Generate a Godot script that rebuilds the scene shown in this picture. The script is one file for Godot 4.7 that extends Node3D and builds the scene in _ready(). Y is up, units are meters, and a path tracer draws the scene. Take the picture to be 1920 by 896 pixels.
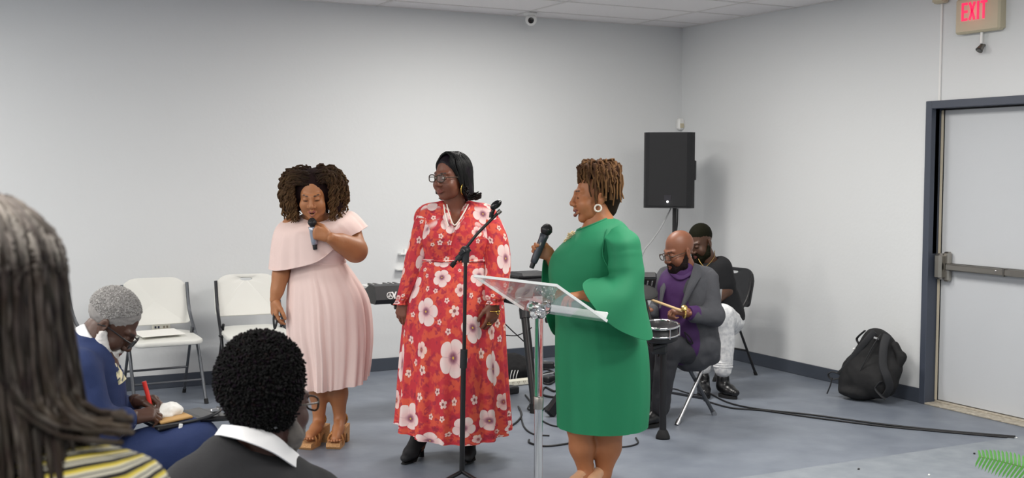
extends Node3D

# ---------------------------------------------------------------- mesh tools
class Geo:
	var v := PackedVector3Array()
	var n := PackedVector3Array()
	var uv := PackedVector2Array()
	var c := PackedColorArray()
	var ix := PackedInt32Array()
	var col := Color(1, 1, 1)

	func pt(p: Vector3, t := Vector2.ZERO) -> int:
		v.append(p); n.append(Vector3.ZERO); uv.append(t); c.append(col)
		return v.size() - 1

	func tri(i: int, j: int, k: int) -> void:      # counter-clockwise seen from outside
		var m := (v[j] - v[i]).cross(v[k] - v[i])
		n[i] += m; n[j] += m; n[k] += m
		ix.append(i); ix.append(k); ix.append(j)

	func quad(i: int, j: int, k: int, l: int) -> void:
		tri(i, j, k); tri(i, k, l)

	func flat(ps: Array) -> void:                  # one flat polygon fan
		var f := []
		for p in ps: f.append(pt(p))
		for i in range(1, f.size() - 1): tri(f[0], f[i], f[i + 1])

	func box(at: Vector3, size: Vector3, b := Basis.IDENTITY, ch := 0.0) -> Geo:
		var h := size * 0.5
		ch = minf(ch, minf(h.x, minf(h.y, h.z)) * 0.9)
		for a in 3:
			for s: float in [-1.0, 1.0]:
				var u := (a + 1) % 3
				var w := (a + 2) % 3
				var ps := []
				for q in [[-1, -1], [1, -1], [1, 1], [-1, 1]]:
					var p := Vector3.ZERO
					p[a] = s * h[a]; p[u] = q[0] * (h[u] - ch); p[w] = q[1] * (h[w] - ch)
					ps.append(at + b * p)
				if s < 0: ps.reverse()
				flat(ps)
		if ch > 0.0:
			for a in 3:
				var u := (a + 1) % 3
				var w := (a + 2) % 3
				for su: float in [-1.0, 1.0]:
					for sw: float in [-1.0, 1.0]:
						var ps := []
						for q in [[0, -1], [0, 1], [1, 1], [1, -1]]:
							var p := Vector3.ZERO
							p[a] = q[1] * (h[a] - ch)
							p[u] = su * (h[u] - (ch if q[0] == 0 else 0.0))
							p[w] = sw * (h[w] - (0.0 if q[0] == 0 else ch))
							ps.append(at + b * p)
						if su * sw > 0: ps.reverse()
						flat(ps)
			for sx: float in [-1.0, 1.0]:
				for sy: float in [-1.0, 1.0]:
					for sz: float in [-1.0, 1.0]:
						var k := Vector3(sx * (h.x - ch), sy * (h.y - ch), sz * (h.z - ch))
						var ps := [at + b * (k + Vector3(sx * ch, 0, 0)), at + b * (k + Vector3(0, sy * ch, 0)), at + b * (k + Vector3(0, 0, sz * ch))]
						if sx * sy * sz < 0: ps.reverse()
						flat(ps)
		return self

	# a tube along points; radii is one float or an array as long as the points
	func tube(p: PackedVector3Array, radii, sides := 10, end_col = null, flatten := 1.0, up := Vector3.ZERO) -> Geo:
		var m := p.size()
		var c0 := col
		var t := (p[1] - p[0]).normalized()
		var a := t.cross(up if up != Vector3.ZERO else (Vector3.UP if absf(t.y) < 0.9 else Vector3.RIGHT)).normalized()
		var rows := []
		var dist := 0.0
		for i in m:
			var t2 := (p[mini(i + 1, m - 1)] - p[maxi(i - 1, 0)]).normalized()
			a = (a - t2 * a.dot(t2)).normalized()
			var b := t2.cross(a)
			var r: float = radii[i] if radii is Array or radii is PackedFloat32Array else radii
			if i: dist += p[i].distance_to(p[i - 1])
			if end_col != null: col = c0.lerp(end_col, float(i) / (m - 1))
			var row := []
			for s in sides:
				var w := TAU * s / sides
				row.append(pt(p[i] + a * cos(w) * r + b * sin(w) * r * flatten, Vector2(float(s) / sides, dist)))
			rows.append(row)
		for i in m - 1:
			for s in sides:
				var s2 := (s + 1) % sides
				quad(rows[i][s], rows[i][s2], rows[i + 1][s2], rows[i + 1][s])
		for e in 2:
			if end_col != null: col = c0 if e == 0 else end_col
			var f := []
			for s in sides: f.append(v[rows[0 if e == 0 else m - 1][s]])
			if e == 0: f.reverse()
			flat(f)
		col = c0
		return self

	func rod(a: Vector3, b: Vector3, r: float, sides := 10, r2 := -1.0) -> Geo:
		return tube(PackedVector3Array([a, b]), [r, r if r2 < 0 else r2], sides)

	# profile of (radius, height) turned about +y of xf
	func lathe(prof: Array, sides := 24, xf := Transform3D.IDENTITY) -> Geo:
		var rows := []
		for q: Vector2 in prof:
			var row := []
			for s in sides:
				var w := TAU * s / sides
				row.append(pt(xf * Vector3(cos(w) * q.x, q.y, sin(w) * q.x), Vector2(float(s) / sides, q.y)))
			rows.append(row)
		for i in rows.size() - 1:
			for s in sides:
				var s2 := (s + 1) % sides
				quad(rows[i][s], rows[i + 1][s], rows[i + 1][s2], rows[i][s2])
		return self

	func ball(at: Vector3, r: Vector3, b := Basis.IDENTITY, seg := 12) -> Geo:
		var prof := []
		for i in seg + 1:
			var w := -PI / 2 + PI * i / seg
			prof.append(Vector2(maxf(cos(w), 0.0005), sin(w)))
		return lathe(prof, seg * 2, Transform3D(b * Basis.from_scale(r), at))

	func torus(at: Vector3, b: Basis, R: float, r: float, seg := 24, sides := 8, arc := TAU) -> Geo:
		var ps := PackedVector3Array()
		var m := seg + 1
		for i in m:
			var w := arc * i / seg
			ps.append(at + b * Vector3(cos(w) * R, sin(w) * R, 0))
		return tube(ps, r, sides)

	# outline in xy pushed along z from -d/2 to d/2
	func prism(poly: PackedVector2Array, d: float, xf := Transform3D.IDENTITY) -> Geo:
		if Geometry2D.is_polygon_clockwise(poly): poly.reverse()
		var t := Geometry2D.triangulate_polygon(poly)
		for s: float in [-0.5, 0.5]:
			var f := []
			for q in poly: f.append(pt(xf * Vector3(q.x, q.y, s * d), q))
			for i in range(0, t.size(), 3):
				var a: Vector2 = poly[t[i]]
				var ccw := (poly[t[i + 1]] - a).cross(poly[t[i + 2]] - a) > 0.0
				if ccw == (s > 0): tri(f[t[i]], f[t[i + 1]], f[t[i + 2]])
				else: tri(f[t[i]], f[t[i + 2]], f[t[i + 1]])
		for i in poly.size():
			var a := poly[i]
			var b := poly[(i + 1) % poly.size()]
			flat([xf * Vector3(a.x, a.y, -d / 2), xf * Vector3(b.x, b.y, -d / 2), xf * Vector3(b.x, b.y, d / 2), xf * Vector3(a.x, a.y, d / 2)])
		return self

	# cloth: f(u, v) gives points; a second face lies `th` inside, edges closed
	func sheet(f: Callable, nu: int, nv: int, th: float, closed: bool, size := Vector2.ONE) -> Geo:
		var cols := nu if closed else nu + 1
		var P := []
		for j in nv + 1:
			var row := PackedVector3Array()
			for i in cols: row.append(f.call(float(i) / nu, float(j) / nv))
			P.append(row)
		var at := func(i: int, j: int) -> Vector3:
			return P[clampi(j, 0, nv)][posmod(i, cols) if closed else clampi(i, 0, cols - 1)]
		var face := [[], []]
		for side in 2:
			for j in nv + 1:
				var row := []
				for i in cols + (1 if closed else 0):
					var du: Vector3 = at.call(i + 1, j) - at.call(i - 1, j)
					var dv: Vector3 = at.call(i, j + 1) - at.call(i, j - 1)
					var nn := du.cross(dv).normalized()
					row.append(pt(at.call(i, j) - nn * th * side, Vector2(size.x * i / nu, size.y * j / nv)))
				face[side].append(row)
		for j in nv:
			for i in (nu if closed else cols - 1):
				quad(face[0][j][i], face[0][j][i + 1], face[0][j + 1][i + 1], face[0][j + 1][i])
				quad(face[1][j][i], face[1][j + 1][i], face[1][j + 1][i + 1], face[1][j][i + 1])
		for i in (nu if closed else cols - 1):
			for j: int in [0, nv]:
				var q := [v[face[0][j][i]], v[face[0][j][i + 1]], v[face[1][j][i + 1]], v[face[1][j][i]]]
				if j == nv: q.reverse()
				q.reverse()
				flat(q)
		if not closed:
			for j in nv:
				for i: int in [0, cols - 1]:
					var q := [v[face[0][j][i]], v[face[0][j + 1][i]], v[face[1][j + 1][i]], v[face[1][j][i]]]
					if i == 0: q.reverse()
					q.reverse()
					flat(q)
		if closed:                                   # the seam shares one normal
			for side in 2:
				for j in nv + 1:
					var s: Vector3 = n[face[side][j][0]] + n[face[side][j][nu]]
					n[face[side][j][0]] = s; n[face[side][j][nu]] = s
		return self

	func paint(at: Vector3, r: Vector3, k: Color, soft := 0.3, from := 0, b := Basis.IDENTITY) -> void:
		var inv := b.inverse()
		for i in range(from, v.size()):
			var q := inv * (v[i] - at) / r
			var d := q.length()
			if d < 1.0: c[i] = c[i].lerp(k, 1.0 if d < 1.0 - soft else (1.0 - d) / soft)

	func mesh() -> ArrayMesh:
		var a := []
		a.resize(Mesh.ARRAY_MAX)
		for i in n.size(): n[i] = n[i].normalized() if n[i].length_squared() > 1e-24 else Vector3.UP
		a[Mesh.ARRAY_VERTEX] = v; a[Mesh.ARRAY_NORMAL] = n; a[Mesh.ARRAY_TEX_UV] = uv; a[Mesh.ARRAY_COLOR] = c; a[Mesh.ARRAY_INDEX] = ix
		var m := ArrayMesh.new()
		m.add_surface_from_arrays(Mesh.PRIMITIVE_TRIANGLES, a)
		return m


# a soft body: tapered capsules and ellipsoids joined by a smooth minimum, meshed as surface nets
class Soft:
	var prims := []

	func cap(a: Vector3, b: Vector3, ra: float, rb: float, k := 0.03, flat := 1.0, dir := Vector3(0, 0, 1), sub := false) -> Soft:
		prims.append([0, a, b, ra, rb, k, flat, dir.normalized(), sub])
		return self

	func chain(ps: Array, rs: Array, k := 0.03, flat := 1.0, dir := Vector3(0, 0, 1)) -> Soft:
		for i in ps.size() - 1: cap(ps[i], ps[i + 1], rs[i], rs[i + 1], k, flat, dir)
		return self

	func ell(at: Vector3, r: Vector3, k := 0.03, b := Basis.IDENTITY, sub := false) -> Soft:
		prims.append([1, at, r, 0.0, 0.0, k, 1.0, b, sub])
		return self

	func build(g: Geo, cell: float, xf := Transform3D.IDENTITY, bump: FastNoiseLite = null, amp := 0.0) -> Geo:
		var lo := Vector3.INF
		var hi := -Vector3.INF
		for p in prims:
			if p[8]: continue
			if p[0] == 0:
				var r := Vector3.ONE * maxf(p[3], p[4])
				lo = lo.min((p[1] - r).min(p[2] - r)); hi = hi.max((p[1] + r).max(p[2] + r))
			else:
				var r := Vector3.ONE * maxf(p[2].x, maxf(p[2].y, p[2].z))
				lo = lo.min(p[1] - r); hi = hi.max(p[1] + r)
		lo -= Vector3.ONE * (cell * 3 + amp); hi += Vector3.ONE * (cell * 3 + amp)
		var nx := int((hi.x - lo.x) / cell) + 2
		var ny := int((hi.y - lo.y) / cell) + 2
		var nz := int((hi.z - lo.z) / cell) + 2
		var d := PackedFloat32Array()
		d.resize(nx * ny * nz)
		d.fill(1.0)
		for p in prims:
			var k: float = p[5]
			var m := k + cell * 2.0
			var sub: bool = p[8]
			var a: Vector3 = p[1]
			var b: Vector3
			var r: Vector3
			var l: Vector3
			var h: Vector3
			var ra: float = p[3]
			var rb: float = p[4]
			var fl: float = p[6]
			var kind: int = p[0]
			var dir := Vector3.ZERO
			var inv := Basis.IDENTITY
			var ab := Vector3.ZERO
			var sq := 1.0
			if kind == 0:
				b = p[2]; dir = p[7]
				var rr := Vector3.ONE * (maxf(ra, rb) + m)
				l = a.min(b) - rr; h = a.max(b) + rr
				sq = 1.0 / fl - 1.0
				ab = b - a
				ab += dir * (ab.dot(dir) * sq)
			else:
				r = p[2]
				inv = (p[7] as Basis).inverse()
				var rr := Vector3.ONE * (maxf(r.x, maxf(r.y, r.z)) + m)
				l = a - rr; h = a + rr
			var ab2 := maxf(ab.length_squared(), 1e-9)
			var gain := 0.5 + 0.5 * fl
			var i0 := maxi(0, int((l.x - lo.x) / cell)); var i1 := mini(nx - 1, int((h.x - lo.x) / cell) + 1)
			var j0 := maxi(0, int((l.y - lo.y) / cell)); var j1 := mini(ny - 1, int((h.y - lo.y) / cell) + 1)
			var k0 := maxi(0, int((l.z - lo.z) / cell)); var k1 := mini(nz - 1, int((h.z - lo.z) / cell) + 1)
			for kz in range(k0, k1 + 1):
				for jy in range(j0, j1 + 1):
					var at := (kz * ny + jy) * nx + i0
					var q0 := Vector3(lo.x + i0 * cell, lo.y + jy * cell, lo.z + kz * cell) - a
					for i in range(i0, i1 + 1):
						var e: float
						if kind == 0:
							var q := q0
							if sq != 0.0: q += dir * (q.dot(dir) * sq)
							var t := clampf(q.dot(ab) / ab2, 0.0, 1.0)
							e = ((q - ab * t).length() - ra - (rb - ra) * t) * gain
						else:
							var q := inv * q0 / r
							var u := q.length()
							var w := (q / r).length()
							e = u * (u - 1.0) / w if w > 1e-6 else -r.x
						var o := d[at]
						if sub:
							var x := maxf(k - absf(o + e), 0.0)
							d[at] = maxf(o, -e) + (x * x / (4.0 * k) if k > 0.0 else 0.0)
						else:
							var x := maxf(k - absf(o - e), 0.0)
							d[at] = minf(o, e) - (x * x / (4.0 * k) if k > 0.0 else 0.0)
						at += 1
						q0.x += cell
		if bump:
			for kz in nz:
				for jy in ny:
					for i in nx:
						var at := (kz * ny + jy) * nx + i
						if absf(d[at]) < amp + cell * 2.0: d[at] -= amp * bump.get_noise_3d(lo.x + i * cell, lo.y + jy * cell, lo.z + kz * cell)
		var cells := PackedInt32Array()
		cells.resize(nx * ny * nz)
		cells.fill(-1)
		var st := [1, nx, nx * ny]
		for kz in range(1, nz - 1):
			for jy in range(1, ny - 1):
				for i in range(1, nx - 1):
					var at := (kz * ny + jy) * nx + i
					var s := d[at] < 0.0
					for ax in 3:
						if s == (d[at + st[ax]] < 0.0): continue
						var u: int = st[(ax + 1) % 3]
						var w: int = st[(ax + 2) % 3]
						var f := [at - u - w, at - w, at, at - u]
						for e in 4:
							var cl: int = f[e]
							if cells[cl] < 0: cells[cl] = corner(g, d, cl, nx, ny, lo, cell, xf)
							f[e] = cells[cl]
						if s: g.quad(f[0], f[1], f[2], f[3])
						else: g.quad(f[3], f[2], f[1], f[0])
		return g

	func corner(g: Geo, d: PackedFloat32Array, at: int, nx: int, ny: int, lo: Vector3, cell: float, xf: Transform3D) -> int:
		var s := Vector3.ZERO
		var m := 0
		var o := [0, 1, nx, nx + 1, nx * ny, nx * ny + 1, nx * ny + nx, nx * ny + nx + 1]
		for i in 8:
			for ax in 3:
				var j := i | (1 << ax)
				if j == i: continue
				var a: float = d[at + o[i]]
				var b: float = d[at + o[j]]
				if (a < 0.0) == (b < 0.0): continue
				var q := Vector3(i & 1, (i >> 1) & 1, (i >> 2) & 1)
				q[ax] += a / (a - b)
				s += q
				m += 1
		var z := at / (nx * ny)
		var y := (at / nx) % ny
		return g.pt(xf * (lo + (Vector3(at % nx, y, z) + s / m) * cell))


# ---------------------------------------------------------------- scene tools
var used := {}
var M := {}

func numbered(called: String) -> String:
	used[called] = used.get(called, -1) + 1
	return called if used[called] == 0 else "%s_%03d" % [called, used[called]]

func mat(c: Color, rough := 0.6, metal := 0.0) -> StandardMaterial3D:
	var m := StandardMaterial3D.new()
	m.albedo_color = c; m.roughness = rough; m.metallic = metal
	return m

func painted(rough := 0.5) -> StandardMaterial3D:       # takes its colour from the mesh
	var m := mat(Color.WHITE, rough)
	m.vertex_color_use_as_albedo = true
	return m

func noise_tex(size: int, freq: float, octaves: int, normal := false, strength := 2.0, ramp: Gradient = null, sd := 1) -> NoiseTexture2D:
	var f := FastNoiseLite.new()
	f.seed = sd; f.frequency = freq; f.fractal_octaves = octaves
	f.noise_type = FastNoiseLite.TYPE_SIMPLEX_SMOOTH
	var t := NoiseTexture2D.new()
	t.width = size; t.height = size; t.seamless = true; t.noise = f
	t.as_normal_map = normal; t.bump_strength = strength
	if ramp: t.color_ramp = ramp
	return t

func ramp(a: Color, b: Color) -> Gradient:
	var g := Gradient.new()
	g.set_color(0, a); g.set_color(1, b)
	return g

func triplanar(m: StandardMaterial3D, scale: float, world := false) -> StandardMaterial3D:
	m.uv1_triplanar = true; m.uv1_triplanar_sharpness = 12.0; m.uv1_world_triplanar = world; m.uv1_scale = Vector3.ONE * scale
	return m

func bumped(m: StandardMaterial3D, t: Texture2D, s: float) -> StandardMaterial3D:
	m.normal_enabled = true; m.normal_texture = t; m.normal_scale = s
	return m

func lin(hex: String) -> Color:
	return Color(hex).srgb_to_linear()

func thing(called: String, label: String, category: String, at := Vector3.ZERO, turn := 0.0, group := "") -> Node3D:
	var o := Node3D.new()
	o.name = numbered(called)
	add_child(o)
	o.position = at; o.rotation.y = turn
	tag(o, label, category, group)
	return o

func tag(o: Node3D, label: String, category: String, group := "") -> Node3D:
	o.set_meta("label", label); o.set_meta("category", category)
	if group: o.set_meta("group", group)
	return o

func obj(called: String, g, m: Material, parent: Node3D = self) -> MeshInstance3D:
	var o := MeshInstance3D.new()
	o.name = numbered(called) if parent == self else called
	o.mesh = g.mesh() if g is Geo else g
	o.material_override = m
	parent.add_child(o, true)
	return o

func struct(called: String, g, m: Material, parent: Node3D = self) -> MeshInstance3D:
	var o := obj(called, g, m, parent)
	if parent == self: o.set_meta("kind", "structure")
	return o

func bez(a: Vector3, b: Vector3, c: Vector3, t: float) -> Vector3:
	return a.lerp(b, t).lerp(b.lerp(c, t), t)

func curve(ps: Array, steps := 6) -> PackedVector3Array:     # smooth line through points
	var out := PackedVector3Array()
	for i in ps.size() - 1:
		var a: Vector3 = ps[maxi(i - 1, 0)]
		var d: Vector3 = ps[mini(i + 2, ps.size() - 1)]
		for s in steps: out.append((ps[i] as Vector3).cubic_interpolate(ps[i + 1], a, d, float(s) / steps))
	out.append(ps[-1])
	return out

func along(t: float, vals: Array) -> float:                # smooth value through evenly spread stops
	var x := clampf(t, 0.0, 1.0) * (vals.size() - 1)
	var i := mini(int(x), vals.size() - 2)
	return cubic_interpolate(vals[i], vals[i + 1], vals[maxi(i - 1, 0)], vals[mini(i + 2, vals.size() - 1)], x - i)

func lettering(text: String, size: float, depth: float, bold := true) -> TextMesh:
	var t := TextMesh.new()
	var f := SystemFont.new()
	f.font_names = PackedStringArray(["Droid Sans"])
	f.font_weight = 700 if bold else 400
	t.font = f; t.text = text; t.font_size = 64; t.pixel_size = size / 64.0; t.depth = depth
	return t

# rounded outline in a plane: w wide, h high, corner radii above and below
func rrect(w: float, h: float, rt: float, rb: float, seg := 7) -> PackedVector2Array:
	var out := PackedVector2Array()
	for q in [[1, 1, 0.0, rt], [-1, 1, PI / 2, rt], [-1, -1, PI, rb], [1, -1, PI * 1.5, rb]]:
		for i in seg + 1:
			var a: float = q[2] + PI / 2 * i / seg
			out.append(Vector2(q[0] * (w / 2 - q[3]) + cos(a) * q[3], q[1] * (h / 2 - q[3]) + sin(a) * q[3]))
	return out

# a moulded panel with soft edges, bent by `curv`, with an optional oval hole
func slab(g: Geo, line: PackedVector2Array, th: float, edge: float, xf: Transform3D, curv := 0.0, hole := Vector2(0.0006, 0.0006), hc := Vector2.ZERO) -> Geo:
	var rows := []
	for q in [[0.0, 0.0, 1], [0.5, 0.0, 1], [1.0, 1.0, 1], [1.0, 0.3, 0.7], [1.0, 0.0, 0.0], [1.0, 0.3, -0.7], [1.0, 1.0, -1], [0.5, 0.0, -1], [0.0, 0.0, -1]]:
		var row := []
		for p in line:
			var d := p - hc
			var inner := hc + Vector2(hole.x, hole.y) * Vector2(d.x / hole.x, d.y / hole.y).normalized()
			var o: Vector2 = inner.lerp(p - d.normalized() * edge * q[1], q[0])
			row.append(g.pt(xf * Vector3(o.x, o.y, curv * o.x * o.x + q[2] * th / 2), o))
		rows.append(row)
	var m := line.size()
	for j in rows.size():
		var r2: Array = rows[(j + 1) % rows.size()]
		for i in m: g.quad(rows[j][i], r2[i], r2[(i + 1) % m], rows[j][(i + 1) % m])
	return g

func build_room() -> void:
	var zb := -8.586
	var xr := 6.153
	var hc := 2.842
	var g := Geo.new().box(Vector3(0, hc / 2, zb - 0.1), Vector3(12.9, hc + 0.4, 0.2))
	struct("wall_back", g, M.wall)
	g = Geo.new()
	g.box(Vector3(xr + 0.1, hc / 2, (zb - 5.737) / 2 - 0.1), Vector3(0.2, hc + 0.4, -5.737 - zb + 0.2))
	g.box(Vector3(xr + 0.1, (2.036 + hc + 0.2) / 2, -5.242), Vector3(0.2, hc + 0.2 - 2.036, 0.99))
	g.box(Vector3(xr + 0.1, hc / 2, (-4.747 + 4.0) / 2), Vector3(0.2, hc + 0.4, 4.0 + 4.747))
	struct("wall_right", g, M.wall)
	struct("wall_left", Geo.new().box(Vector3(-6.1, hc / 2, -2.3), Vector3(0.2, hc + 0.4, 12.9)), M.wall)
	struct("wall_front", Geo.new().box(Vector3(0, hc / 2, 4.0), Vector3(12.4, hc + 0.4, 0.2)), M.wall)
	var fl := struct("floor", Geo.new().box(Vector3(0, -0.1, -2.3), Vector3(12.9, 0.2, 13.0)), M.floor)
	# paler worn strip of floor nearer the seats, a thin mat-like coat with its own edge
	struct("floor_coat", Geo.new().box(Vector3(1.5, 0.0015, -3.74), Vector3(9.2, 0.003, 2.0)), M.coat, fl)
	# dropped ceiling: steel grid, panels laid in it, recessed light fittings
	var ce := struct("ceiling", Geo.new().box(Vector3(0, hc + 0.19, -2.3), Vector3(12.9, 0.2, 13.0)), M.tile)
	var grid := Geo.new()
	var xs := []
	var zs := []
	for i in 13: xs.append(6.153 - 0.523 - 1.18 * i)
	for i in 23: zs.append(-8.27 + 0.59 * i)
	for x: float in xs:
		if x > -6.0: grid.box(Vector3(x, hc + 0.0035, -2.3), Vector3(0.024, 0.007, 12.6))
	for z: float in zs:
		if z < 3.9: grid.box(Vector3(0.07, hc + 0.0035, z), Vector3(12.17, 0.007, 0.024))
	grid.box(Vector3(0.07, hc + 0.003, zb + 0.011), Vector3(12.17, 0.006, 0.022))
	grid.box(Vector3(xr - 0.011, hc + 0.003, -2.3), Vector3(0.022, 0.006, 12.6))
	struct("ceiling_grid", grid, M.bar, ce)
	var cols := [[xr, xs[0]]]
	for i in 10: cols.append([xs[i], xs[i + 1]])
	var rows := [[zb, zs[0]]]
	for i in 20: rows.append([zs[i], zs[i + 1]])
	var rng := RandomNumberGenerator.new()
	rng.seed = 5
	var far := Geo.new()
	for ci in cols.size():
		for ri in rows.size():
			var x0: float = maxf(cols[ci][1], -6.0)
			var w: float = cols[ci][0] - x0
			var d: float = rows[ri][1] - rows[ri][0]
			if w < 0.05: continue
			if LIT_ROWS.has(ri) and LIT_COLS.has(ci): continue
			var at := Vector3(x0 + w / 2, hc + 0.012 + rng.randf() * 0.001, (rows[ri][0] + rows[ri][1]) / 2)
			var s := Vector3(w - 0.012, 0.016, d - 0.012)
			if ri < 8 and ci < 8:
				var t := obj("ceiling_tile", Geo.new().box(Vector3.ZERO, s, Basis.IDENTITY, 0.002), M.tile if rng.randf() < 0.6 else M.tile_b, ce)
				t.position = at
			else:
				far.box(at, s)
	var fo := obj("ceiling_tile", far, M.tile, ce)
	fo.set_meta("kind", "stuff")
	# skirting
	struct("baseboard_back", Geo.new().box(Vector3(0.05, 0.05, zb + 0.006), Vector3(12.2, 0.1, 0.012), Basis.IDENTITY, 0.003), M.skirt)
	struct("baseboard_right", Geo.new().box(Vector3(xr - 0.006, 0.05, (zb - 5.757) / 2), Vector3(0.012, 0.1, -5.757 - zb - 0.012), Basis.IDENTITY, 0.003), M.skirt)
	struct("baseboard_right_002", Geo.new().box(Vector3(xr - 0.006, 0.05, (-4.727 + 3.9) / 2), Vector3(0.012, 0.1, 8.627), Basis.IDENTITY, 0.003), M.skirt)
	build_door(xr)

func build_door(xr: float) -> void:
	var d := thing("door_1", "", "")
	d.remove_meta("label"); d.remove_meta("category")
	d.set_meta("kind", "structure")
	d.position = Vector3(xr, 0, -5.242)
	# frame: jambs and head wrap the wall; local z along the wall, x through it
	var g := Geo.new()
	for s: float in [-1, 1]:
		g.box(Vector3(0.02, 1.028, s * 0.489), Vector3(0.08, 2.056, 0.052), Basis.IDENTITY, 0.003)
		g.box(Vector3(0.09, 1.02, s * 0.477), Vector3(0.14, 2.03, 0.028), Basis.IDENTITY, 0.002)
	g.box(Vector3(0.02, 2.03, 0), Vector3(0.08, 0.052, 0.93), Basis.IDENTITY, 0.003)
	g.box(Vector3(0.09, 2.018, 0), Vector3(0.14, 0.028, 0.94), Basis.IDENTITY, 0.002)
	obj("door_frame", g, M.trim, d)
	var leaf := obj("door_leaf", Geo.new().box(Vector3(0.115, 1.012, 0), Vector3(0.045, 1.97, 0.9), Basis.IDENTITY, 0.002), M.door, d)
	# brush seal down the latch side, bare threshold under the leaf
	g = Geo.new()
	g.box(Vector3(0.08, 1.01, -0.457), Vector3(0.02, 1.97, 0.010), Basis.IDENTITY, 0.003)
	g.box(Vector3(0.075, 1.01, -0.449), Vector3(0.012, 1.97, 0.004))
	obj("weather_strip", g, M.seal, d)
	obj("head_gap", Geo.new().box(Vector3(0.11, 2.0, 0), Vector3(0.05, 0.008, 0.92)), M.black, d)
	obj("closed_backing", Geo.new().box(Vector3(0.19, 1.0, 0), Vector3(0.02, 2.1, 1.0)), M.trim, d)
	g = Geo.new()
	g.box(Vector3(0.055, 0.006, 0), Vector3(0.15, 0.012, 0.93), Basis.IDENTITY, 0.003)
	g.box(Vector3(0.095, 0.016, 0), Vector3(0.05, 0.012, 0.92), Basis.IDENTITY, 0.003)
	obj("threshold", g, M.bare, d)
	# crash bar
	var bar := obj("exit_bar", Geo.new().box(Vector3(0.035, 0.945, 0.02), Vector3(0.035, 0.042, 0.74), Basis.IDENTITY, 0.006), M.steel, d)
	g = Geo.new().box(Vector3(0.045, 0.945, -0.415), Vector3(0.07, 0.175, 0.062), Basis.IDENTITY, 0.016)
	g.box(Vector3(0.07, 0.945, -0.375), Vector3(0.04, 0.2, 0.05), Basis.IDENTITY, 0.01)
	obj("latch_case", g, M.steel, d)
	g = Geo.new().box(Vector3(0.045, 0.945, 0.425), Vector3(0.07, 0.06, 0.06), Basis.IDENTITY, 0.01)
	g.box(Vector3(0.065, 0.945, 0.02), Vector3(0.03, 0.05, 0.8), Basis.IDENTITY, 0.003)
	g.box(Vector3(0.034, 0.945, 0.12), Vector3(0.04, 0.05, 0.012))
	obj("bar_mount", g, M.steel_dark, d)
	obj("bar_screw", Geo.new().ball(Vector3(0.016, 0.95, 0.06), Vector3(0.003, 0.006, 0.006)), M.chrome, d)

const LIT_ROWS := [3, 7, 11, 15]
const LIT_COLS := [2, 6, 9]

func build_lamps() -> void:
	var hc := 2.842
	for ri: int in LIT_ROWS:
		for ci: int in LIT_COLS:
			var x := 5.63 - 1.18 * (ci - 1) - 0.59
			var z := -8.27 + 0.59 * (ri - 1) + 0.295
			if x < -5.4: continue
			var t := thing("ceiling_light", "recessed fluorescent ceiling light, %s, %s" % [["row nearest the back wall", "second row from the back wall", "third row from the back wall", "row farthest from the back wall"][LIT_ROWS.find(ri)], ["nearest the door wall", "in the middle of the hall", "farthest from the door wall"][LIT_COLS.find(ci)]], "ceiling light", Vector3(x, hc, z), 0.0, "ceiling lights above the hall")
			obj("diffuser", Geo.new().box(Vector3(0, 0.012, 0), Vector3(1.14, 0.006, 0.55)), M.glow, t)
			var g := Geo.new()
			for s: float in [-1, 1]:
				g.box(Vector3(0, 0.01, s * 0.279), Vector3(1.168, 0.018, 0.02))
				g.box(Vector3(s * 0.574, 0.01, 0), Vector3(0.02, 0.018, 0.55))
			obj("frame", g, M.bar, t)
			var l := AreaLight3D.new()
			l.name = "light_source"
			l.area_size = Vector2(1.12, 0.53)
			l.light_energy = LAMP
			l.light_color = Color(1.0, 0.985, 0.96)
			l.shadow_enabled = true
			l.set("area_range", 20.0)
			l.rotation_degrees.x = -90
			l.position.y = 0.006
			t.add_child(l)

const LAMP := 5.7

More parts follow.
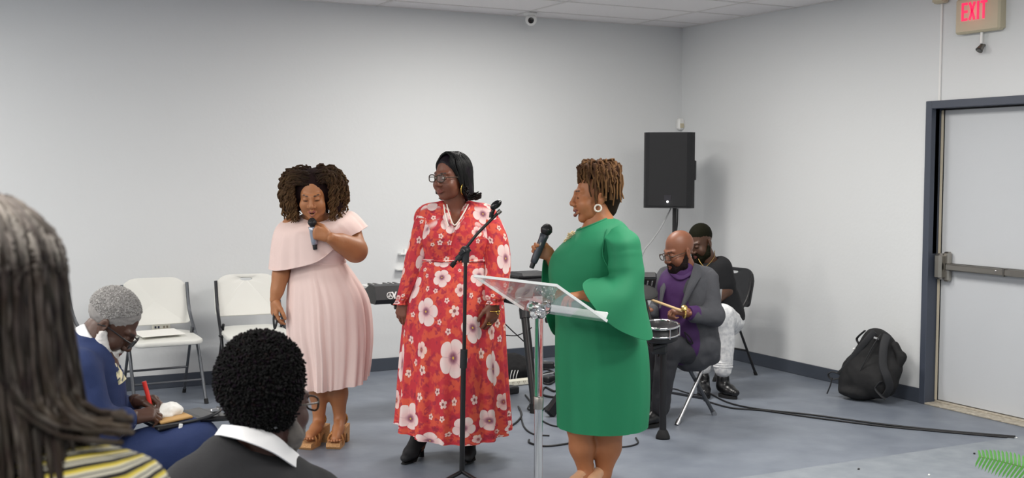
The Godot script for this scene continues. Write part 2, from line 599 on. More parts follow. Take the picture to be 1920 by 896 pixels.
func folding_chair(called: String, label: String, at: Vector3, turn: float, seat_m: Material, frame_m: Material, group: String, slot := true, back_h := 0.30) -> Node3D:
	var t := thing(called, label, "chair", at, turn, group)
	var seat := rrect(0.45, 0.4, 0.06, 0.1)
	var g := Geo.new()
	slab(g, seat, 0.034, 0.008, Transform3D(Basis(Vector3.RIGHT, PI / 2 + 0.06), Vector3(0, 0.44, 0.03)), 0.12)
	obj("seat", g, seat_m, t)
	g = Geo.new()
	var lean := Basis(Vector3.RIGHT, -0.22)
	if slot: slab(g, rrect(0.47, back_h, 0.12, 0.03), 0.022, 0.007, Transform3D(lean, Vector3(0, 0.83 - back_h / 2, -0.2)), 0.35, Vector2(0.045, 0.013), Vector2(0, back_h / 2 - 0.035))
	else: slab(g, rrect(0.47, back_h, 0.12, 0.03), 0.022, 0.007, Transform3D(lean, Vector3(0, 0.83 - back_h / 2, -0.2)), 0.35)
	obj("backrest", g, seat_m, t)
	for s: float in [-1, 1]:
		g = Geo.new().tube(curve([Vector3(s * 0.235, 0.012, 0.21), Vector3(s * 0.228, 0.4, 0.03), Vector3(s * 0.222, 0.60, -0.13), Vector3(s * 0.222, 0.79, -0.185)], 5), 0.0115, 10)
		obj("front_leg", g, frame_m, t)
		obj("rear_leg", Geo.new().rod(Vector3(s * 0.212, 0.012, -0.25), Vector3(s * 0.206, 0.50, -0.01), 0.010), frame_m, t)
		obj("foot_cap", Geo.new().rod(Vector3(s * 0.236, 0, 0.216), Vector3(s * 0.235, 0.03, 0.202), 0.0145), M.rubber, t)
		obj("foot_cap", Geo.new().rod(Vector3(s * 0.212, 0, -0.256), Vector3(s * 0.212, 0.03, -0.24), 0.013), M.rubber, t)
		obj("hinge", Geo.new().rod(Vector3(s * 0.195, 0.425, 0.12), Vector3(s * 0.24, 0.425, 0.02), 0.008), frame_m, t)
	obj("crossbar", Geo.new().rod(Vector3(-0.23, 0.155, 0.145), Vector3(0.23, 0.155, 0.145), 0.008), frame_m, t)
	obj("crossbar", Geo.new().rod(Vector3(-0.21, 0.2, -0.152), Vector3(0.21, 0.2, -0.152), 0.008), frame_m, t)
	return t

func build_wall_items() -> void:
	# lit exit sign above the door
	var t := thing("exit_sign", "beige lit exit sign with red letters on wall above grey door", "exit sign", Vector3(6.153, 2.585, -5.318))
	obj("housing", Geo.new().box(Vector3(-0.03, 0, 0), Vector3(0.06, 0.225, 0.35), Basis.IDENTITY, 0.012), M.beige, t)
	obj("back_plate", Geo.new().box(Vector3(-0.006, 0, 0.01), Vector3(0.012, 0.2, 0.33)), M.beige, t)
	obj("letter_window", Geo.new().box(Vector3(-0.0603, 0.025, -0.03), Vector3(0.002, 0.135, 0.205)), M.exit_pale, t)
	var x := -0.118
	for ch: String in ["E", "X", "I", "T"]:
		var w: float = {"E": 0.047, "X": 0.056, "I": 0.022, "T": 0.05}[ch]
		var o := obj("letter", exit_letter(ch, w, 0.115), M.exit_red, t)
		o.position = Vector3(-0.0622, 0.025, x + w / 2)
		x += w + 0.008
	var l := OmniLight3D.new()
	l.name = "letter_glow"; l.light_color = Color(1, 0.1, 0.25); l.light_energy = 0.004; l.omni_range = 6.0; l.omni_attenuation = 2.0; l.shadow_enabled = true; l.light_size = 0.05
	l.position = Vector3(-0.12, 0.025, -0.02)
	t.add_child(l)

	t = thing("test_lamp", "small silver lamp on short white stem below the exit sign", "lamp", Vector3(6.153, 2.40, -5.30))
	obj("stem", Geo.new().rod(Vector3(-0.028, 0.075, 0.0), Vector3(-0.03, 0.0, 0.0), 0.010), M.white_gloss, t)
	var g := Geo.new().rod(Vector3(-0.02, -0.01, 0), Vector3(-0.05, -0.045, 0.0), 0.014, 14, 0.024)
	g.rod(Vector3(0, -0.01, 0), Vector3(-0.03, -0.012, 0), 0.009)
	obj("lamp_head", g, M.steel_dark, t)
	obj("lens", Geo.new().ball(Vector3(-0.05, -0.045, 0), Vector3(0.012, 0.012, 0.018), Basis(Vector3.BACK, 0.8)), M.glass_grey, t)

	t = thing("junction_box", "white ceiling corner box feeding a thin conduit beside exit sign", "junction box", Vector3(6.153, 2.745, -5.64))
	obj("box", Geo.new().box(Vector3(-0.03, 0, 0), Vector3(0.06, 0.10, 0.10), Basis.IDENTITY, 0.012), M.beige, t)
	obj("lid", Geo.new().box(Vector3(-0.062, 0, 0), Vector3(0.006, 0.085, 0.085), Basis.IDENTITY, 0.002), M.beige, t)
	tag(obj("conduit", Geo.new().box(Vector3(6.147, 2.37, -5.652), Vector3(0.012, 0.66, 0.016), Basis.IDENTITY, 0.003), M.white_gloss), "thin white conduit running down the wall to the door frame", "conduit")

	# dome camera
	t = thing("security_camera", "small white dome security camera with black lens under the ceiling", "security camera", Vector3(4.50, 2.842, -8.36))
	obj("base", Geo.new().lathe([Vector2(0.001, -0.022), Vector2(0.05, -0.022), Vector2(0.055, -0.012), Vector2(0.055, 0.0)], 24), M.white_gloss, t)
	obj("ball", Geo.new().ball(Vector3(0, -0.055, 0.012), Vector3.ONE * 0.047), M.white_gloss, t)
	g = Geo.new().lathe([Vector2(0.024, 0.0), Vector2(0.024, 0.045), Vector2(0.021, 0.049), Vector2(0.0005, 0.049)], 24, Transform3D(Basis(Quaternion(Vector3.UP, Vector3(-0.46, -0.22, 0.86).normalized())), Vector3(0, -0.055, 0.012)))
	obj("lens", g, M.black_gloss, t)

	# motion detector in the corner
	t = thing("motion_detector", "small white motion detector on the back wall above the loudspeaker", "motion detector", Vector3(6.128, 1.995, -8.586))
	obj("body", Geo.new().box(Vector3(0, 0, 0.022), Vector3(0.062, 0.10, 0.044), Basis.IDENTITY, 0.012), M.white_gloss, t)
	obj("window", Geo.new().box(Vector3(0, -0.014, 0.046), Vector3(0.04, 0.04, 0.006), Basis.IDENTITY, 0.002), M.beige, t)
	obj("bracket", Geo.new().box(Vector3(0, 0.0, 0.004), Vector3(0.05, 0.08, 0.008)), M.white_gloss, t)

	# six-way wall tap
	t = thing("wall_outlet", "white six-way electrical outlet behind the left white folding chair", "wall outlet", Vector3(1.613, 0.418, -8.586))
	obj("plate", Geo.new().box(Vector3(0, 0, 0.018), Vector3(0.125, 0.115, 0.036), Basis.IDENTITY, 0.006), M.ivory, t)
	for i in 3:
		for j in 2:
			for s in 2:
				obj("socket_slot", Geo.new().box(Vector3(-0.042 + s * 0.022 + j * 0.06, 0.032 - i * 0.034, 0.036), Vector3(0.012, 0.016, 0.003)), M.slot if j == 0 else M.slot_tan, t)

	t = thing("wall_bracket", "small white bracket with two arms on the wall behind red floral dress", "bracket", Vector3(3.49, 0.858, -8.586))
	obj("plate", Geo.new().box(Vector3(0.03, 0.0, 0.008), Vector3(0.05, 0.2, 0.016), Basis.IDENTITY, 0.004), M.white_gloss, t)
	obj("arm", Geo.new().box(Vector3(0.0, 0.062, 0.03), Vector3(0.09, 0.016, 0.06), Basis.IDENTITY, 0.004), M.white_gloss, t)
	obj("arm", Geo.new().box(Vector3(-0.025, -0.06, 0.03), Vector3(0.09, 0.016, 0.06), Basis.IDENTITY, 0.004), M.white_gloss, t)

func exit_letter(ch: String, w: float, h: float) -> Geo:     # strokes across the wall plane: x out, y up, z along
	var g := Geo.new()
	var s := 0.016
	var d := 0.004
	match ch:
		"E":
			g.box(Vector3(0, 0, -w / 2 + s / 2), Vector3(d, h, s))
			for y: float in [-h / 2 + s / 2, 0.0, h / 2 - s / 2]: g.box(Vector3(0, y, s / 2), Vector3(d, s, w - s))
		"X":
			for k: float in [-1, 1]: g.box(Vector3.ZERO, Vector3(d, h * 1.04, s), Basis(Vector3.RIGHT, k * atan2(w - s, h)))
		"I":
			g.box(Vector3.ZERO, Vector3(d, h, s))
		"T":
			g.box(Vector3(0, h / 2 - s / 2, 0), Vector3(d, s, w))
			g.box(Vector3(0, -s / 2, 0), Vector3(d, h - s, s))
	return g

func build_seats() -> void:
	folding_chair("folding_chair", "white plastic folding chair in front of the six-way wall outlet", Vector3(1.53, 0, -8.09), 0.06, M.white_plastic, M.chair_grey, "white folding chairs along the back wall", false, 0.33)
	folding_chair("folding_chair", "white folding chair with handle slot left of the pink dress", Vector3(2.16, 0, -8.11), -0.04, M.white_plastic, M.chair_dark, "white folding chairs along the back wall", true)
	folding_chair("folding_chair", "white folding chair half hidden behind the long grey locs", Vector3(0.88, 0, -7.66), 0.75, M.white_plastic, M.chair_grey, "white folding chairs along the back wall", false)
	tag(obj("leaflet", Geo.new().box(Vector3(1.5, 0.4765, -8.06), Vector3(0.29, 0.006, 0.21), Basis.from_euler(Vector3(0.06, 0.15, 0.0)), 0.002), M.paper), "folded white leaflet lying on the left white folding chair", "leaflet")
	folding_chair("folding_chair", "black folding chair under the man in black t-shirt", Vector3(5.56, 0, -7.30), -1.45, M.black_plastic, M.black_metal, "", true)
	metal_chair()

func metal_chair() -> void:
	# silver crossed-leg chair of the drummer, facing the drum pads
	var t := thing("folding_chair", "silver framed folding chair with crossed legs under grey blazer", "chair", Vector3(4.37, 0, -6.18), -1.28)
	obj("seat", slab(Geo.new(), rrect(0.42, 0.40, 0.05, 0.05), 0.04, 0.012, Transform3D(Basis(Vector3.RIGHT, PI / 2), Vector3(0, 0.425, 0))), M.black_plastic, t)
	obj("backrest", slab(Geo.new(), rrect(0.42, 0.22, 0.06, 0.04), 0.02, 0.006, Transform3D(Basis(Vector3.RIGHT, -0.2), Vector3(0, 0.72, -0.24)), 0.3), M.black_plastic, t)
	for s: float in [-1, 1]:
		obj("leg", Geo.new().tube(curve([Vector3(s * 0.21, 0.0, 0.2), Vector3(s * 0.21, 0.40, -0.11), Vector3(s * 0.2, 0.62, -0.21), Vector3(s * 0.2, 0.82, -0.25)], 5), 0.0125), M.chrome_soft, t)
		obj("leg", Geo.new().rod(Vector3(s * 0.19, 0.0, -0.22), Vector3(s * 0.19, 0.41, 0.12), 0.0125), M.chair_grey, t)
		obj("foot_cap", Geo.new().rod(Vector3(s * 0.21, 0, 0.2), Vector3(s * 0.21, 0.03, 0.18), 0.0165), M.chrome_soft, t)
		obj("foot_cap", Geo.new().rod(Vector3(s * 0.19, 0, -0.22), Vector3(s * 0.19, 0.03, -0.198), 0.0165), M.chrome_soft, t)
	obj("crossbar", Geo.new().rod(Vector3(-0.19, 0.12, -0.12), Vector3(0.19, 0.12, -0.12), 0.009), M.chair_grey, t)

func build_speaker() -> void:
	var t := thing("speaker_stand", "black pole stand holding the loudspeaker in the room corner", "speaker stand", Vector3(5.578, 0, -7.86), -0.6172)
	obj("pole", Geo.new().rod(Vector3(0, 0.12, 0), Vector3(0, 1.3, 0), 0.019), M.black_metal, t)
	obj("collar", Geo.new().rod(Vector3(0, 0.78, 0), Vector3(0, 0.9, 0), 0.028), M.black_plastic, t)
	for k in 3:
		var w := TAU * k / 3 + 0.5
		obj("leg", Geo.new().rod(Vector3(cos(w) * 0.02, 0.72, sin(w) * 0.02), Vector3(cos(w) * 0.32, 0.012, sin(w) * 0.32), 0.012), M.black_metal, t)
		obj("brace", Geo.new().rod(Vector3(0, 0.15, 0), Vector3(cos(w) * 0.2, 0.3, sin(w) * 0.2), 0.008), M.black_metal, t)
	var y0: float = Vector3(-0.044, 1.282, 0).y
	var y1: float = Vector3(-0.051, 1.89, 0).y
	var h := y1 - y0
	t = thing("loudspeaker", "black loudspeaker cabinet up on its stand in the room corner", "loudspeaker", Vector3(5.578, 0, -7.86) + Vector3(0, y0, 0) + Basis(Vector3.UP, -0.6172) * Vector3(-0.035, 0, 0), -0.6172 - 0.13)
	var prof := PackedVector2Array([Vector2(-0.195, -0.10), Vector2(-0.205, 0.10), Vector2(-0.185, 0.15), Vector2(-0.15, 0.17), Vector2(0.15, 0.17), Vector2(0.185, 0.15), Vector2(0.205, 0.10), Vector2(0.15, -0.18), Vector2(-0.15, -0.18)])
	var up := Transform3D(Basis(Vector3.RIGHT, Vector3(0, 0, 1), Vector3(0, 1, 0)), Vector3(0, h / 2, 0))
	obj("cabinet", Geo.new().prism(prof, h, up), M.speaker, t)
	var grille := PackedVector2Array([Vector2(-0.19, 0.14), Vector2(-0.18, 0.156), Vector2(-0.15, 0.176), Vector2(0.15, 0.176), Vector2(0.18, 0.156), Vector2(0.19, 0.14)])
	obj("grille", Geo.new().prism(grille, h - 0.035, up), M.grille, t)
	obj("badge", Geo.new().box(Vector3(0.0, 0.085, 0.178), Vector3(0.055, 0.04, 0.004)), M.badge, t)
	obj("power_light", Geo.new().ball(Vector3(0.0, 0.052, 0.178), Vector3(0.009, 0.009, 0.003)), M.led, t)
	var l := OmniLight3D.new()
	l.name = "led_glow"; l.light_energy = 0.0006; l.light_size = 0.01; l.shadow_enabled = true; l.omni_attenuation = 2.0; l.omni_range = 5.0; l.position = Vector3(0, 0.052, 0.19)
	t.add_child(l)
	obj("handle", Geo.new().box(Vector3(0.19, h / 2, -0.04), Vector3(0.02, 0.16, 0.05), Basis.IDENTITY, 0.006), M.black_plastic, t)
	var cb := thing("speaker_cable", "grey speaker cable slanting from the loudspeaker down to the left", "cable", Vector3(5.578, 0, -7.86), -0.6172)
	obj("lead", Geo.new().tube(curve([Vector3(-0.031, 1.275, 0.03), Vector3(-0.106, 1.128, 0.08), Vector3(-0.181, 1.015, 0.15), Vector3(-0.247, 0.922, 0.2), Vector3(-0.287, 0.724, 0.2), Vector3(-0.31, 0.377, 0.2)]), 0.006, 8), M.cable_grey, cb)
	obj("lead", Geo.new().tube(curve([Vector3(0.025, 1.273, -0.03), Vector3(0.023, 1.146, -0.04), Vector3(0.011, 1.015, -0.03), Vector3(0.011, 0.708, -0.03)]), 0.005, 8), M.cable, cb)

func build_keyboard() -> void:
	var t := thing("keyboard", "black electronic keyboard with white logo behind the red floral dress", "keyboard", Vector3(3.245, 0.735, -7.03))
	var prof := PackedVector2Array([Vector2(-0.18, 0.015), Vector2(-0.17, 0.0), Vector2(0.15, 0.0), Vector2(0.175, 0.03), Vector2(0.15, 0.115), Vector2(0.06, 0.12), Vector2(-0.02, 0.085), Vector2(-0.18, 0.075)])
	# profile drawn as (z, y)
	obj("body", Geo.new().prism(prof, 1.28, Transform3D(Basis(Vector3(0, 0, 1), Vector3(0, 1, 0), Vector3(-1, 0, 0)), Vector3.ZERO)), M.black_plastic, t)
	for i in 36:
		obj("white_key", Geo.new().box(Vector3(-0.6 + i * 0.0343, 0.089, -0.1), Vector3(0.032, 0.018, 0.15), Basis.IDENTITY, 0.002), M.white_gloss, t)
		if i % 7 in [0, 1, 3, 4, 5]: obj("black_key", Geo.new().box(Vector3(-0.583 + i * 0.0343, 0.103, -0.07), Vector3(0.016, 0.018, 0.09), Basis.IDENTITY, 0.002), M.black_gloss, t)
	for s: float in [-1, 1]: obj("foot", Geo.new().box(Vector3(s * 0.47, -0.008, 0.1), Vector3(0.07, 0.016, 0.05), Basis.IDENTITY, 0.004), M.rubber, t)
	obj("end_block", Geo.new().box(Vector3(0.53, 0.13, 0.02), Vector3(0.24, 0.05, 0.2), Basis.IDENTITY, 0.02), M.black_plastic, t)
	# maker's mark and name on the rear panel
	var tilt := Basis(Vector3.RIGHT, -0.29)
	var at := Vector3(-0.545, 0.055, 0.170)
	var g := Geo.new().torus(at, tilt, 0.021, 0.0028, 28, 6)
	for k in 3: g.rod(at + tilt * Vector3(0, 0, 0), at + tilt * (Basis(Vector3.BACK, TAU * k / 3 + PI / 2) * Vector3(0.019, 0, 0)), 0.0026, 6)
	for k in 3:
		var a2 := TAU * k / 3 + PI / 2
		for s: float in [-1, 1]:
			var o2 := Basis(Vector3.BACK, a2) * Vector3(0.0, s * 0.005, 0)
			g.rod(at + tilt * (o2 + Basis(Vector3.BACK, a2) * Vector3(-0.012, 0, 0)), at + tilt * (o2 + Basis(Vector3.BACK, a2) * Vector3(-0.002, 0, 0)), 0.0015, 5)
	obj("logo", g, M.print_white, t)
	var o := obj("logo_lettering", lettering("YAMAHA", 0.062, 0.002), M.print_white, t)
	o.transform = Transform3D(tilt, Vector3(-0.405, 0.055, 0.1705))
	# stand: two slanted pairs of legs with rails
	t = thing("keyboard_stand", "black steel keyboard stand with slanted legs beside the lectern pole", "keyboard stand", Vector3(3.245, 0, -7.0))
	for s: float in [-0.45, 1]:
		obj("rail", Geo.new().box(Vector3(s * 0.40, 0.70, -0.02), Vector3(0.05, 0.045, 0.42), Basis.IDENTITY, 0.006), M.black_metal, t)
		obj("leg", Geo.new().rod(Vector3(s * 0.40, 0.70, 0.15), Vector3(s * 0.40 - 0.02, 0.03, 0.36), 0.027, 12), M.black_metal, t)
		obj("leg", Geo.new().rod(Vector3(s * 0.40, 0.70, -0.17), Vector3(s * 0.40 + 0.02, 0.03, -0.3), 0.02, 12), M.black_metal, t)
		obj("foot_cap", Geo.new().rod(Vector3(s * 0.40 - 0.02, 0.0, 0.362), Vector3(s * 0.40 - 0.02, 0.06, 0.352), 0.036, 12), M.rubber, t)
		obj("foot_cap", Geo.new().rod(Vector3(s * 0.40 + 0.02, 0.0, -0.306), Vector3(s * 0.40 + 0.02, 0.06, -0.294), 0.026, 12), M.rubber, t)
		obj("collar", Geo.new().rod(Vector3(s * 0.40, 0.66, 0.162), Vector3(s * 0.40 - 0.002, 0.60, 0.181), 0.036, 12), M.black_plastic, t)
	obj("crossbar", Geo.new().rod(Vector3(-0.40, 0.68, -0.15), Vector3(0.40, 0.68, -0.15), 0.016), M.black_metal, t)
	obj("crossbar", Geo.new().box(Vector3(0.52, 0.66, 0.11), Vector3(0.24, 0.05, 0.06), Basis.IDENTITY, 0.01), M.black_metal, t)
	# wide folding foot of the drum rack, leaning between pole and green dress
	t = thing("drum_rack", "black drum rack with slanted foot beside the green dress", "drum rack", Vector3(3.78, 0, -6.55))
	obj("post", Geo.new().rod(Vector3(0.05, 0.0, -0.15), Vector3(0.05, 0.66, -0.15), 0.014), M.black_metal, t)
	obj("foot", Geo.new().box(Vector3(-0.02, 0.15, 0.06), Vector3(0.36, 0.075, 0.05), Basis(Vector3(0, 0, 1), 0.85), 0.01), M.black_metal, t)
	obj("arm", Geo.new().rod(Vector3(-0.06, 0.60, -0.12), Vector3(0.2, 0.60, -0.12), 0.02), M.black_metal, t)
	obj("clamp", Geo.new().box(Vector3(0.05, 0.615, -0.13), Vector3(0.06, 0.08, 0.06), Basis.IDENTITY, 0.012), M.black_plastic, t)

func build_drums() -> void:
	var t := thing("electronic_drum", "small black electronic drum on a post in front of grey blazer", "drum", Vector3(3.941, 0, -5.661), -0.6082)
	obj("post", Geo.new().rod(Vector3(0.009, 0.023, 0), Vector3(0.003, 0.578, 0), 0.021, 14), M.black_metal, t)
	obj("foot_cap", Geo.new().lathe([Vector2(0.001, 0.0), Vector2(0.042, 0.0), Vector2(0.042, 0.02), Vector2(0.03, 0.05), Vector2(0.022, 0.06)], 18, Transform3D(Basis.IDENTITY, Vector3(0.009, -0.006, 0))), M.rubber, t)
	var up := Transform3D(Basis(Vector3.RIGHT, 0.12), Vector3(-0.013, 0.597, 0))
	obj("shell", Geo.new().lathe([Vector2(0.001, -0.01), Vector2(0.09, -0.01), Vector2(0.105, 0.0), Vector2(0.105, 0.07), Vector2(0.001, 0.07)], 28, up), M.black_plastic, t)
	var g := Geo.new().torus(up * Vector3(0, 0.03, 0), up.basis * Basis(Vector3.RIGHT, PI / 2), 0.108, 0.006, 28, 8)
	g.torus(up * Vector3(0, 0.082, 0), up.basis * Basis(Vector3.RIGHT, PI / 2), 0.108, 0.008, 28, 8)
	obj("rim", g, M.chrome, t)
	obj("drum_head", Geo.new().lathe([Vector2(0.102, 0.078), Vector2(0.08, 0.083), Vector2(0.001, 0.084)], 28, up), M.black_plastic, t)
	for k in 6:
		var w := TAU * k / 6
		obj("tension_rod", Geo.new().rod(up * Vector3(cos(w) * 0.112, 0.02, sin(w) * 0.112), up * Vector3(cos(w) * 0.112, 0.085, sin(w) * 0.112), 0.004, 6), M.chrome, t)
	g = Geo.new().box(Vector3(-0.019, 0.546, 0), Vector3(0.1, 0.08, 0.09), Basis.IDENTITY, 0.015)
	g.rod(Vector3(-0.053, 0.547, 0.05), Vector3(0.025, 0.572, 0.04), 0.014)
	obj("bracket", g, M.black_plastic, t)
	# cymbal-like pad held out to the left of the player
	t = thing("drum_pad", "round black drum pad tilted beside the green bell sleeve", "drum pad", Vector3(3.941, 0, -5.661), -0.6082)
	var pad := Transform3D(Basis.from_euler(Vector3(0.42, 0.0, -0.12)), Vector3(-0.117, 0.861, -0.05))
	obj("pad", Geo.new().lathe([Vector2(0.001, -0.012), Vector2(0.07, -0.012), Vector2(0.088, -0.002), Vector2(0.088, 0.006), Vector2(0.06, 0.012), Vector2(0.001, 0.014)], 30, pad), M.black_rubber, t)
	obj("arm", Geo.new().tube(curve([Vector3(-0.117, 0.843, -0.07), Vector3(-0.135, 0.721, -0.1), Vector3(-0.085, 0.568, -0.06), Vector3(-0.018, 0.512, -0.02)]), 0.012), M.black_metal, t)
	t = thing("sound_module", "black sound module with grey sliders behind the round drum pad", "sound module", Vector3(3.941, 0, -5.661), -0.6082)
	var mb := Basis.from_euler(Vector3(0.9, 0.15, 0))
	obj("case", Geo.new().box(Vector3(-0.129, 0.914, -0.2), Vector3(0.17, 0.14, 0.05), mb, 0.01), M.black_plastic, t)
	for i in 5: obj("slider", Geo.new().box(Vector3(-0.129, 0.914, -0.2) + mb * Vector3(-0.05 + i * 0.027, 0.02, 0.028), Vector3(0.008, 0.05, 0.008), mb, 0.002), M.cable_grey, t)
	obj("mount", Geo.new().rod(Vector3(-0.13, 0.902, -0.22), Vector3(-0.018, 0.48, -0.06), 0.01), M.black_metal, t)

func build_floor_gear() -> void:
	# power strip and heap of leads under the keyboard
	var b := Basis(Vector3.UP, 0.12)
	var t := thing("power_strip", "long white power strip lying on the floor under the keyboard", "power strip", Vector3(3.991, 0, -7.556), 0.1)
	obj("case", Geo.new().box(Vector3(0, 0.024, 0), Vector3(0.33, 0.045, 0.055), Basis.IDENTITY, 0.008), M.ivory, t)
	for i in 6:
		var g := Geo.new()
		for s: float in [-1, 1]: g.box(Vector3(-0.125 + i * 0.05 + s * 0.007, 0.03, 0.0275), Vector3(0.004, 0.012, 0.002))
		g.box(Vector3(-0.125 + i * 0.05, 0.017, 0.0275), Vector3(0.006, 0.005, 0.002))
		obj("socket", g, M.slot_tan, t)
	obj("switch", Geo.new().box(Vector3(0.155, 0.047, 0), Vector3(0.012, 0.006, 0.02), Basis.IDENTITY, 0.002), M.slot_tan, t)
	t = thing("gear_bag", "slumped black gear bag with pale stripes behind the power strip", "bag", Vector3(4.125, 0, -7.888), -0.4818)
	var s := Soft.new()
	s.ell(Vector3(-0.013, 0.091, 0), Vector3(0.14, 0.09, 0.1), 0.05)
	s.ell(Vector3(0.061, 0.07, 0.02), Vector3(0.09, 0.07, 0.09), 0.05)
	s.ell(Vector3(-0.033, 0.04, 0.02), Vector3(0.12, 0.055, 0.1), 0.04)
	var nz := FastNoiseLite.new()
	nz.frequency = 9.0; nz.seed = 3
	obj("body", s.build(Geo.new(), 0.012, Transform3D.IDENTITY, nz, 0.02), M.fabric_black, t)
	for i in 3: obj("stripe", Geo.new().tube(curve([Vector3(-0.032, -0.02, 0.12) + Vector3(i * 0.02, 0, 0), Vector3(-0.032, 0.024, 0.135) + Vector3(i * 0.022, 0, 0), Vector3(-0.02, 0.07, 0.12) + Vector3(i * 0.023, 0, 0)], 4), 0.006, 6, null, 0.5), M.white_gloss, t)
	var rng := RandomNumberGenerator.new()
	rng.seed = 11
	var leads := [
		[[Vector3(3.277, 0, -6.517), Vector3(3.238, 0, -6.331), Vector3(3.339, 0, -6.383), Vector3(3.496, 0, -6.588), Vector3(3.604, 0, -6.837)], 0.0065, M.cable, "thick black cable looping out from under the red hem"],
		[[Vector3(3.552, 0, -6.709), Vector3(3.361, 0, -6.304), Vector3(3.31, 0, -6.085), Vector3(3.375, 0, -6.005)], 0.005, M.cable, "black cable curving from stand foot behind the lectern pole"],
		[[Vector3(3.215, 0, -5.962), Vector3(3.182, 0, -5.889), Vector3(3.216, 0, -5.784), Vector3(3.351, 0, -5.775), Vector3(3.495, 0, -5.823)], 0.006, M.cable, "black cable running behind the legs below the green dress"],
		[[Vector3(3.536, 0, -6.389), Vector3(3.532, 0, -6.219), Vector3(3.636, 0, -6.168), Vector3(3.819, 0, -6.248)], 0.005, M.cable, "thin dark cable passing behind the green hem"],
		[[Vector3(3.806, 0, -5.729), Vector3(3.742, 0, -5.61), Vector3(3.654, 0, -5.566), Vector3(3.571, 0, -5.578)], 0.005, M.cable, "short black cable ending beside the black ankle boots"],
		[[Vector3(3.838, 0, -7.176), Vector3(3.746, 0, -6.927), Vector3(3.629, 0, -6.747), Vector3(3.665, 0, -6.653), Vector3(3.824, 0, -6.808)], 0.006, M.cable, "tangled black lead between stand leg and lectern pole"],
		[[Vector3(4.309, 0, -7.824), Vector3(4.452, 0, -7.886), Vector3(4.343, 0, -7.529), Vector3(4.098, 0, -7.202), Vector3(4.099, 0, -7.361), Vector3(3.948, 0, -7.121), Vector3(3.992, 0, -6.971)], 0.008, M.cable, "knot of black leads on floor right of the lectern pole"],
		[[Vector3(4.321, 0, -7.95), Vector3(4.49, 0, -8.03), Vector3(4.393, 0, -7.705), Vector3(4.189, 0, -7.458), Vector3(4.188, 0, -7.604)], 0.008, M.cable, "coiled black lead beside the second power adapter"],
		[[Vector3(4.447, 0, -8.163), Vector3(4.65, 0, -8.353), Vector3(4.6, 0, -8.088), Vector3(4.468, 0, -7.772)], 0.009, M.cable_grey, "pale grey lead arching over the black leads"],
		[[Vector3(4.188, 0, -7.704), Vector3(4.357, 0, -7.826), Vector3(4.493, 0, -7.865), Vector3(4.627, 0, -7.963)], 0.008, M.cable_grey, "second pale grey lead crossing behind the lectern pole"],
		[[Vector3(5.049, 0, -6.666), Vector3(4.953, 0, -6.33), Vector3(4.994, 0, -6.071), Vector3(5.185, 0, -5.769), Vector3(5.37, 0, -5.392), Vector3(5.542, 0, -5.121), Vector3(5.712, 0, -4.906), Vector3(5.855, 0, -4.74)], 0.006, M.cable, "long black floor cable running right towards the grey door"],
		[[Vector3(4.851, 0, -6.463), Vector3(4.857, 0, -6.178), Vector3(4.992, 0, -6.014), Vector3(5.148, 0, -5.678), Vector3(5.343, 0, -5.319), Vector3(5.522, 0, -5.081), Vector3(5.692, 0, -4.868), Vector3(5.82, 0, -4.719)], 0.006, M.cable, "second black floor cable lying just in front of the long one"],
		[[Vector3(4.95, 0, -6.583), Vector3(4.912, 0, -6.733), Vector3(4.912, 0, -6.915), Vector3(4.765, 0, -6.851)], 0.005, M.cable, "black cable end under the silver framed folding chair"]]
	for q in leads:
		var ps := []
		for p: Vector3 in q[0]: ps.append(p + Vector3(0, q[1] * 0.95, 0))
		tag(obj("floor_cable", Geo.new().tube(curve(ps, 8), q[1], 8), q[2]), q[3], "cable")
	for q in [["black power adapter on the floor right of the lectern pole", Vector3(4.253, 0, -7.573), 0.4, Vector3(0.10, 0.045, 0.06)], ["second black power adapter lying behind the drum rack foot", Vector3(4.531, 0, -8.122), -0.5, Vector3(0.13, 0.05, 0.07)], ["flat black pedal box on the floor beside the stand leg", Vector3(3.756, 0, -7.304), 0.2, Vector3(0.16, 0.05, 0.10)]]:
		var ad: Vector3 = q[1]
		var pa := obj("power_adapter" if "adapter" in q[0] else "pedal_box", Geo.new().box(Vector3(0, q[3].y / 2, 0), q[3], Basis.IDENTITY, 0.008), M.black_plastic)
		pa.position = ad; pa.rotation.y = q[2]
		tag(pa, q[0], "adapter" if "adapter" in q[0] else "pedal")
	t = thing("keyboard_cable", "two thin black leads hanging behind the red dress sleeve", "cable", Vector3(0, 0, 0))
	obj("lead", Geo.new().tube(curve([Vector3(3.463, 0.592, -6.8), Vector3(3.535, 0.525, -6.8), Vector3(3.623, 0.448, -6.8), Vector3(3.636, 0.411, -6.75)]), 0.004, 6), M.cable, t)
	obj("lead", Geo.new().tube(curve([Vector3(3.497, 0.492, -6.85), Vector3(3.593, 0.483, -6.85), Vector3(3.634, 0.512, -6.8), Vector3(3.655, 0.545, -6.75)]), 0.004, 6), M.cable, t)
	for q in [["cable_end", "white crumb of tape at the end of the floor cables", Vector3(5.837, 0, -4.718)], ["floor_crumb", "small pale scrap on the floor near the bottom edge", Vector3(4.704, 0, -4.332)], ["floor_crumb", "tiny dark scrap on the paler floor strip", Vector3(4.461, 0, -4.587)], ["floor_crumb", "dark scrap on the floor left of the fern", Vector3(5.291, 0, -4.552)]]:
		var cr := obj(q[0], Geo.new().box(q[2] + Vector3(0, 0.0055, 0), Vector3(0.018, 0.006, 0.011), Basis(Vector3.UP, 0.7), 0.002), M.white_gloss if "white" in q[1] or "pale scrap" in q[1] else M.black_rubber)
		tag(cr, q[1], "scrap")

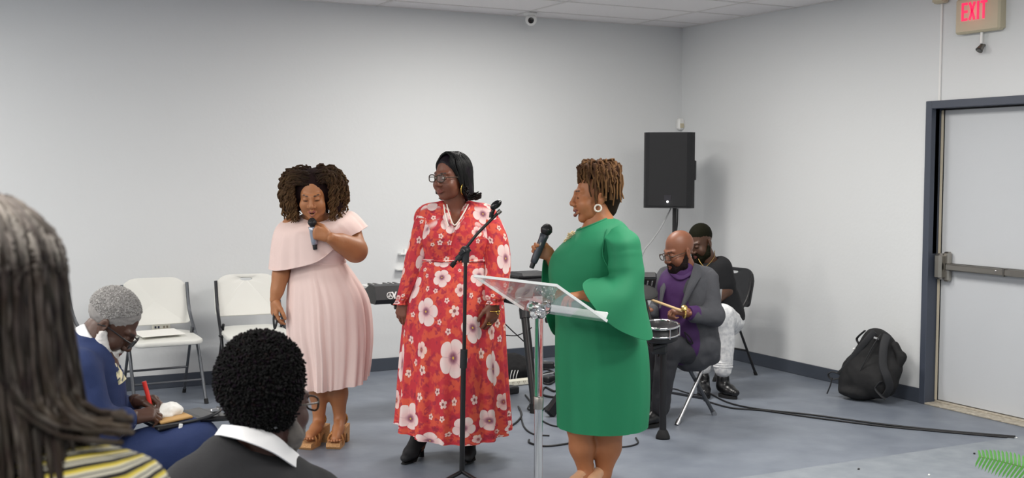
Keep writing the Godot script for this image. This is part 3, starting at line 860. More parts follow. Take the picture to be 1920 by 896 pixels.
func build_backpack() -> void:
	var t := thing("backpack", "black backpack slumped on the floor against the right wall", "backpack", Vector3(5.978, 0, -6.033), -0.7808)
	var nz := FastNoiseLite.new()
	nz.frequency = 7.0; nz.seed = 8
	var s := Soft.new()
	s.cap(Vector3(0.016, 0.409, 0.073), Vector3(-0.014, 0.187, 0.091), 0.085, 0.15, 0.05, 0.75)
	s.cap(Vector3(-0.109, 0.119, 0.051), Vector3(0.05, 0.142, 0.131), 0.115, 0.12, 0.05)
	s.cap(Vector3(-0.129, 0.21, 0.04), Vector3(0.009, 0.411, 0.089), 0.07, 0.07, 0.05)
	s.cap(Vector3(0.125, 0.24, 0.14), Vector3(0.087, 0.395, 0.078), 0.07, 0.06, 0.05)
	s.ell(Vector3(-0.082, 0.058, 0.077), Vector3(0.14, 0.05, 0.12), 0.03)
	obj("body", s.build(Geo.new(), 0.011, Transform3D.IDENTITY, nz, 0.012), M.nylon, t)
	s = Soft.new()
	s.cap(Vector3(0.185, 0.313, 0.16), Vector3(0.142, 0.393, 0.123), 0.028, 0.03, 0.02)
	s.cap(Vector3(0.152, 0.226, 0.158), Vector3(0.191, 0.328, 0.164), 0.03, 0.03, 0.02)
	obj("side_pocket", s.build(Geo.new(), 0.01), M.nylon, t)
	obj("shoulder_strap", Geo.new().tube(curve([Vector3(0.091, 0.477, 0.222), Vector3(0.068, 0.403, 0.267), Vector3(0.067, 0.28, 0.294), Vector3(0.096, 0.2, 0.302), Vector3(0.112, 0.123, 0.271), Vector3(0.079, 0.055, 0.229)]), 0.028, 10, null, 0.3, Vector3(0, 0, 1)), M.strap, t)
	obj("shoulder_strap", Geo.new().tube(curve([Vector3(0.008, 0.487, 0.159), Vector3(-0.078, 0.378, 0.143), Vector3(-0.164, 0.236, 0.098), Vector3(-0.221, 0.164, 0.062)]), 0.022, 10, null, 0.3, Vector3(0, 0, 1)), M.strap, t)
	obj("carry_loop", Geo.new().tube(curve([Vector3(-0.056, 0.484, 0.099), Vector3(-0.108, 0.425, 0.066), Vector3(-0.096, 0.39, 0.082)]), 0.014, 8, null, 0.4), M.strap, t)
	obj("hip_strap", Geo.new().tube(curve([Vector3(-0.199, 0.156, 0.056), Vector3(-0.265, 0.177, 0.046), Vector3(-0.297, 0.155, 0.036), Vector3(-0.271, 0.123, 0.041), Vector3(-0.199, 0.143, 0.066)]), 0.013, 8, null, 0.4), M.strap, t)
	obj("hip_strap", Geo.new().tube(curve([Vector3(-0.271, 0.135, 0.041), Vector3(-0.281, 0.082, 0.044), Vector3(-0.303, 0.019, 0.021)]), 0.012, 8, null, 0.4), M.strap, t)
	obj("hip_strap", Geo.new().tube(curve([Vector3(0.056, 0.166, 0.266), Vector3(0.023, 0.112, 0.243), Vector3(0.058, 0.07, 0.276), Vector3(0.086, 0.049, 0.273)]), 0.015, 8, null, 0.4), M.strap, t)
	obj("zipper", Geo.new().tube(curve([Vector3(0.05, 0.479, 0.191), Vector3(-0.004, 0.39, 0.205), Vector3(-0.074, 0.238, 0.193), Vector3(-0.132, 0.111, 0.161)]), 0.004, 6), M.strap, t)
	obj("label_patch", Geo.new().box(Vector3(0.019, 0.446, 0.178), Vector3(0.035, 0.014, 0.006), Basis.from_euler(Vector3(-0.4, 0, -0.3)), 0.002), M.cable_grey, t)
	obj("zipper_pull", Geo.new().box(Vector3(-0.127, 0.356, 0.112), Vector3(0.02, 0.012, 0.01), Basis(Vector3.BACK, 0.6), 0.003), M.white_gloss, t)

func build_lectern() -> void:
	var at := Vector3(2.597, 0.991, -4.725)
	var t := thing("lectern", "clear acrylic lectern with slanted top on one round pole", "lectern", Vector3(at.x, 0, at.z))
	var e1 := Vector3(0.213, 0, 0.977)
	var e2 := Vector3(0.843, -0.505, -0.184)
	var nn := e2.cross(e1).normalized()
	if nn.y < 0: nn = -nn
	var b := Basis(e1.normalized(), nn, e1.cross(nn).normalized())
	var c := Vector3(0, at.y, 0)
	var w := 0.584
	var d := 0.357
	obj("top_panel", Geo.new().box(c, Vector3(w, 0.012, d), b, 0.001), M.acrylic, t)
	var zs: float = sign(b.z.dot(e2))
	for q in [[Vector3(0, 0, -d / 2 * zs), Vector3(w, 0.0125, 0.004)], [Vector3(-w / 2, 0, 0), Vector3(0.004, 0.0125, d)], [Vector3(w / 2, 0, 0), Vector3(0.004, 0.0125, d)]]:
		obj("polished_edge", Geo.new().box(c + b * q[0], q[1], b), M.acrylic_edge, t)
	obj("book_ledge", Geo.new().box(c + b * Vector3(0.03, 0.022, (d / 2 - 0.006) * zs), Vector3(w - 0.08, 0.034, 0.012), b, 0.002), M.acrylic_edge, t)
	# cut-crystal joint
	var g := Geo.new()
	for i in 7:
		var w2 := TAU * i / 7
		g.lathe([Vector2(0.0005, -0.03), Vector2(0.022, -0.018), Vector2(0.03, 0.0), Vector2(0.022, 0.018), Vector2(0.0005, 0.03)], 6, Transform3D(Basis.from_euler(Vector3(w2, w2 * 1.7, 0.4)), c + Vector3(cos(w2) * 0.032, -0.055 + 0.018 * sin(w2 * 2.0), sin(w2) * 0.032)))
	obj("crystal_joint", g, M.crystal, t)
	obj("socket", Geo.new().lathe([Vector2(0.0005, -0.035), Vector2(0.026, -0.03), Vector2(0.03, -0.02), Vector2(0.018, 0.015), Vector2(0.034, 0.03), Vector2(0.0005, 0.034)], 20, Transform3D(Basis.IDENTITY, c + Vector3(0, -0.06, 0))), M.chrome, t)
	var yc: float = 0.525
	obj("upper_pole", Geo.new().lathe([Vector2(0.0005, yc), Vector2(0.0195, yc + 0.001), Vector2(0.0195, 0.895), Vector2(0.0005, 0.896)], 40), M.acrylic_solid, t)
	obj("collar", Geo.new().lathe([Vector2(0.0005, yc - 0.055), Vector2(0.0225, yc - 0.053), Vector2(0.0225, yc + 0.004), Vector2(0.0005, yc + 0.006)], 32), M.steel, t)
	obj("lower_pole", Geo.new().lathe([Vector2(0.0005, 0.02), Vector2(0.0195, 0.021), Vector2(0.0195, yc - 0.05), Vector2(0.0005, yc - 0.049)], 32), M.chrome, t)
	obj("base", Geo.new().lathe([Vector2(0.0005, 0.0), Vector2(0.2, 0.0), Vector2(0.2, 0.01), Vector2(0.19, 0.02), Vector2(0.05, 0.026), Vector2(0.0005, 0.03)], 40), M.chrome, t)

func build_mic_stand() -> void:
	var t := thing("microphone_stand", "black microphone boom stand in front of the red floral dress", "microphone stand", Vector3(2.515, 0, -5.392), -0.4364)
	obj("pole", Geo.new().tube(PackedVector3Array([Vector3(0, 0.028, 0), Vector3(0.007, 0.606, 0), Vector3(0.01, 0.606, 0), Vector3(0.017, 1.132, 0)]), [0.0135, 0.0135, 0.0095, 0.0095], 12), M.black_metal, t)
	obj("height_clutch", Geo.new().rod(Vector3(0.007, 0.568, 0), Vector3(0.01, 0.664, 0), 0.019, 14), M.black_plastic, t)
	var g := Geo.new().rod(Vector3(0.015, 1.111, 0), Vector3(0.02, 1.192, 0), 0.020, 12)
	g.ball(Vector3(0.015, 1.171, 0), Vector3(0.026, 0.024, 0.024))
	g.rod(Vector3(-0.026, 1.124, 0), Vector3(0.036, 1.184, 0), 0.017, 12)
	obj("boom_joint", g, M.black_plastic, t)
	obj("wing_nut", Geo.new().box(Vector3(-0.002, 1.164, 0.03), Vector3(0.035, 0.02, 0.012), Basis(Vector3.BACK, 0.7), 0.004), M.black_plastic, t)
	obj("boom", Geo.new().tube(PackedVector3Array([Vector3(-0.048, 1.1, 0), Vector3(0.077, 1.258, 0), Vector3(0.193, 1.375, 0)]), 0.008, 10), M.black_metal, t)
	obj("boom_end", Geo.new().rod(Vector3(-0.056, 1.089, 0), Vector3(-0.037, 1.113, 0), 0.012, 12), M.rubber, t)
	obj("boom_end", Geo.new().rod(Vector3(0.18, 1.361, 0), Vector3(0.196, 1.377, 0), 0.011, 12), M.steel_dark, t)
	g = Geo.new().rod(Vector3(0.147, 1.339, 0), Vector3(0.15, 1.367, 0), 0.012)
	g.ball(Vector3(0.171, 1.405, 0.01), Vector3(0.034, 0.019, 0.02), Basis(Vector3.BACK, 0.65))
	g.rod(Vector3(0.15, 1.356, 0), Vector3(0.161, 1.388, 0), 0.010)
	obj("microphone_clip", g, M.black_gloss, t)
	for k in 3:
		var w := [1.05, 2.15, 4.75][k] as float
		var e := Vector3(cos(w) * 0.24, 0.012, sin(w) * 0.24)
		obj("leg", Geo.new().rod(Vector3(0, 0.031, 0), e, 0.011), M.black_metal, t)
		obj("foot_cap", Geo.new().ball(e, Vector3(0.018, 0.012, 0.018)), M.rubber, t)

func build_fern() -> void:
	# frond of a potted fern, its pot stand just outside the frame
	var t := thing("potted_fern", "green fern frond reaching in at the bottom right corner", "fern", Vector3(4.0, 0, -2.74))
	obj("pot", Geo.new().lathe([Vector2(0.0005, 0.0), Vector2(0.09, 0.0), Vector2(0.12, 0.25), Vector2(0.13, 0.265), Vector2(0.13, 0.29), Vector2(0.115, 0.29), Vector2(0.11, 0.27), Vector2(0.0005, 0.265)], 32), M.ivory, t)
	var rng := RandomNumberGenerator.new()
	rng.seed = 21
	var tip := Vector3(3.777, 0.45, -3.22) - Vector3(4.0, 0, -2.74)
	for k in 13:
		var w := TAU * k / 13.0
		var e := Vector3(cos(w) * 0.34, 0.2 + rng.randf() * 0.14, sin(w) * 0.34)
		if k == 0: e = tip
		elif (e - tip).length() < 0.36: continue
		var mid := Vector3(e.x * 0.5, maxf(e.y, 0.27) + 0.06, e.z * 0.5)
		if k == 0: mid = e * 0.5 + Vector3(0, 0.185, 0)
		var fr := obj("frond", Geo.new().tube(curve([Vector3(0, 0.27, 0), mid, e], 8), [0.004, 0.004, 0.004, 0.004, 0.004, 0.004, 0.004, 0.0035, 0.003, 0.003, 0.003, 0.0025, 0.0025, 0.002, 0.002, 0.0015, 0.001], 6), M.fern_stem, t)
		var g := Geo.new()
		for i in 26:
			var u := 0.3 + 0.7 * i / 25.0
			var p := bez(Vector3(0, 0.27, 0), mid * 2.0 - (Vector3(0, 0.27, 0) + e) * 0.5, e, u)
			var p2 := bez(Vector3(0, 0.27, 0), mid * 2.0 - (Vector3(0, 0.27, 0) + e) * 0.5, e, u + 0.01)
			var dir := (p2 - p).normalized()
			var side := dir.cross(Vector3.UP).normalized()
			if k == 0: side = side.rotated(dir, -0.95)
			for s: float in [-1, 1]:
				var ln := (0.055 if k == 0 else 0.05) * sin(PI * clampf(0.2 + (1.0 - u) * 1.1, 0, 1)) + 0.006
				var q := p + side * s * ln + dir * ln * 0.35 + Vector3.DOWN * ln * 0.25
				var wd := dir * 0.0055
				g.flat([p - wd, p + wd, p.lerp(q, 0.7) + wd * 0.8 + Vector3(0, 0.004, 0), q, p.lerp(q, 0.7) - wd * 0.8 + Vector3(0, 0.004, 0)])
		obj("leaflets", g, M.fern, fr)

# ---------------------------------------------------------------- people tools
const HEAD_CELL := 0.0040

# a head with a face, added to the body's mesh; xf puts the point between the ears
func head(g: Geo, xf: Transform3D, skin: Color, o := {}) -> void:
	var w: float = o.get("w", 1.0)
	var full: float = o.get("full", 1.0)
	var open: float = o.get("open", 0.0)
	var start := g.v.size()
	g.col = skin
	var s := Soft.new()
	s.ell(Vector3(0, 0.045, -0.015), Vector3(0.073 * w, 0.087, 0.094), 0.02)
	s.ell(Vector3(0, -0.022, 0.026), Vector3(0.061 * w, 0.085, 0.066), 0.03)
	s.cap(Vector3(-0.033 * w, -0.07, 0.03), Vector3(0.033 * w, -0.07, 0.03), 0.031, 0.031, 0.03)
	s.ell(Vector3(0, -0.096 - 0.008 * open, 0.061), Vector3(0.024, 0.018, 0.02), 0.025)
	for k: float in [-1, 1]:
		s.ell(Vector3(k * 0.037 * w, -0.034, 0.06), Vector3(0.027, 0.025, 0.023) * full, 0.022)
		s.cap(Vector3(k * 0.012, 0.024 - o.get("frown", 0.0) * 0.006, 0.089), Vector3(k * 0.045, 0.027, 0.072), 0.010, 0.009, 0.014)
		s.ell(Vector3(k * 0.031, 0.005, 0.108), Vector3(0.019, 0.0125, 0.02), 0.014, Basis.IDENTITY, true)
		s.ell(Vector3(k * 0.031, 0.004, 0.0805), Vector3(0.0165, 0.0115, 0.0125), 0.006)
	s.cap(Vector3(0, 0.02, 0.090), Vector3(0, -0.026, 0.109), 0.0075, 0.0115, 0.012)
	s.ell(Vector3(0, -0.031, 0.111), Vector3(0.0145, 0.011, 0.0105), 0.008)
	for k: float in [-1, 1]: s.ell(Vector3(k * 0.0155, -0.035, 0.1), Vector3(0.0095, 0.0085, 0.011), 0.006)
	s.cap(Vector3(0, -0.042, 0.095), Vector3(0, -0.06, 0.095), 0.008, 0.009, 0.01)
	var ly := -0.075 - 0.012 * open
	if open > 0.0: s.ell(Vector3(0, (-0.062 + ly) / 2, 0.103), Vector3(0.017, 0.0075 * open + 0.001, 0.022), 0.004, Basis.IDENTITY, true)
	for k: float in [-1, 1]:
		s.cap(Vector3(0, -0.0615, 0.0985), Vector3(k * 0.023, -0.067 - 0.003 * open, 0.085), 0.0065, 0.0035, 0.005)
		s.cap(Vector3(0, ly, 0.0965), Vector3(k * 0.022, -0.068 - 0.004 * open, 0.084), 0.0078, 0.0035, 0.005)
		var eb := Basis.from_euler(Vector3(0, k * 0.3, k * -0.08))
		s.ell(Vector3(k * 0.076 * w, -0.004, -0.012), Vector3(0.008, 0.031, 0.019), 0.006, eb)
		s.ell(Vector3(k * 0.074 * w, -0.032, -0.004), Vector3(0.008, 0.011, 0.010), 0.006)
		s.ell(Vector3(k * 0.086 * w, 0.0, -0.008), Vector3(0.006, 0.016, 0.009), 0.005, eb, true)
	s.build(g, HEAD_CELL, xf)
	var b := xf.basis.orthonormalized()
	var z := xf.basis.x.length()
	var lips: Color = o.get("lips", skin.lerp(lin("8a3f3f"), 0.45))
	for k: float in [-1, 1]:
		g.paint(xf * Vector3(k * 0.011, -0.063, 0.096), Vector3(0.017, 0.0085, 0.014) * z, lips, 0.35, start, b)
		g.paint(xf * Vector3(k * 0.010, ly - 0.002, 0.095), Vector3(0.017, 0.010, 0.014) * z, lips, 0.35, start, b)
		g.paint(xf * Vector3(k * 0.022, 0.028 - o.get("frown", 0.0) * 0.004, 0.088), Vector3(0.011, 0.005, 0.02) * z, lin("16100d"), 0.4, start, b)
		g.paint(xf * Vector3(k * 0.038, 0.029, 0.08), Vector3(0.010, 0.0045, 0.02) * z, lin("16100d"), 0.4, start, b)
		g.paint(xf * Vector3(k * 0.031, -0.003, 0.09), Vector3(0.017, 0.0045, 0.012) * z, lin("120c0a"), 0.5, start, b)
		g.paint(xf * Vector3(k * 0.008, -0.041, 0.104), Vector3(0.0045, 0.003, 0.01) * z, lin("120a08"), 0.5, start, b)
	if open > 0.0: g.paint(xf * Vector3(0, (-0.062 + ly) / 2, 0.09), Vector3(0.016, 0.007 * open + 0.001, 0.016) * z, lin("200c0c"), 0.3, start, b)
	if open > 0.4:
		g.col = lin("d8cfc2")
		g.box(xf * Vector3(0, -0.0655, 0.091), Vector3(0.02, 0.004, 0.004) * z, b)
	if o.get("eyes", "open") == "open":
		for k: float in [-1, 1]:
			g.col = lin("d9d2c8")
			g.ball(xf * Vector3(k * 0.031, 0.0035, 0.0835), Vector3(0.0138, 0.0062, 0.0125) * z, b, 8)
			g.col = lin("0d0806")
			g.ball(xf * Vector3(k * 0.031 + o.get("gaze", 0.0) * 0.005, 0.0035, 0.0905), Vector3(0.0055, 0.0052, 0.005) * z, b, 6)
	g.col = skin

# wrist at xf's origin, fingers along +y, palm towards -z; side +1 puts the thumb at +x
func hand(g: Geo, xf: Transform3D, side: float, curls: Array, skin: Color, spread := 0.10, thumb_in := 0.5, size := 1.0) -> void:
	var start := g.v.size()
	g.col = skin
	var s := Soft.new()
	s.cap(Vector3(0, -0.02, 0), Vector3(0, 0.015, 0), 0.026, 0.026, 0.02, 0.72)
	var bx := [0.028, 0.010, -0.009, -0.026]
	var by := [0.090, 0.096, 0.091, 0.082]
	var ln := [0.072, 0.080, 0.074, 0.058]
	for f in 4:
		s.cap(Vector3(side * bx[f] * 0.55, 0.018, 0), Vector3(side * bx[f], by[f] - 0.012, 0.0), 0.0145, 0.0125, 0.016)
	s.ell(Vector3(side * 0.02, 0.035, -0.010), Vector3(0.019, 0.028, 0.014), 0.015)
	for f in 4:
		var c: float = curls[f + 1]
		var yaw: float = -side * (1.5 - f) * spread
		var p := Vector3(side * bx[f], by[f] - 0.012, 0)
		var a := 0.0
		var r := 0.0100 - (0.0012 if f == 3 else 0.0)
		for j in 3:
			a += c * [1.15, 1.45, 0.9][j]
			var d := Vector3(-sin(yaw) * cos(a), cos(yaw) * cos(a), -sin(a))
			var q: Vector3 = p + d * ln[f] * [0.46, 0.31, 0.26][j]
			s.cap(p, q, r, r - 0.0009, 0.003)
			p = q
			r -= 0.0009
	var t0 := Vector3(side * 0.022, 0.022, -0.006)
	var t1 := Vector3(side * 0.044, 0.052, -0.012 - 0.014 * thumb_in)
	var c0: float = curls[0]
	var d1 := Vector3(side * (0.55 - 0.9 * c0), 0.8, -0.15 - 0.75 * c0).normalized()
	var d2 := Vector3(side * (0.35 - 1.3 * c0), 0.85, -0.15 - 0.9 * c0).normalized()
	s.cap(t0, t1, 0.0165, 0.0125, 0.012)
	s.cap(t1, t1 + d1 * 0.034, 0.0120, 0.0105, 0.005)
	s.cap(t1 + d1 * 0.034, t1 + d1 * 0.034 + d2 * 0.026, 0.0105, 0.0088, 0.003)
	s.build(g, 0.0042, xf * Transform3D(Basis.from_scale(Vector3.ONE * size), Vector3.ZERO))
	var palm := skin.lerp(lin("c79a80"), 0.35)
	g.paint(xf * (Vector3(0, 0.06, -0.024) * size), Vector3(0.05, 0.07, 0.018) * size, palm, 0.6, start, xf.basis.orthonormalized())

func hand_at(wrist: Vector3, fingers: Vector3, palm: Vector3) -> Transform3D:
	var y := fingers.normalized()
	var z := (-palm - y * (-palm).dot(y)).normalized()
	return Transform3D(Basis(y.cross(z), y, z), wrist)

func facing(at: Vector3, pitch: float, yaw: float, roll := 0.0, size := 1.0) -> Transform3D:
	return Transform3D(Basis.from_euler(Vector3(pitch, yaw, roll)) * Basis.from_scale(Vector3.ONE * size), at)

func glasses(parent: Node3D, xf: Transform3D, m: Material, round_ := 0.5, called := "glasses") -> MeshInstance3D:
	var g := Geo.new()
	var lens := Geo.new()
	for k: float in [-1, 1]:
		var ps := PackedVector3Array()
		var poly := PackedVector2Array()
		for i in 25:
			var a := TAU * i / 24
			var e := 0.65
			var q := Vector2(signf(cos(a)) * pow(absf(cos(a)), e) * 0.0255, signf(sin(a)) * pow(absf(sin(a)), e) * 0.019)
			var c := Vector3(k * 0.0325, 0.0, 0.112)
			var bend := Basis(Vector3.UP, k * 0.12)
			ps.append(xf * (c + bend * Vector3(q.x, q.y, 0)))
			if i < 24: poly.append(q)
		g.tube(ps, 0.0030, 6)
		lens.prism(poly, 0.0012, xf * Transform3D(Basis(Vector3.UP, k * 0.12), Vector3(k * 0.0325, 0, 0.112)))
		g.tube(PackedVector3Array([xf * Vector3(k * 0.057, 0.006, 0.109), xf * Vector3(k * 0.072, 0.006, 0.085), xf * Vector3(k * 0.081, 0.004, 0.0), xf * Vector3(k * 0.078, -0.012, -0.03)]), 0.0027, 6)
	g.tube(PackedVector3Array([xf * Vector3(-0.009, 0.006, 0.113), xf * Vector3(0, 0.009, 0.115), xf * Vector3(0.009, 0.006, 0.113)]), 0.0018, 6)
	var o := obj(called, g, m, parent)
	obj("lens", lens, M.lens, o)
	return o

# a ring of key points, smooth and closed
func ring(keys: Array, u: float) -> Vector3:
	var m := keys.size()
	var x := fposmod(u, 1.0) * m
	var i := int(x) % m
	return (keys[i] as Vector3).cubic_interpolate(keys[(i + 1) % m], keys[(i + m - 1) % m], keys[(i + 2) % m], x - int(x))

# cloth through several rings of keys
func drape(g: Geo, rings: Array, nu: int, nv: int, th: float, folds := 0, amp := 0.0, size := Vector2.ONE, seed_ := 1) -> Geo:
	var m := rings.size()
	var nz := FastNoiseLite.new()
	nz.seed = seed_; nz.frequency = 1.0
	var f := func(u: float, v: float) -> Vector3:
		var x := clampf(v, 0, 1) * (m - 1)
		var i := mini(int(x), m - 2)
		var p := ring(rings[i], u).cubic_interpolate(ring(rings[i + 1], u), ring(rings[maxi(i - 1, 0)], u), ring(rings[mini(i + 2, m - 1)], u), x - i)
		if folds > 0:
			var c := (ring(rings[i], 0.0) + ring(rings[i], 0.5) + ring(rings[i], 0.25) + ring(rings[i], 0.75)) / 4.0
			var d := p - c
			d.y = 0
			var wob := nz.get_noise_2d(cos(u * TAU) * 1.4, sin(u * TAU) * 1.4)
			p += d.normalized() * amp * pow(v, 1.4) * sin(u * TAU * folds + wob * 5.0) * (0.6 + 0.8 * nz.get_noise_2d(cos(u * TAU) * 2.0 + 9.0, sin(u * TAU) * 2.0) + 0.2)
		return p
	return g.sheet(f, nu, nv, th, true, size)

# ring of eight keys: an ellipse of half width rx and depth rz, tipped by `tip` from left to right
func oval(c: Vector3, rx: float, rz: float, tip := 0.0, front := 0.0) -> Array:
	var out := []
	for i in 12:
		var a := TAU * i / 12
		out.append(c + Vector3(cos(a) * rx, cos(a) * tip + maxf(sin(a), 0.0) * front, sin(a) * rz))
	return out

# hair of small coils or locks scattered over a lump
func coils(g: Geo, at: Vector3, r: Vector3, b: Basis, count: int, len: float, thick: float, c1: Color, c2: Color, rng: RandomNumberGenerator, keep: Callable) -> void:
	var made := 0
	for i in count:
		var y := 1.0 - 2.0 * (i + 0.5) / count
		var a := i * 2.399963
		var q := Vector3(sqrt(1.0 - y * y) * cos(a), y, sqrt(1.0 - y * y) * sin(a))
		if not keep.call(q): continue
		var p := at + b * (q * r)
		var out := (b * (q / r)).normalized()
		var t := out.cross(Vector3(rng.randf() - 0.5, rng.randf() - 0.5, rng.randf() - 0.5)).normalized()
		var t2 := out.cross(t)
		var ps := PackedVector3Array()
		var L := len * (0.6 + rng.randf() * 0.8)
		for k in 6:
			var w := k * 1.35 + rng.randf()
			ps.append(p + out * L * (k / 5.0 - 0.15) + (t * cos(w) + t2 * sin(w)) * thick * 1.3)
		g.col = c1.lerp(c2, rng.randf())
		g.tube(ps, thick, 4)
		made += 1

func pump(parent: Node3D, toe: Vector3, heel: Vector3, m: Material, high: float, called := "shoe") -> void:
	var f := toe - heel
	f.y = 0
	var L := f.length()
	var b := Basis(Vector3.UP.cross(f.normalized()), Vector3.UP, f.normalized())
	var s := Soft.new()
	s.cap(Vector3(0, 0.022, L * 0.94), Vector3(0, 0.03, L * 0.68), 0.022, 0.036, 0.02, 0.75, Vector3.UP)
	s.cap(Vector3(0, 0.03, L * 0.68), Vector3(0, high + 0.015, L * 0.14), 0.034, 0.030, 0.02)
	s.ell(Vector3(0, high + 0.03, L * 0.10), Vector3(0.031, 0.034, 0.035), 0.02)
	var xf := Transform3D(b, Vector3(heel.x, 0, heel.z))
	var o := obj(called, s.build(Geo.new(), 0.007, xf), m, parent)
	var g := Geo.new().tube(PackedVector3Array([xf * Vector3(0, high, L * 0.1), xf * Vector3(0, high * 0.5, L * 0.07), xf * Vector3(0, 0, L * 0.07)]), [0.024, 0.011, 0.011], 10)
	obj("heel", g, m, o)
	obj("sole", Geo.new().tube(PackedVector3Array([xf * Vector3(0, 0.004, L * 0.98), xf * Vector3(0, 0.004, L * 0.7), xf * Vector3(0, high * 0.5, L * 0.42), xf * Vector3(0, high - 0.006, L * 0.12)]), [0.012, 0.036, 0.026, 0.026], 12, null, 0.14, Vector3.UP), m, o)

func low_shoe(parent: Node3D, toe: Vector3, heel: Vector3, m: Material, called := "shoe") -> void:
	var f := toe - heel
	f.y = 0
	var L := f.length()
	var b := Basis(Vector3.UP.cross(f.normalized()), Vector3.UP, f.normalized())
	var xf := Transform3D(b, Vector3(heel.x, 0, heel.z))
	var s := Soft.new()
	s.cap(Vector3(0, 0.045, L * 0.9), Vector3(0, 0.052, L * 0.55), 0.034, 0.045, 0.02, 0.8, Vector3.UP)
	s.cap(Vector3(0, 0.055, L * 0.55), Vector3(0, 0.075, L * 0.16), 0.044, 0.042, 0.02)
	s.cap(Vector3(0, 0.075, L * 0.18), Vector3(0, 0.13, L * 0.18), 0.044, 0.045, 0.02)
	var o := obj(called, s.build(Geo.new(), 0.008, xf), m, parent)
	var poly := PackedVector2Array()
	for i in 28:
		var a := TAU * i / 28
		poly.append(Vector2(cos(a) * 0.047 * (1.0 - 0.12 * sin(a)), L * 0.5 + sin(a) * L * 0.5))
	obj("sole", Geo.new().prism(poly, 0.022, xf * Transform3D(Basis(Vector3(1, 0, 0), Vector3(0, 0, 1), Vector3(0, -1, 0)), Vector3(0, 0.011, 0))), M.rubber, o)
	for k in 3: obj("lace", Geo.new().rod(xf * Vector3(-0.018, 0.098 + 0.012 * k, L * (0.5 - 0.06 * k)), xf * Vector3(0.018, 0.098 + 0.012 * k, L * (0.5 - 0.06 * k)), 0.003, 6), M.strap, o)

func microphone(called: String, label: String, parent_at: Vector3, turn: float, top: Vector3, tail: Vector3, body_m: Material, head_r := 0.026) -> void:
	var t := thing(called, label, "microphone", parent_at, turn)
	var d := tail - top
	var L := d.length()
	var xf := Transform3D(Basis(Quaternion(Vector3.UP, -d / L)), tail)
	obj("handle", Geo.new().lathe([Vector2(0.0005, 0.03), Vector2(0.0165, 0.03), Vector2(0.019, 0.05), Vector2(0.0215, L - 0.075), Vector2(0.024, L - 0.055), Vector2(0.0005, L - 0.054)], 24, xf), body_m, t)
	obj("antenna", Geo.new().lathe([Vector2(0.0005, 0.0), Vector2(0.012, 0.001), Vector2(0.013, 0.03), Vector2(0.0005, 0.031)], 16, xf), M.black_plastic, t)
	obj("grille", Geo.new().ball(xf * Vector3(0, L - 0.030, 0), Vector3(head_r, head_r * 1.15, head_r), xf.basis, 14), M.mic_mesh, t)
	obj("grille_band", Geo.new().lathe([Vector2(head_r, L - 0.037), Vector2(head_r + 0.0015, L - 0.033), Vector2(head_r + 0.0015, L - 0.027), Vector2(head_r, L - 0.023)], 24, xf), M.black_metal, t)
	obj("switch", Geo.new().box(xf * Vector3(0, L * 0.55, 0.0205), Vector3(0.008, 0.018, 0.005), xf.basis, 0.002), M.steel_dark, t)

func floral() -> ImageTexture:
	var S := 1024
	var im := Image.create(S, S, false, Image.FORMAT_RGB8)
	var nz := FastNoiseLite.new()
	nz.seed = 4; nz.frequency = 0.012; nz.fractal_octaves = 4
	var n1 := nz.get_seamless_image(S, S)
	nz.seed = 7; nz.frequency = 0.02
	var n2 := nz.get_seamless_image(S, S)
	var ca := Color("c4303c"); var cb := Color("d9553f"); var cc := Color("a4263f")
	var d1 := n1.get_data()
	var d2 := n2.get_data()
	var out := PackedByteArray()
	out.resize(S * S * 3)
	for i in S * S:
		var a := smoothstep(105.0, 165.0, float(d1[i]))
		var b := smoothstep(150.0, 185.0, float(d2[i])) * 0.8
		var k := ca.lerp(cb, a).lerp(cc, b)
		out[i * 3] = k.r8; out[i * 3 + 1] = k.g8; out[i * 3 + 2] = k.b8
	im.set_data(S, S, false, Image.FORMAT_RGB8, out)
	var rng := RandomNumberGenerator.new()
	rng.seed = 12
	var placed := []
	# dark leafy sprigs, then small blossoms, then large ones
	for i in 26: blossom(im, rng.randf() * S, rng.randf() * S, 16 + rng.randf() * 16, rng.randf() * TAU, Color("861c3a"), Color("5a1026"), rng, 0.55)
	for kind in [[15, 66.0, 94.0], [9, 34.0, 46.0], [46, 17.0, 24.0]]:
		var tries := 0
		var made := 0
		while made < kind[0] and tries < 1500:
			tries += 1
			var p := Vector2(rng.randf(), rng.randf()) * S
			var r: float = kind[1] + rng.randf() * (kind[2] - kind[1])
			var ok := true
			for q in placed:
				var d := (p - Vector2(q.x, q.y)).abs()
				d = Vector2(minf(d.x, S - d.x), minf(d.y, S - d.y))
				if d.length() < r + q.z + 4.0: ok = false; break
			if not ok: continue
			placed.append(Vector3(p.x, p.y, r))
			made += 1
			if kind[1] > 40: blossom(im, p.x, p.y, r, rng.randf() * TAU, Color("ecd4d0"), Color("4e1f3c"), rng, 1.0)
			else: blossom(im, p.x, p.y, r, rng.randf() * TAU, Color("f6efe4"), Color("5a2030"), rng, 0.8)
	return ImageTexture.create_from_image(im)

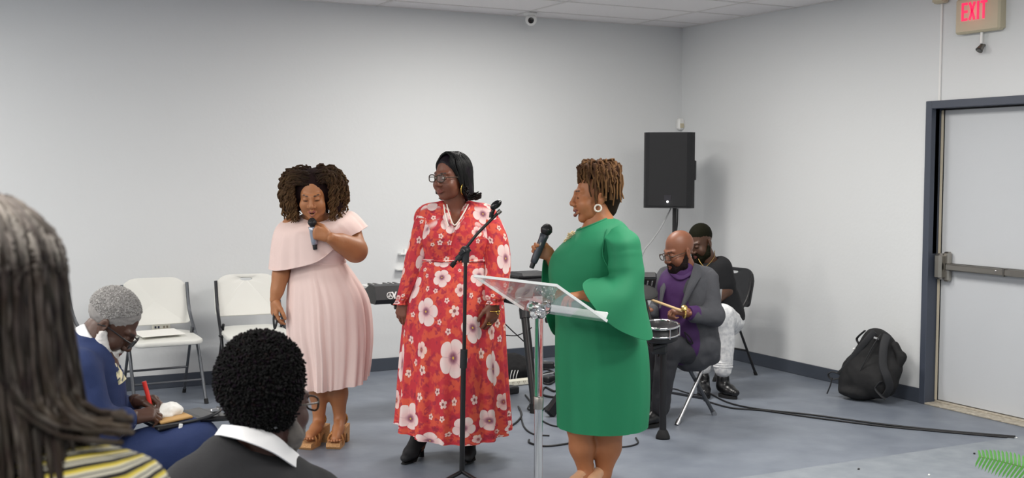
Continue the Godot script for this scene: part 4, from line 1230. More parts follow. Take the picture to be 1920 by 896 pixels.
func blossom(im: Image, cx: float, cy: float, r: float, turn: float, petal: Color, heart: Color, rng: RandomNumberGenerator, dense: float) -> void:
	var S := im.get_width()
	var sq := 0.75 + rng.randf() * 0.25
	var tl := rng.randf() * PI
	for y in range(int(cy - r) - 1, int(cy + r) + 2):
		for x in range(int(cx - r) - 1, int(cx + r) + 2):
			var d := Vector2(x - cx, y - cy).rotated(tl)
			d.y /= sq
			d = d.rotated(-tl + turn)
			var q := d.length() / r
			if q > 1.0: continue
			var a := d.angle()
			var lobe := absf(cos(a * 2.5))
			var edge := (0.62 + 0.38 * pow(lobe, 0.35)) if r > 40 else (0.35 + 0.65 * pow(lobe, 0.45))
			if q > edge: continue
			var k := petal.lerp(heart, smoothstep(0.42, 0.12, q) * 0.95)
			k = k.lerp(petal.lerp(heart, 0.35), 0.6 * smoothstep(0.25, 0.0, lobe) * smoothstep(1.0, 0.2, q))
			k = k.lerp(Color("d98f93"), 0.35 * smoothstep(0.8, 0.3, q) * (1.0 if r > 40 else 0.0))
			if q < 0.07: k = Color("d8b04a")
			var px := posmod(x, S)
			var py := posmod(y, S)
			im.set_pixel(px, py, im.get_pixel(px, py).lerp(k, dense))

func people_materials(weave: Texture2D) -> void:
	M.skin = painted(0.48)
	M.hair = painted(0.85)
	M.hair.metallic_specular = 0.3
	M.hair_gloss = painted(0.5)
	M.hair_gloss.metallic_specular = 0.35
	M.lens = mat(Color(0.95, 0.97, 0.97, 0.03), 0.05)
	M.lens.metallic_specular = 0.25
	M.lens.transparency = BaseMaterial3D.TRANSPARENCY_ALPHA
	M.pink = triplanar(bumped(mat(Color("ecd2cb"), 0.85), weave, 0.25), 6.0)
	M.red = mat(Color.WHITE, 0.8)
	M.red.albedo_texture = floral()
	M.red_body = triplanar(M.red.duplicate(), 1.35)
	M.red.uv1_scale = Vector3(1, 1, 1)
	M.green = triplanar(bumped(mat(Color("107950"), 0.75), weave, 0.2), 6.0)
	M.gold = mat(Color("d9b25a"), 0.25, 1.0)
	M.pearl = mat(Color("efe6da"), 0.3)
	M.tan = triplanar(bumped(mat(Color("b9804a"), 0.6), weave, 0.2), 5.0)
	M.cork = triplanar(mat(Color.WHITE, 0.8), 4.0)
	M.cork.albedo_texture = noise_tex(256, 0.12, 3, false, 1, ramp(Color("a87748"), Color("cfa273")), 8)
	M.boot = triplanar(bumped(mat(Color("1b1b1e"), 0.7), weave, 0.25), 5.0)
	M.nude = mat(Color("c79a78"), 0.3)
	M.mic_mesh = triplanar(bumped(mat(Color("17171a"), 0.5, 0.3), weave, 1.0), 12.0)
	M.mic_body = mat(Color("3a3e46"), 0.4, 0.3)
	M.mic_silver = mat(Color("aab0bc"), 0.3, 0.7)
	M.tweed = triplanar(bumped(mat(Color.WHITE, 0.95), weave, 0.5), 5.0)
	M.tweed.albedo_texture = noise_tex(256, 0.25, 3, false, 1, ramp(Color("2c2d32"), Color("66676c")), 3)
	M.purple = triplanar(bumped(mat(Color("3c1550"), 0.7), weave, 0.25), 5.0)
	M.trousers = triplanar(bumped(mat(Color("2a2b30"), 0.85), weave, 0.3), 5.0)
	M.leather = mat(Color("141416"), 0.3)
	M.tee = triplanar(bumped(mat(Color("0f1014"), 0.9), weave, 0.3), 5.0)
	M.jeans = triplanar(bumped(mat(Color.WHITE, 0.9), weave, 0.2), 3.0)
	M.jeans.albedo_texture = noise_tex(256, 0.035, 4, false, 1, ramp(Color("c4c6ca"), Color("f4f4f3")), 13)
	M.navy = triplanar(bumped(mat(Color("182a56"), 0.8), weave, 0.3), 5.0)
	M.shirt = triplanar(bumped(mat(Color("e9e9ea"), 0.85), weave, 0.2), 5.0)
	M.suit = triplanar(bumped(mat(Color("1e1e21"), 0.85), weave, 0.3), 5.0)
	M.tie = mat(Color.WHITE, 0.6)
	var tie := Image.create(64, 64, false, Image.FORMAT_RGB8)
	for y in 64:
		for x in 64: tie.set_pixel(x, y, Color("e4d9b4") if (x + y) % 22 < 12 else (Color("39405a") if (x + y) % 22 < 16 else Color("b9b48f")))
	M.tie.albedo_texture = ImageTexture.create_from_image(tie)
	triplanar(M.tie, 9.0)
	M.stripes = mat(Color.WHITE, 0.8)
	var st := Image.create(8, 256, false, Image.FORMAT_RGB8)
	for y in 256:
		var k := Color("1f1c1b")
		var w := fmod(y / 256.0 * 7.0, 1.0)
		if w < 0.24: k = Color("e8d24f")
		elif w < 0.40: k = Color("efe9d2")
		elif w < 0.52: k = Color("2a2724")
		elif w < 0.70: k = Color("e9e4cf")
		for x in 8: st.set_pixel(x, y, k)
	M.stripes.albedo_texture = ImageTexture.create_from_image(st)
	M.red_pen = mat(Color("d8352c"), 0.35)
	M.wood = mat(Color("d9b888"), 0.5)
	M.watch = mat(Color("e3c272"), 0.25, 0.9)

func people_extra() -> void:
	M.tortoise = mat(Color("3a2a1c"), 0.25)
	M.gold_dull = mat(Color("b99a5a"), 0.35, 0.8)
	M.brooch = mat(Color("d8c39a"), 0.3, 0.6)
	M.page = mat(Color("b08a55"), 0.8)
	M.bead_blue = mat(Color("3a7fc0"), 0.4)

func build_people() -> void:
	people_extra()
	pink_singer()
	red_singer()
	green_singer()
	drummer()
	tee_man()
	writing_man()
	curly_man()
	locs_woman()

# twisted lock of hair: a thin tube that sways and thins to its end
func lock(g: Geo, ps: Array, r: float, c1: Color, c2: Color, sides := 5, rough := 0.0, rng: RandomNumberGenerator = null, steps := 4) -> void:
	var line := curve(ps, steps)
	var rs := []
	for i in line.size():
		var t := float(i) / (line.size() - 1)
		rs.append(r * (1.0 - 0.45 * t * t) * (1.0 + (rough * (rng.randf() - 0.5) * 2.0 if rng else 0.0)))
	g.col = c1
	g.tube(line, rs, sides, c2)

func pink_singer() -> void:
	var skin := lin("ab714a")
	var t := thing("person", "singer in pale pink chiffon dress bowing her head over a microphone", "person", Vector3(2.107, 0, -6.424), -0.3169)
	var hx := facing(Vector3(-0.042, 1.433, 0.1), 0.26, -0.12, 0.03, 1.02)
	var g := Geo.new()
	g.col = skin
	var s := Soft.new()
	s.cap(Vector3(-0.023, 1.269, -0.01), Vector3(-0.037, 1.369, 0.06), 0.068, 0.06, 0.03)
	s.cap(Vector3(-0.161, 1.257, -0.02), Vector3(0.14, 1.268, -0.02), 0.06, 0.06, 0.05)
	s.cap(Vector3(-0.018, 1.111, 0), Vector3(-0.007, 0.842, 0), 0.13, 0.15, 0.05, 0.7)
	# her right arm hangs, her left is bent up to the microphone
	s.chain([Vector3(-0.17, 1.24, -0.01), Vector3(-0.225, 0.993, 0.02), Vector3(-0.26, 0.844, 0.05)], [0.048, 0.043, 0.029], 0.03)
	s.cap(Vector3(-0.228, 0.975, 0.025), Vector3(-0.245, 0.895, 0.045), 0.043, 0.036, 0.02)
	s.chain([Vector3(0.161, 1.25, -0.01), Vector3(0.194, 1.122, 0.09), Vector3(0.05, 1.204, 0.235)], [0.062, 0.062, 0.033], 0.03)
	s.cap(Vector3(0.179, 1.135, 0.11), Vector3(0.112, 1.173, 0.17), 0.062, 0.05, 0.03)
	for q in [[Vector3(-0.008, 0.719, 0), Vector3(-0.019, 0.409, -0.01), Vector3(-0.017, 0.287, -0.03), Vector3(-0.018, 0.125, -0.03)], [Vector3(0.095, 0.717, 0), Vector3(0.09, 0.408, 0), Vector3(0.093, 0.286, -0.02), Vector3(0.102, 0.139, -0.02)]]:
		s.chain(q, [0.09, 0.056, 0.052, 0.032], 0.03)
	# feet on the platform soles
	s.chain([Vector3(-0.018, 0.119, -0.03), Vector3(-0.036, 0.098, 0.03), Vector3(-0.071, 0.063, 0.1)], [0.032, 0.032, 0.026], 0.02)
	s.chain([Vector3(0.101, 0.133, -0.02), Vector3(0.091, 0.092, 0.05), Vector3(0.075, 0.05, 0.12)], [0.032, 0.032, 0.027], 0.02)
	s.build(g, 0.0115)
	for q in [[Vector3(-0.08, 0.061, 0.12), -0.35], [Vector3(0.069, 0.049, 0.14), -0.1]]:
		for k in 5: g.ball(q[0] + Basis(Vector3.UP, q[1]) * Vector3((k - 2) * 0.0145, 0, 0.012 - absf(k - 1.5) * 0.006), Vector3(0.0085, 0.008, 0.014), Basis.IDENTITY, 6)
	head(g, hx, skin, {"full": 1.15, "open": 0.8, "eyes": "shut", "frown": 1.0, "w": 1.02, "lips": lin("8a4a48")})
	hand(g, hand_at(Vector3(-0.26, 0.844, 0.05), Vector3(-0.02, -1, 0.12), Vector3(0.9, 0, -0.4)), -1, [0.2, 0.3, 0.38, 0.45, 0.5], skin)
	hand(g, hand_at(Vector3(0.044, 1.207, 0.24), Vector3(-1, 0.38, 0.05), Vector3(0, 0, -1)), 1, [0.5, 0.95, 1.0, 1.02, 1.05], skin, 0.02, 0.6)
	obj("body", g, M.skin, t)
	# dress: soft bodice, pleated skirt, one-shouldered cape
	s = Soft.new()
	s.cap(Vector3(-0.125, 1.245, -0.01), Vector3(0.091, 1.257, -0.01), 0.07, 0.07, 0.05)
	s.ell(Vector3(-0.024, 1.163, 0), Vector3(0.165, 0.15, 0.125), 0.05)
	for x in [Vector3(-0.089, 1.148, 0.09), Vector3(0.042, 1.153, 0.09)]: s.ell(x, Vector3(0.085, 0.085, 0.075), 0.05)
	s.cap(Vector3(-0.015, 1.056, 0), Vector3(-0.012, 1.026, 0), 0.148, 0.155, 0.05, 0.8)
	s.ell(Vector3(-0.029, 1.321, 0.06), Vector3(0.072, 0.045, 0.09), 0.01, Basis.IDENTITY, true)
	obj("bodice", s.build(Geo.new(), 0.011), M.pink, t)
	var rings := [oval(Vector3(-0.015, 1.059, 0), 0.146, 0.12), oval(Vector3(0.005, 0.979, 0), 0.185, 0.155), oval(Vector3(0.038, 0.841, 0), 0.226, 0.19), oval(Vector3(0.049, 0.656, 0), 0.232, 0.2), oval(Vector3(0.054, 0.486, 0), 0.210, 0.19)]
	var hem := oval(Vector3(0.051, 0.375, 0), 0.192, 0.18, 0.022, -0.04)
	rings.append(hem)
	g = drape(Geo.new(), rings, 130, 30, 0.003, 8, 0.036, Vector2(1.4, 0.8), 3)
	obj("skirt", g, M.pink, t)
	obj("waist_gather", Geo.new().tube(_loop(oval(Vector3(-0.015, 1.056, 0), 0.149, 0.122), 40), 0.010, 8), M.pink, t)
	var neck := [Vector3(0.062, 1.318, -0.02), Vector3(0.055, 1.31, 0.03), Vector3(0.031, 1.297, 0.075), Vector3(-0.026, 1.283, 0.095), Vector3(-0.082, 1.298, 0.075), Vector3(-0.115, 1.311, 0.03), Vector3(-0.119, 1.318, -0.03), Vector3(-0.081, 1.328, -0.075), Vector3(-0.029, 1.331, -0.09), Vector3(0.026, 1.328, -0.075)]
	var mid := [Vector3(0.177, 1.342, -0.02), Vector3(0.144, 1.318, 0.08), Vector3(0.077, 1.259, 0.165), Vector3(-0.023, 1.202, 0.19), Vector3(-0.134, 1.218, 0.15), Vector3(-0.224, 1.221, 0.085), Vector3(-0.251, 1.252, -0.02), Vector3(-0.188, 1.265, -0.12), Vector3(-0.03, 1.263, -0.14), Vector3(0.118, 1.301, -0.12)]
	var low := [Vector3(0.262, 1.256, -0.02), Vector3(0.222, 1.237, 0.085), Vector3(0.13, 1.189, 0.15), Vector3(-0.012, 1.077, 0.195), Vector3(-0.135, 1.037, 0.165), Vector3(-0.245, 1.015, 0.1), Vector3(-0.288, 1.018, -0.01), Vector3(-0.19, 1.023, -0.13), Vector3(-0.018, 1.106, -0.16), Vector3(0.179, 1.201, -0.12)]
	g = drape(Geo.new(), [neck, mid, low], 100, 18, 0.002, 9, 0.008, Vector2.ONE, 5)
	obj("cape", g, M.pink, t)
	obj("cape_hem", Geo.new().tube(_loop(low, 90), 0.0032, 6), M.pink, t)
	# platform sandals
	for q in [[Vector3(-0.095, 0.028, 0.13), Vector3(0.006, 0.01, -0.09)], [Vector3(0.062, 0.012, 0.14), Vector3(0.12, -0.004, -0.08)]]:
		var f: Vector3 = q[0] - q[1]
		f.y = 0
		var b := Basis(Vector3.UP.cross(f.normalized()), Vector3.UP, f.normalized())
		var xf := Transform3D(b, Vector3(q[1].x, 0, q[1].z))
		var L := f.length()
		var prof := PackedVector2Array([Vector2(0.0, 0.0), Vector2(0.05, 0.0), Vector2(0.062, 0.06), Vector2(0.09, 0.055), Vector2(0.125, 0.0), Vector2(L, 0.0), Vector2(L + 0.012, 0.014), Vector2(L + 0.006, 0.034), Vector2(0.14, 0.042), Vector2(0.07, 0.092), Vector2(-0.01, 0.1)])
		var sd := obj("sandal", Geo.new().prism(prof, 0.08, xf * Transform3D(Basis(Vector3(0, 0, 1), Vector3(0, 1, 0), Vector3(-1, 0, 0)), Vector3.ZERO)), M.cork, t)
		for k in [[L - 0.055, 0.052, 0.043], [L - 0.10, 0.062, 0.042], [0.045, 0.15, 0.036]]:
			obj("strap", Geo.new().torus(xf * Vector3(0, k[1] - 0.012, k[0]), b, k[2], 0.007, 20, 6), M.tan, sd)
		obj("buckle", Geo.new().box(xf * Vector3(0.036, 0.14, 0.05), Vector3(0.006, 0.014, 0.014), b, 0.002), M.gold, sd)
	# full head of twisted curls, dark at the parting and brown at the ends
	var rng := RandomNumberGenerator.new()
	rng.seed = 31
	g = Geo.new()
	g.col = lin("1d1512")
	s = Soft.new()
	s.ell(Vector3(0, 0.05, -0.025), Vector3(0.086, 0.098, 0.10), 0.03)
	for k: float in [-1, 1]:
		s.cap(Vector3(k * 0.09, 0.05, -0.02), Vector3(k * 0.12, -0.06, -0.01), 0.035, 0.045, 0.05)
	s.cap(Vector3(0, 0.0, -0.08), Vector3(0, -0.1, -0.07), 0.08, 0.07, 0.05)
	s.ell(Vector3(0, -0.02, 0.10), Vector3(0.063, 0.098, 0.09), 0.01, Basis.IDENTITY, true)
	s.build(g, 0.008, hx)
	for i in 460:
		var a := rng.randf() * TAU
		var front := sin(a)
		var side := 1.0 if cos(a) > 0.0 else -1.0
		var up := 0.35 + 0.65 * rng.randf()
		var root := Vector3(cos(a) * 0.078 * sqrt(1.05 - up * up * 0.9), 0.045 + 0.092 * up, -0.02 + front * 0.085 * sqrt(1.05 - up * up * 0.9))
		if front > 0.55 and absf(root.x) < 0.03: root.x = side * (0.006 + rng.randf() * 0.03)
		var reach := 0.112 + rng.randf() * 0.075
		var e := Vector3(cos(a) * reach, -0.015 - rng.randf() * 0.125, -0.03 + front * (0.07 if front > 0 else 0.12))
		if front > 0.0 and absf(e.x) < 0.085: e.x = side * (0.085 + rng.randf() * 0.05)
		var m1 := Vector3((root.x + e.x) * 0.5 + side * 0.035, root.y - 0.005 + rng.randf() * 0.02, (root.z + e.z) * 0.5)
		if front > 0.3: m1.x = side * maxf(absf(m1.x), 0.075)
		var m2 := m1.lerp(e, 0.5) + Vector3(side * 0.018, 0.005, 0) + Vector3(rng.randf() - 0.5, rng.randf() - 0.5, rng.randf() - 0.5) * 0.02
		var ps := []
		var base := curve([root, m1, m2, e], 6)
		for k in base.size():
			var w := k * 1.9 + a * 7.0
			ps.append(hx * (base[k] + Vector3(cos(w), 0.3 * sin(w * 1.7), sin(w)) * 0.0085))
		lock(g, ps, 0.0052 + rng.randf() * 0.003, lin("1d1512"), lin("4d3724").lerp(lin("6d5236"), rng.randf()), 5, 0.0, null, 1)
	obj("hair", g, M.hair, t)
	microphone("microphone", "silver and black microphone in the pink dressed singer's raised hand", Vector3(2.107, 0, -6.424), -0.3169, Vector3(-0.051, 1.319, 0.225), Vector3(-0.032, 1.138, 0.21), M.mic_silver, 0.023)
	var st := thing("wrist_strap", "black strap hanging from the pink dressed singer's lowered hand", "strap", Vector3(2.107, 0, -6.424), -0.3169)
	obj("band", Geo.new().tube(curve([Vector3(-0.263, 0.775, 0.075), Vector3(-0.266, 0.734, 0.085), Vector3(-0.26, 0.685, 0.085), Vector3(-0.248, 0.733, 0.085), Vector3(-0.257, 0.774, 0.07)]), 0.006, 8), M.strap, st)

func _loop(keys: Array, steps: int) -> PackedVector3Array:
	var out := PackedVector3Array()
	for i in steps + 1: out.append(ring(keys, float(i) / steps))
	return out

func red_singer() -> void:
	var skin := lin("764735")
	var t := thing("person", "woman in red floral dress with glasses standing behind the microphone stand", "person", Vector3(2.565, 0, -5.804), -0.4161)
	var hx := facing(Vector3(0.069, 1.537, 0.02), 0.03, -0.80)
	var g := Geo.new()
	g.col = skin
	var s := Soft.new()
	s.cap(Vector3(0.09, 1.33, -0.03), Vector3(0.086, 1.439, 0), 0.064, 0.058, 0.03)
	s.cap(Vector3(-0.047, 1.31, -0.03), Vector3(0.244, 1.31, -0.03), 0.05, 0.05, 0.05)
	s.cap(Vector3(0.092, 1.132, 0), Vector3(0.098, 1.085, 0), 0.15, 0.15, 0.05, 0.66)
	s.ell(Vector3(0.089, 1.237, 0.02), Vector3(0.115, 0.105, 0.092), 0.04)
	s.cap(Vector3(0.098, 1.114, 0), Vector3(0.087, 0.764, 0), 0.15, 0.18, 0.05, 0.75)
	s.chain([Vector3(-0.064, 1.316, -0.02), Vector3(-0.113, 1.108, 0), Vector3(-0.19, 0.88, 0.03)], [0.055, 0.045, 0.028], 0.03)
	s.chain([Vector3(0.261, 1.311, -0.02), Vector3(0.314, 1.092, 0.09), Vector3(0.295, 0.886, 0.2)], [0.05, 0.042, 0.029], 0.03)
	for q in [[Vector3(-0.02, 0.648, 0), Vector3(-0.073, 0.351, -0.02), Vector3(-0.108, 0.068, -0.03)], [Vector3(0.183, 0.647, 0), Vector3(0.169, 0.349, -0.02), Vector3(0.164, 0.044, -0.03)]]: s.chain(q, [0.1, 0.06, 0.038], 0.03)
	s.build(g, 0.0115)
	head(g, hx, skin, {"full": 1.15, "gaze": -0.4, "w": 1.05, "lips": lin("7b4038")})
	hand(g, hand_at(Vector3(-0.19, 0.877, 0.03), Vector3(-0.12, -1, 0.05), Vector3(0.5, 0, -0.85)), -1, [0.3, 0.25, 0.3, 0.36, 0.42], skin, 0.06)
	hand(g, hand_at(Vector3(0.295, 0.883, 0.205), Vector3(-0.14, -1, 0.1), Vector3(-0.5, 0, -0.85)), 1, [0.25, 0.22, 0.3, 0.35, 0.4], skin, 0.08)
	obj("body", g, M.skin, t)
	s = Soft.new()
	s.cap(Vector3(-0.055, 1.31, -0.03), Vector3(0.249, 1.31, -0.03), 0.078, 0.078, 0.06)
	s.cap(Vector3(0.09, 1.357, -0.03), Vector3(-0.029, 1.322, -0.03), 0.066, 0.072, 0.05)
	s.cap(Vector3(0.09, 1.357, -0.03), Vector3(0.226, 1.322, -0.03), 0.066, 0.072, 0.05)
	s.ell(Vector3(0.095, 1.216, 0), Vector3(0.185, 0.15, 0.125), 0.05)
	for x in [Vector3(0.005, 1.206, 0.075), Vector3(0.177, 1.206, 0.075)]: s.ell(x, Vector3(0.085, 0.085, 0.07), 0.05)
	s.cap(Vector3(0.101, 1.12, 0), Vector3(0.101, 1.097, 0), 0.192, 0.190, 0.04, 0.78)
	# the crossed V neckline is left open over the skin
	s.cap(Vector3(0.094, 1.406, 0.06), Vector3(0.088, 1.281, 0.1), 0.058, 0.012, 0.006, 1.0, Vector3(0, 0, 1), true)
	s.cap(Vector3(0.093, 1.413, 0.11), Vector3(0.087, 1.283, 0.13), 0.062, 0.012, 0.008, 1.0, Vector3(0, 0, 1), true)
	s.ell(Vector3(0.089, 1.421, 0), Vector3(0.064, 0.044, 0.08), 0.008, Basis.IDENTITY, true)
	obj("bodice", s.build(Geo.new(), 0.0105), M.red_body, t)
	# sleeves gathered at the cuffs
	for q in [["sleeve", [oval(Vector3(-0.061, 1.322, -0.02), 0.066, 0.075), oval(Vector3(-0.078, 1.23, -0.01), 0.072, 0.078), oval(Vector3(-0.113, 1.1, 0), 0.070, 0.074), oval(Vector3(-0.15, 0.971, 0.015), 0.058, 0.062), oval(Vector3(-0.179, 0.896, 0.025), 0.045, 0.048), oval(Vector3(-0.193, 0.874, 0.03), 0.036, 0.036), oval(Vector3(-0.196, 0.856, 0.03), 0.044, 0.042)]],
			["sleeve", [oval(Vector3(0.266, 1.322, -0.02), 0.066, 0.075), oval(Vector3(0.294, 1.231, 0.02), 0.076, 0.08), oval(Vector3(0.315, 1.105, 0.08), 0.072, 0.076), oval(Vector3(0.309, 0.982, 0.145), 0.066, 0.068), oval(Vector3(0.301, 0.913, 0.19), 0.053, 0.054), oval(Vector3(0.298, 0.891, 0.2), 0.038, 0.038), oval(Vector3(0.295, 0.875, 0.205), 0.046, 0.044)]]]:
		obj(q[0], drape(Geo.new(), q[1], 48, 30, 0.003, 7, 0.010, Vector2(0.6, 0.75), 4), M.red, t)
	var rings := [oval(Vector3(0.101, 1.103, 0), 0.195, 0.15), oval(Vector3(0.098, 1.027, 0), 0.222, 0.18), oval(Vector3(0.09, 0.881, 0), 0.262, 0.215), oval(Vector3(0.084, 0.706, 0), 0.279, 0.235), oval(Vector3(0.081, 0.471, 0), 0.295, 0.25), oval(Vector3(0.082, 0.259, 0), 0.309, 0.262), oval(Vector3(0.082, 0.186, 0), 0.314, 0.266, -0.012, -0.05)]
	obj("skirt", drape(Geo.new(), rings, 150, 40, 0.003, 15, 0.022, Vector2(2.0, 1.05), 6), M.red, t)
	obj("waistband", Geo.new().tube(_loop(oval(Vector3(0.101, 1.097, 0), 0.194, 0.151), 48), 0.014, 8, null, 0.5), M.red_body, t)
	obj("wrap_edge", Geo.new().tube(curve([Vector3(0.166, 1.382, 0.035), Vector3(0.13, 1.327, 0.1), Vector3(0.093, 1.272, 0.135), Vector3(0.065, 1.196, 0.15), Vector3(0.059, 1.131, 0.15)]), 0.006, 6), M.red_body, t)
	# strings of small white beads
	var nk := obj("necklace", Geo.new().tube(curve([Vector3(0.045, 1.396, 0.045), Vector3(0.057, 1.349, 0.09), Vector3(0.085, 1.288, 0.128), Vector3(0.13, 1.344, 0.095), Vector3(0.16, 1.397, 0.04)]), 0.0038, 8), M.pearl, t)
	obj("string", Geo.new().tube(curve([Vector3(0.028, 1.394, 0.05), Vector3(0.037, 1.335, 0.095), Vector3(0.053, 1.283, 0.135)]), 0.0038, 8), M.pearl, nk)
	var gl := glasses(t, hx * Transform3D(Basis.IDENTITY, Vector3(0, 0.002, 0.0)), M.tortoise)
	obj("earring", Geo.new().torus(hx * Vector3(0.089, -0.060, 0.004), hx.basis * Basis(Vector3.UP, 2.0), 0.026, 0.0032, 24, 6), M.gold, t)
	obj("bracelet", Geo.new().torus(Vector3(0.292, 0.844, 0.205), Basis.from_euler(Vector3(PI / 2 + 0.15, 0, 0.15)), 0.034, 0.0035, 24, 6), M.gold, t)
	obj("bracelet_charm", Geo.new().torus(Vector3(0.313, 0.834, 0.24), Basis.IDENTITY, 0.009, 0.0025, 14, 6), M.gold, t)
	obj("finger_ring", Geo.new().torus(Vector3(0.266, 0.774, 0.235), Basis.from_euler(Vector3(PI / 2 + 0.3, 0, 0.1)), 0.011, 0.0022, 16, 6), M.gold, t)
	# black ankle boots with block heels
	for q in [[Vector3(-0.186, 0.015, 0.12), Vector3(-0.086, -0.004, -0.07), Vector3(-0.102, 0.136, -0.03)], [Vector3(0.158, -0.028, 0.13), Vector3(0.172, -0.042, -0.09), Vector3(0.164, 0.125, -0.03)]]:
		var f: Vector3 = q[0] - q[1]
		f.y = 0
		var b := Basis(Vector3.UP.cross(f.normalized()), Vector3.UP, f.normalized())
		var xf := Transform3D(b, Vector3(q[1].x, 0, q[1].z))
		var L := f.length()
		s = Soft.new()
		s.cap(Vector3(0, 0.032, L * 0.92), Vector3(0, 0.045, L * 0.66), 0.027, 0.04, 0.02, 0.85, Vector3.UP)
		s.cap(Vector3(0, 0.05, L * 0.64), Vector3(0, 0.105, L * 0.25), 0.038, 0.042, 0.02)
		s.cap(Vector3(0, 0.10, L * 0.18), Vector3(0, 0.19, L * 0.20), 0.043, 0.046, 0.02)
		var o := obj("boot", s.build(Geo.new(), 0.008, xf), M.boot, t)
		obj("heel", Geo.new().tube(PackedVector3Array([xf * Vector3(0, 0.09, L * 0.12), xf * Vector3(0, 0.045, L * 0.09), xf * Vector3(0, 0, L * 0.09)]), [0.034, 0.017, 0.017], 10), M.black, o)
		obj("sole", Geo.new().tube(PackedVector3Array([xf * Vector3(0, 0.005, L * 1.04), xf * Vector3(0, 0.006, L * 0.68), xf * Vector3(0, 0.045, L * 0.36), xf * Vector3(0, 0.075, L * 0.12)]), [0.014, 0.041, 0.03, 0.03], 12, null, 0.16, Vector3.UP), M.black, o)
	# straight black bob, tips flipped outward
	var rng := RandomNumberGenerator.new()
	rng.seed = 17
	g = Geo.new()
	g.col = lin("0d0c0d")
	s = Soft.new()
	s.ell(Vector3(0, 0.052, -0.022), Vector3(0.083, 0.090, 0.099), 0.02)
	s.cap(Vector3(0.062, 0.04, -0.03), Vector3(0.078, -0.085, -0.055), 0.034, 0.03, 0.04, 0.8, Vector3(1, 0, 0))
	s.cap(Vector3(-0.06, 0.04, -0.03), Vector3(-0.074, -0.07, -0.055), 0.03, 0.03, 0.04, 0.8, Vector3(1, 0, 0))
	s.cap(Vector3(0, 0.02, -0.075), Vector3(0, -0.095, -0.085), 0.06, 0.05, 0.05)
	s.ell(Vector3(0, -0.025, 0.105), Vector3(0.072, 0.106, 0.098), 0.012, Basis.IDENTITY, true)
	s.build(g, 0.0075, hx)
	for i in 170:
		var a := rng.randf_range(0.18 * PI, 1.82 * PI) + PI / 2          # all round but the face
		var c := Vector3(cos(a), 0, sin(a))
		var root := Vector3(0.012 + rng.randf_range(-0.01, 0.01), 0.141, 0.045 - rng.randf() * 0.09)
		var m1 := Vector3(c.x * 0.087, 0.075, -0.022 + c.z * 0.10)
		var e := Vector3(c.x * 0.098, -0.085 - rng.randf() * 0.03, -0.045 + c.z * 0.085)
		if c.z > 0.25: m1.z = minf(m1.z, 0.055); e = Vector3(signf(c.x) * 0.092, -0.05 - rng.randf() * 0.04, -0.005)
		var flip := e + Vector3(c.x * 0.035, 0.0 + rng.randf() * 0.012, c.z * 0.03 - 0.01)
		lock(g, [hx * root, hx * (root.lerp(m1, 0.55) + Vector3(0, 0.018, 0)), hx * m1, hx * m1.lerp(e, 0.55), hx * e, hx * flip], 0.0048, lin("0f0e0f"), lin("17130f"), 5)
	obj("hair", g, M.hair_gloss, t)

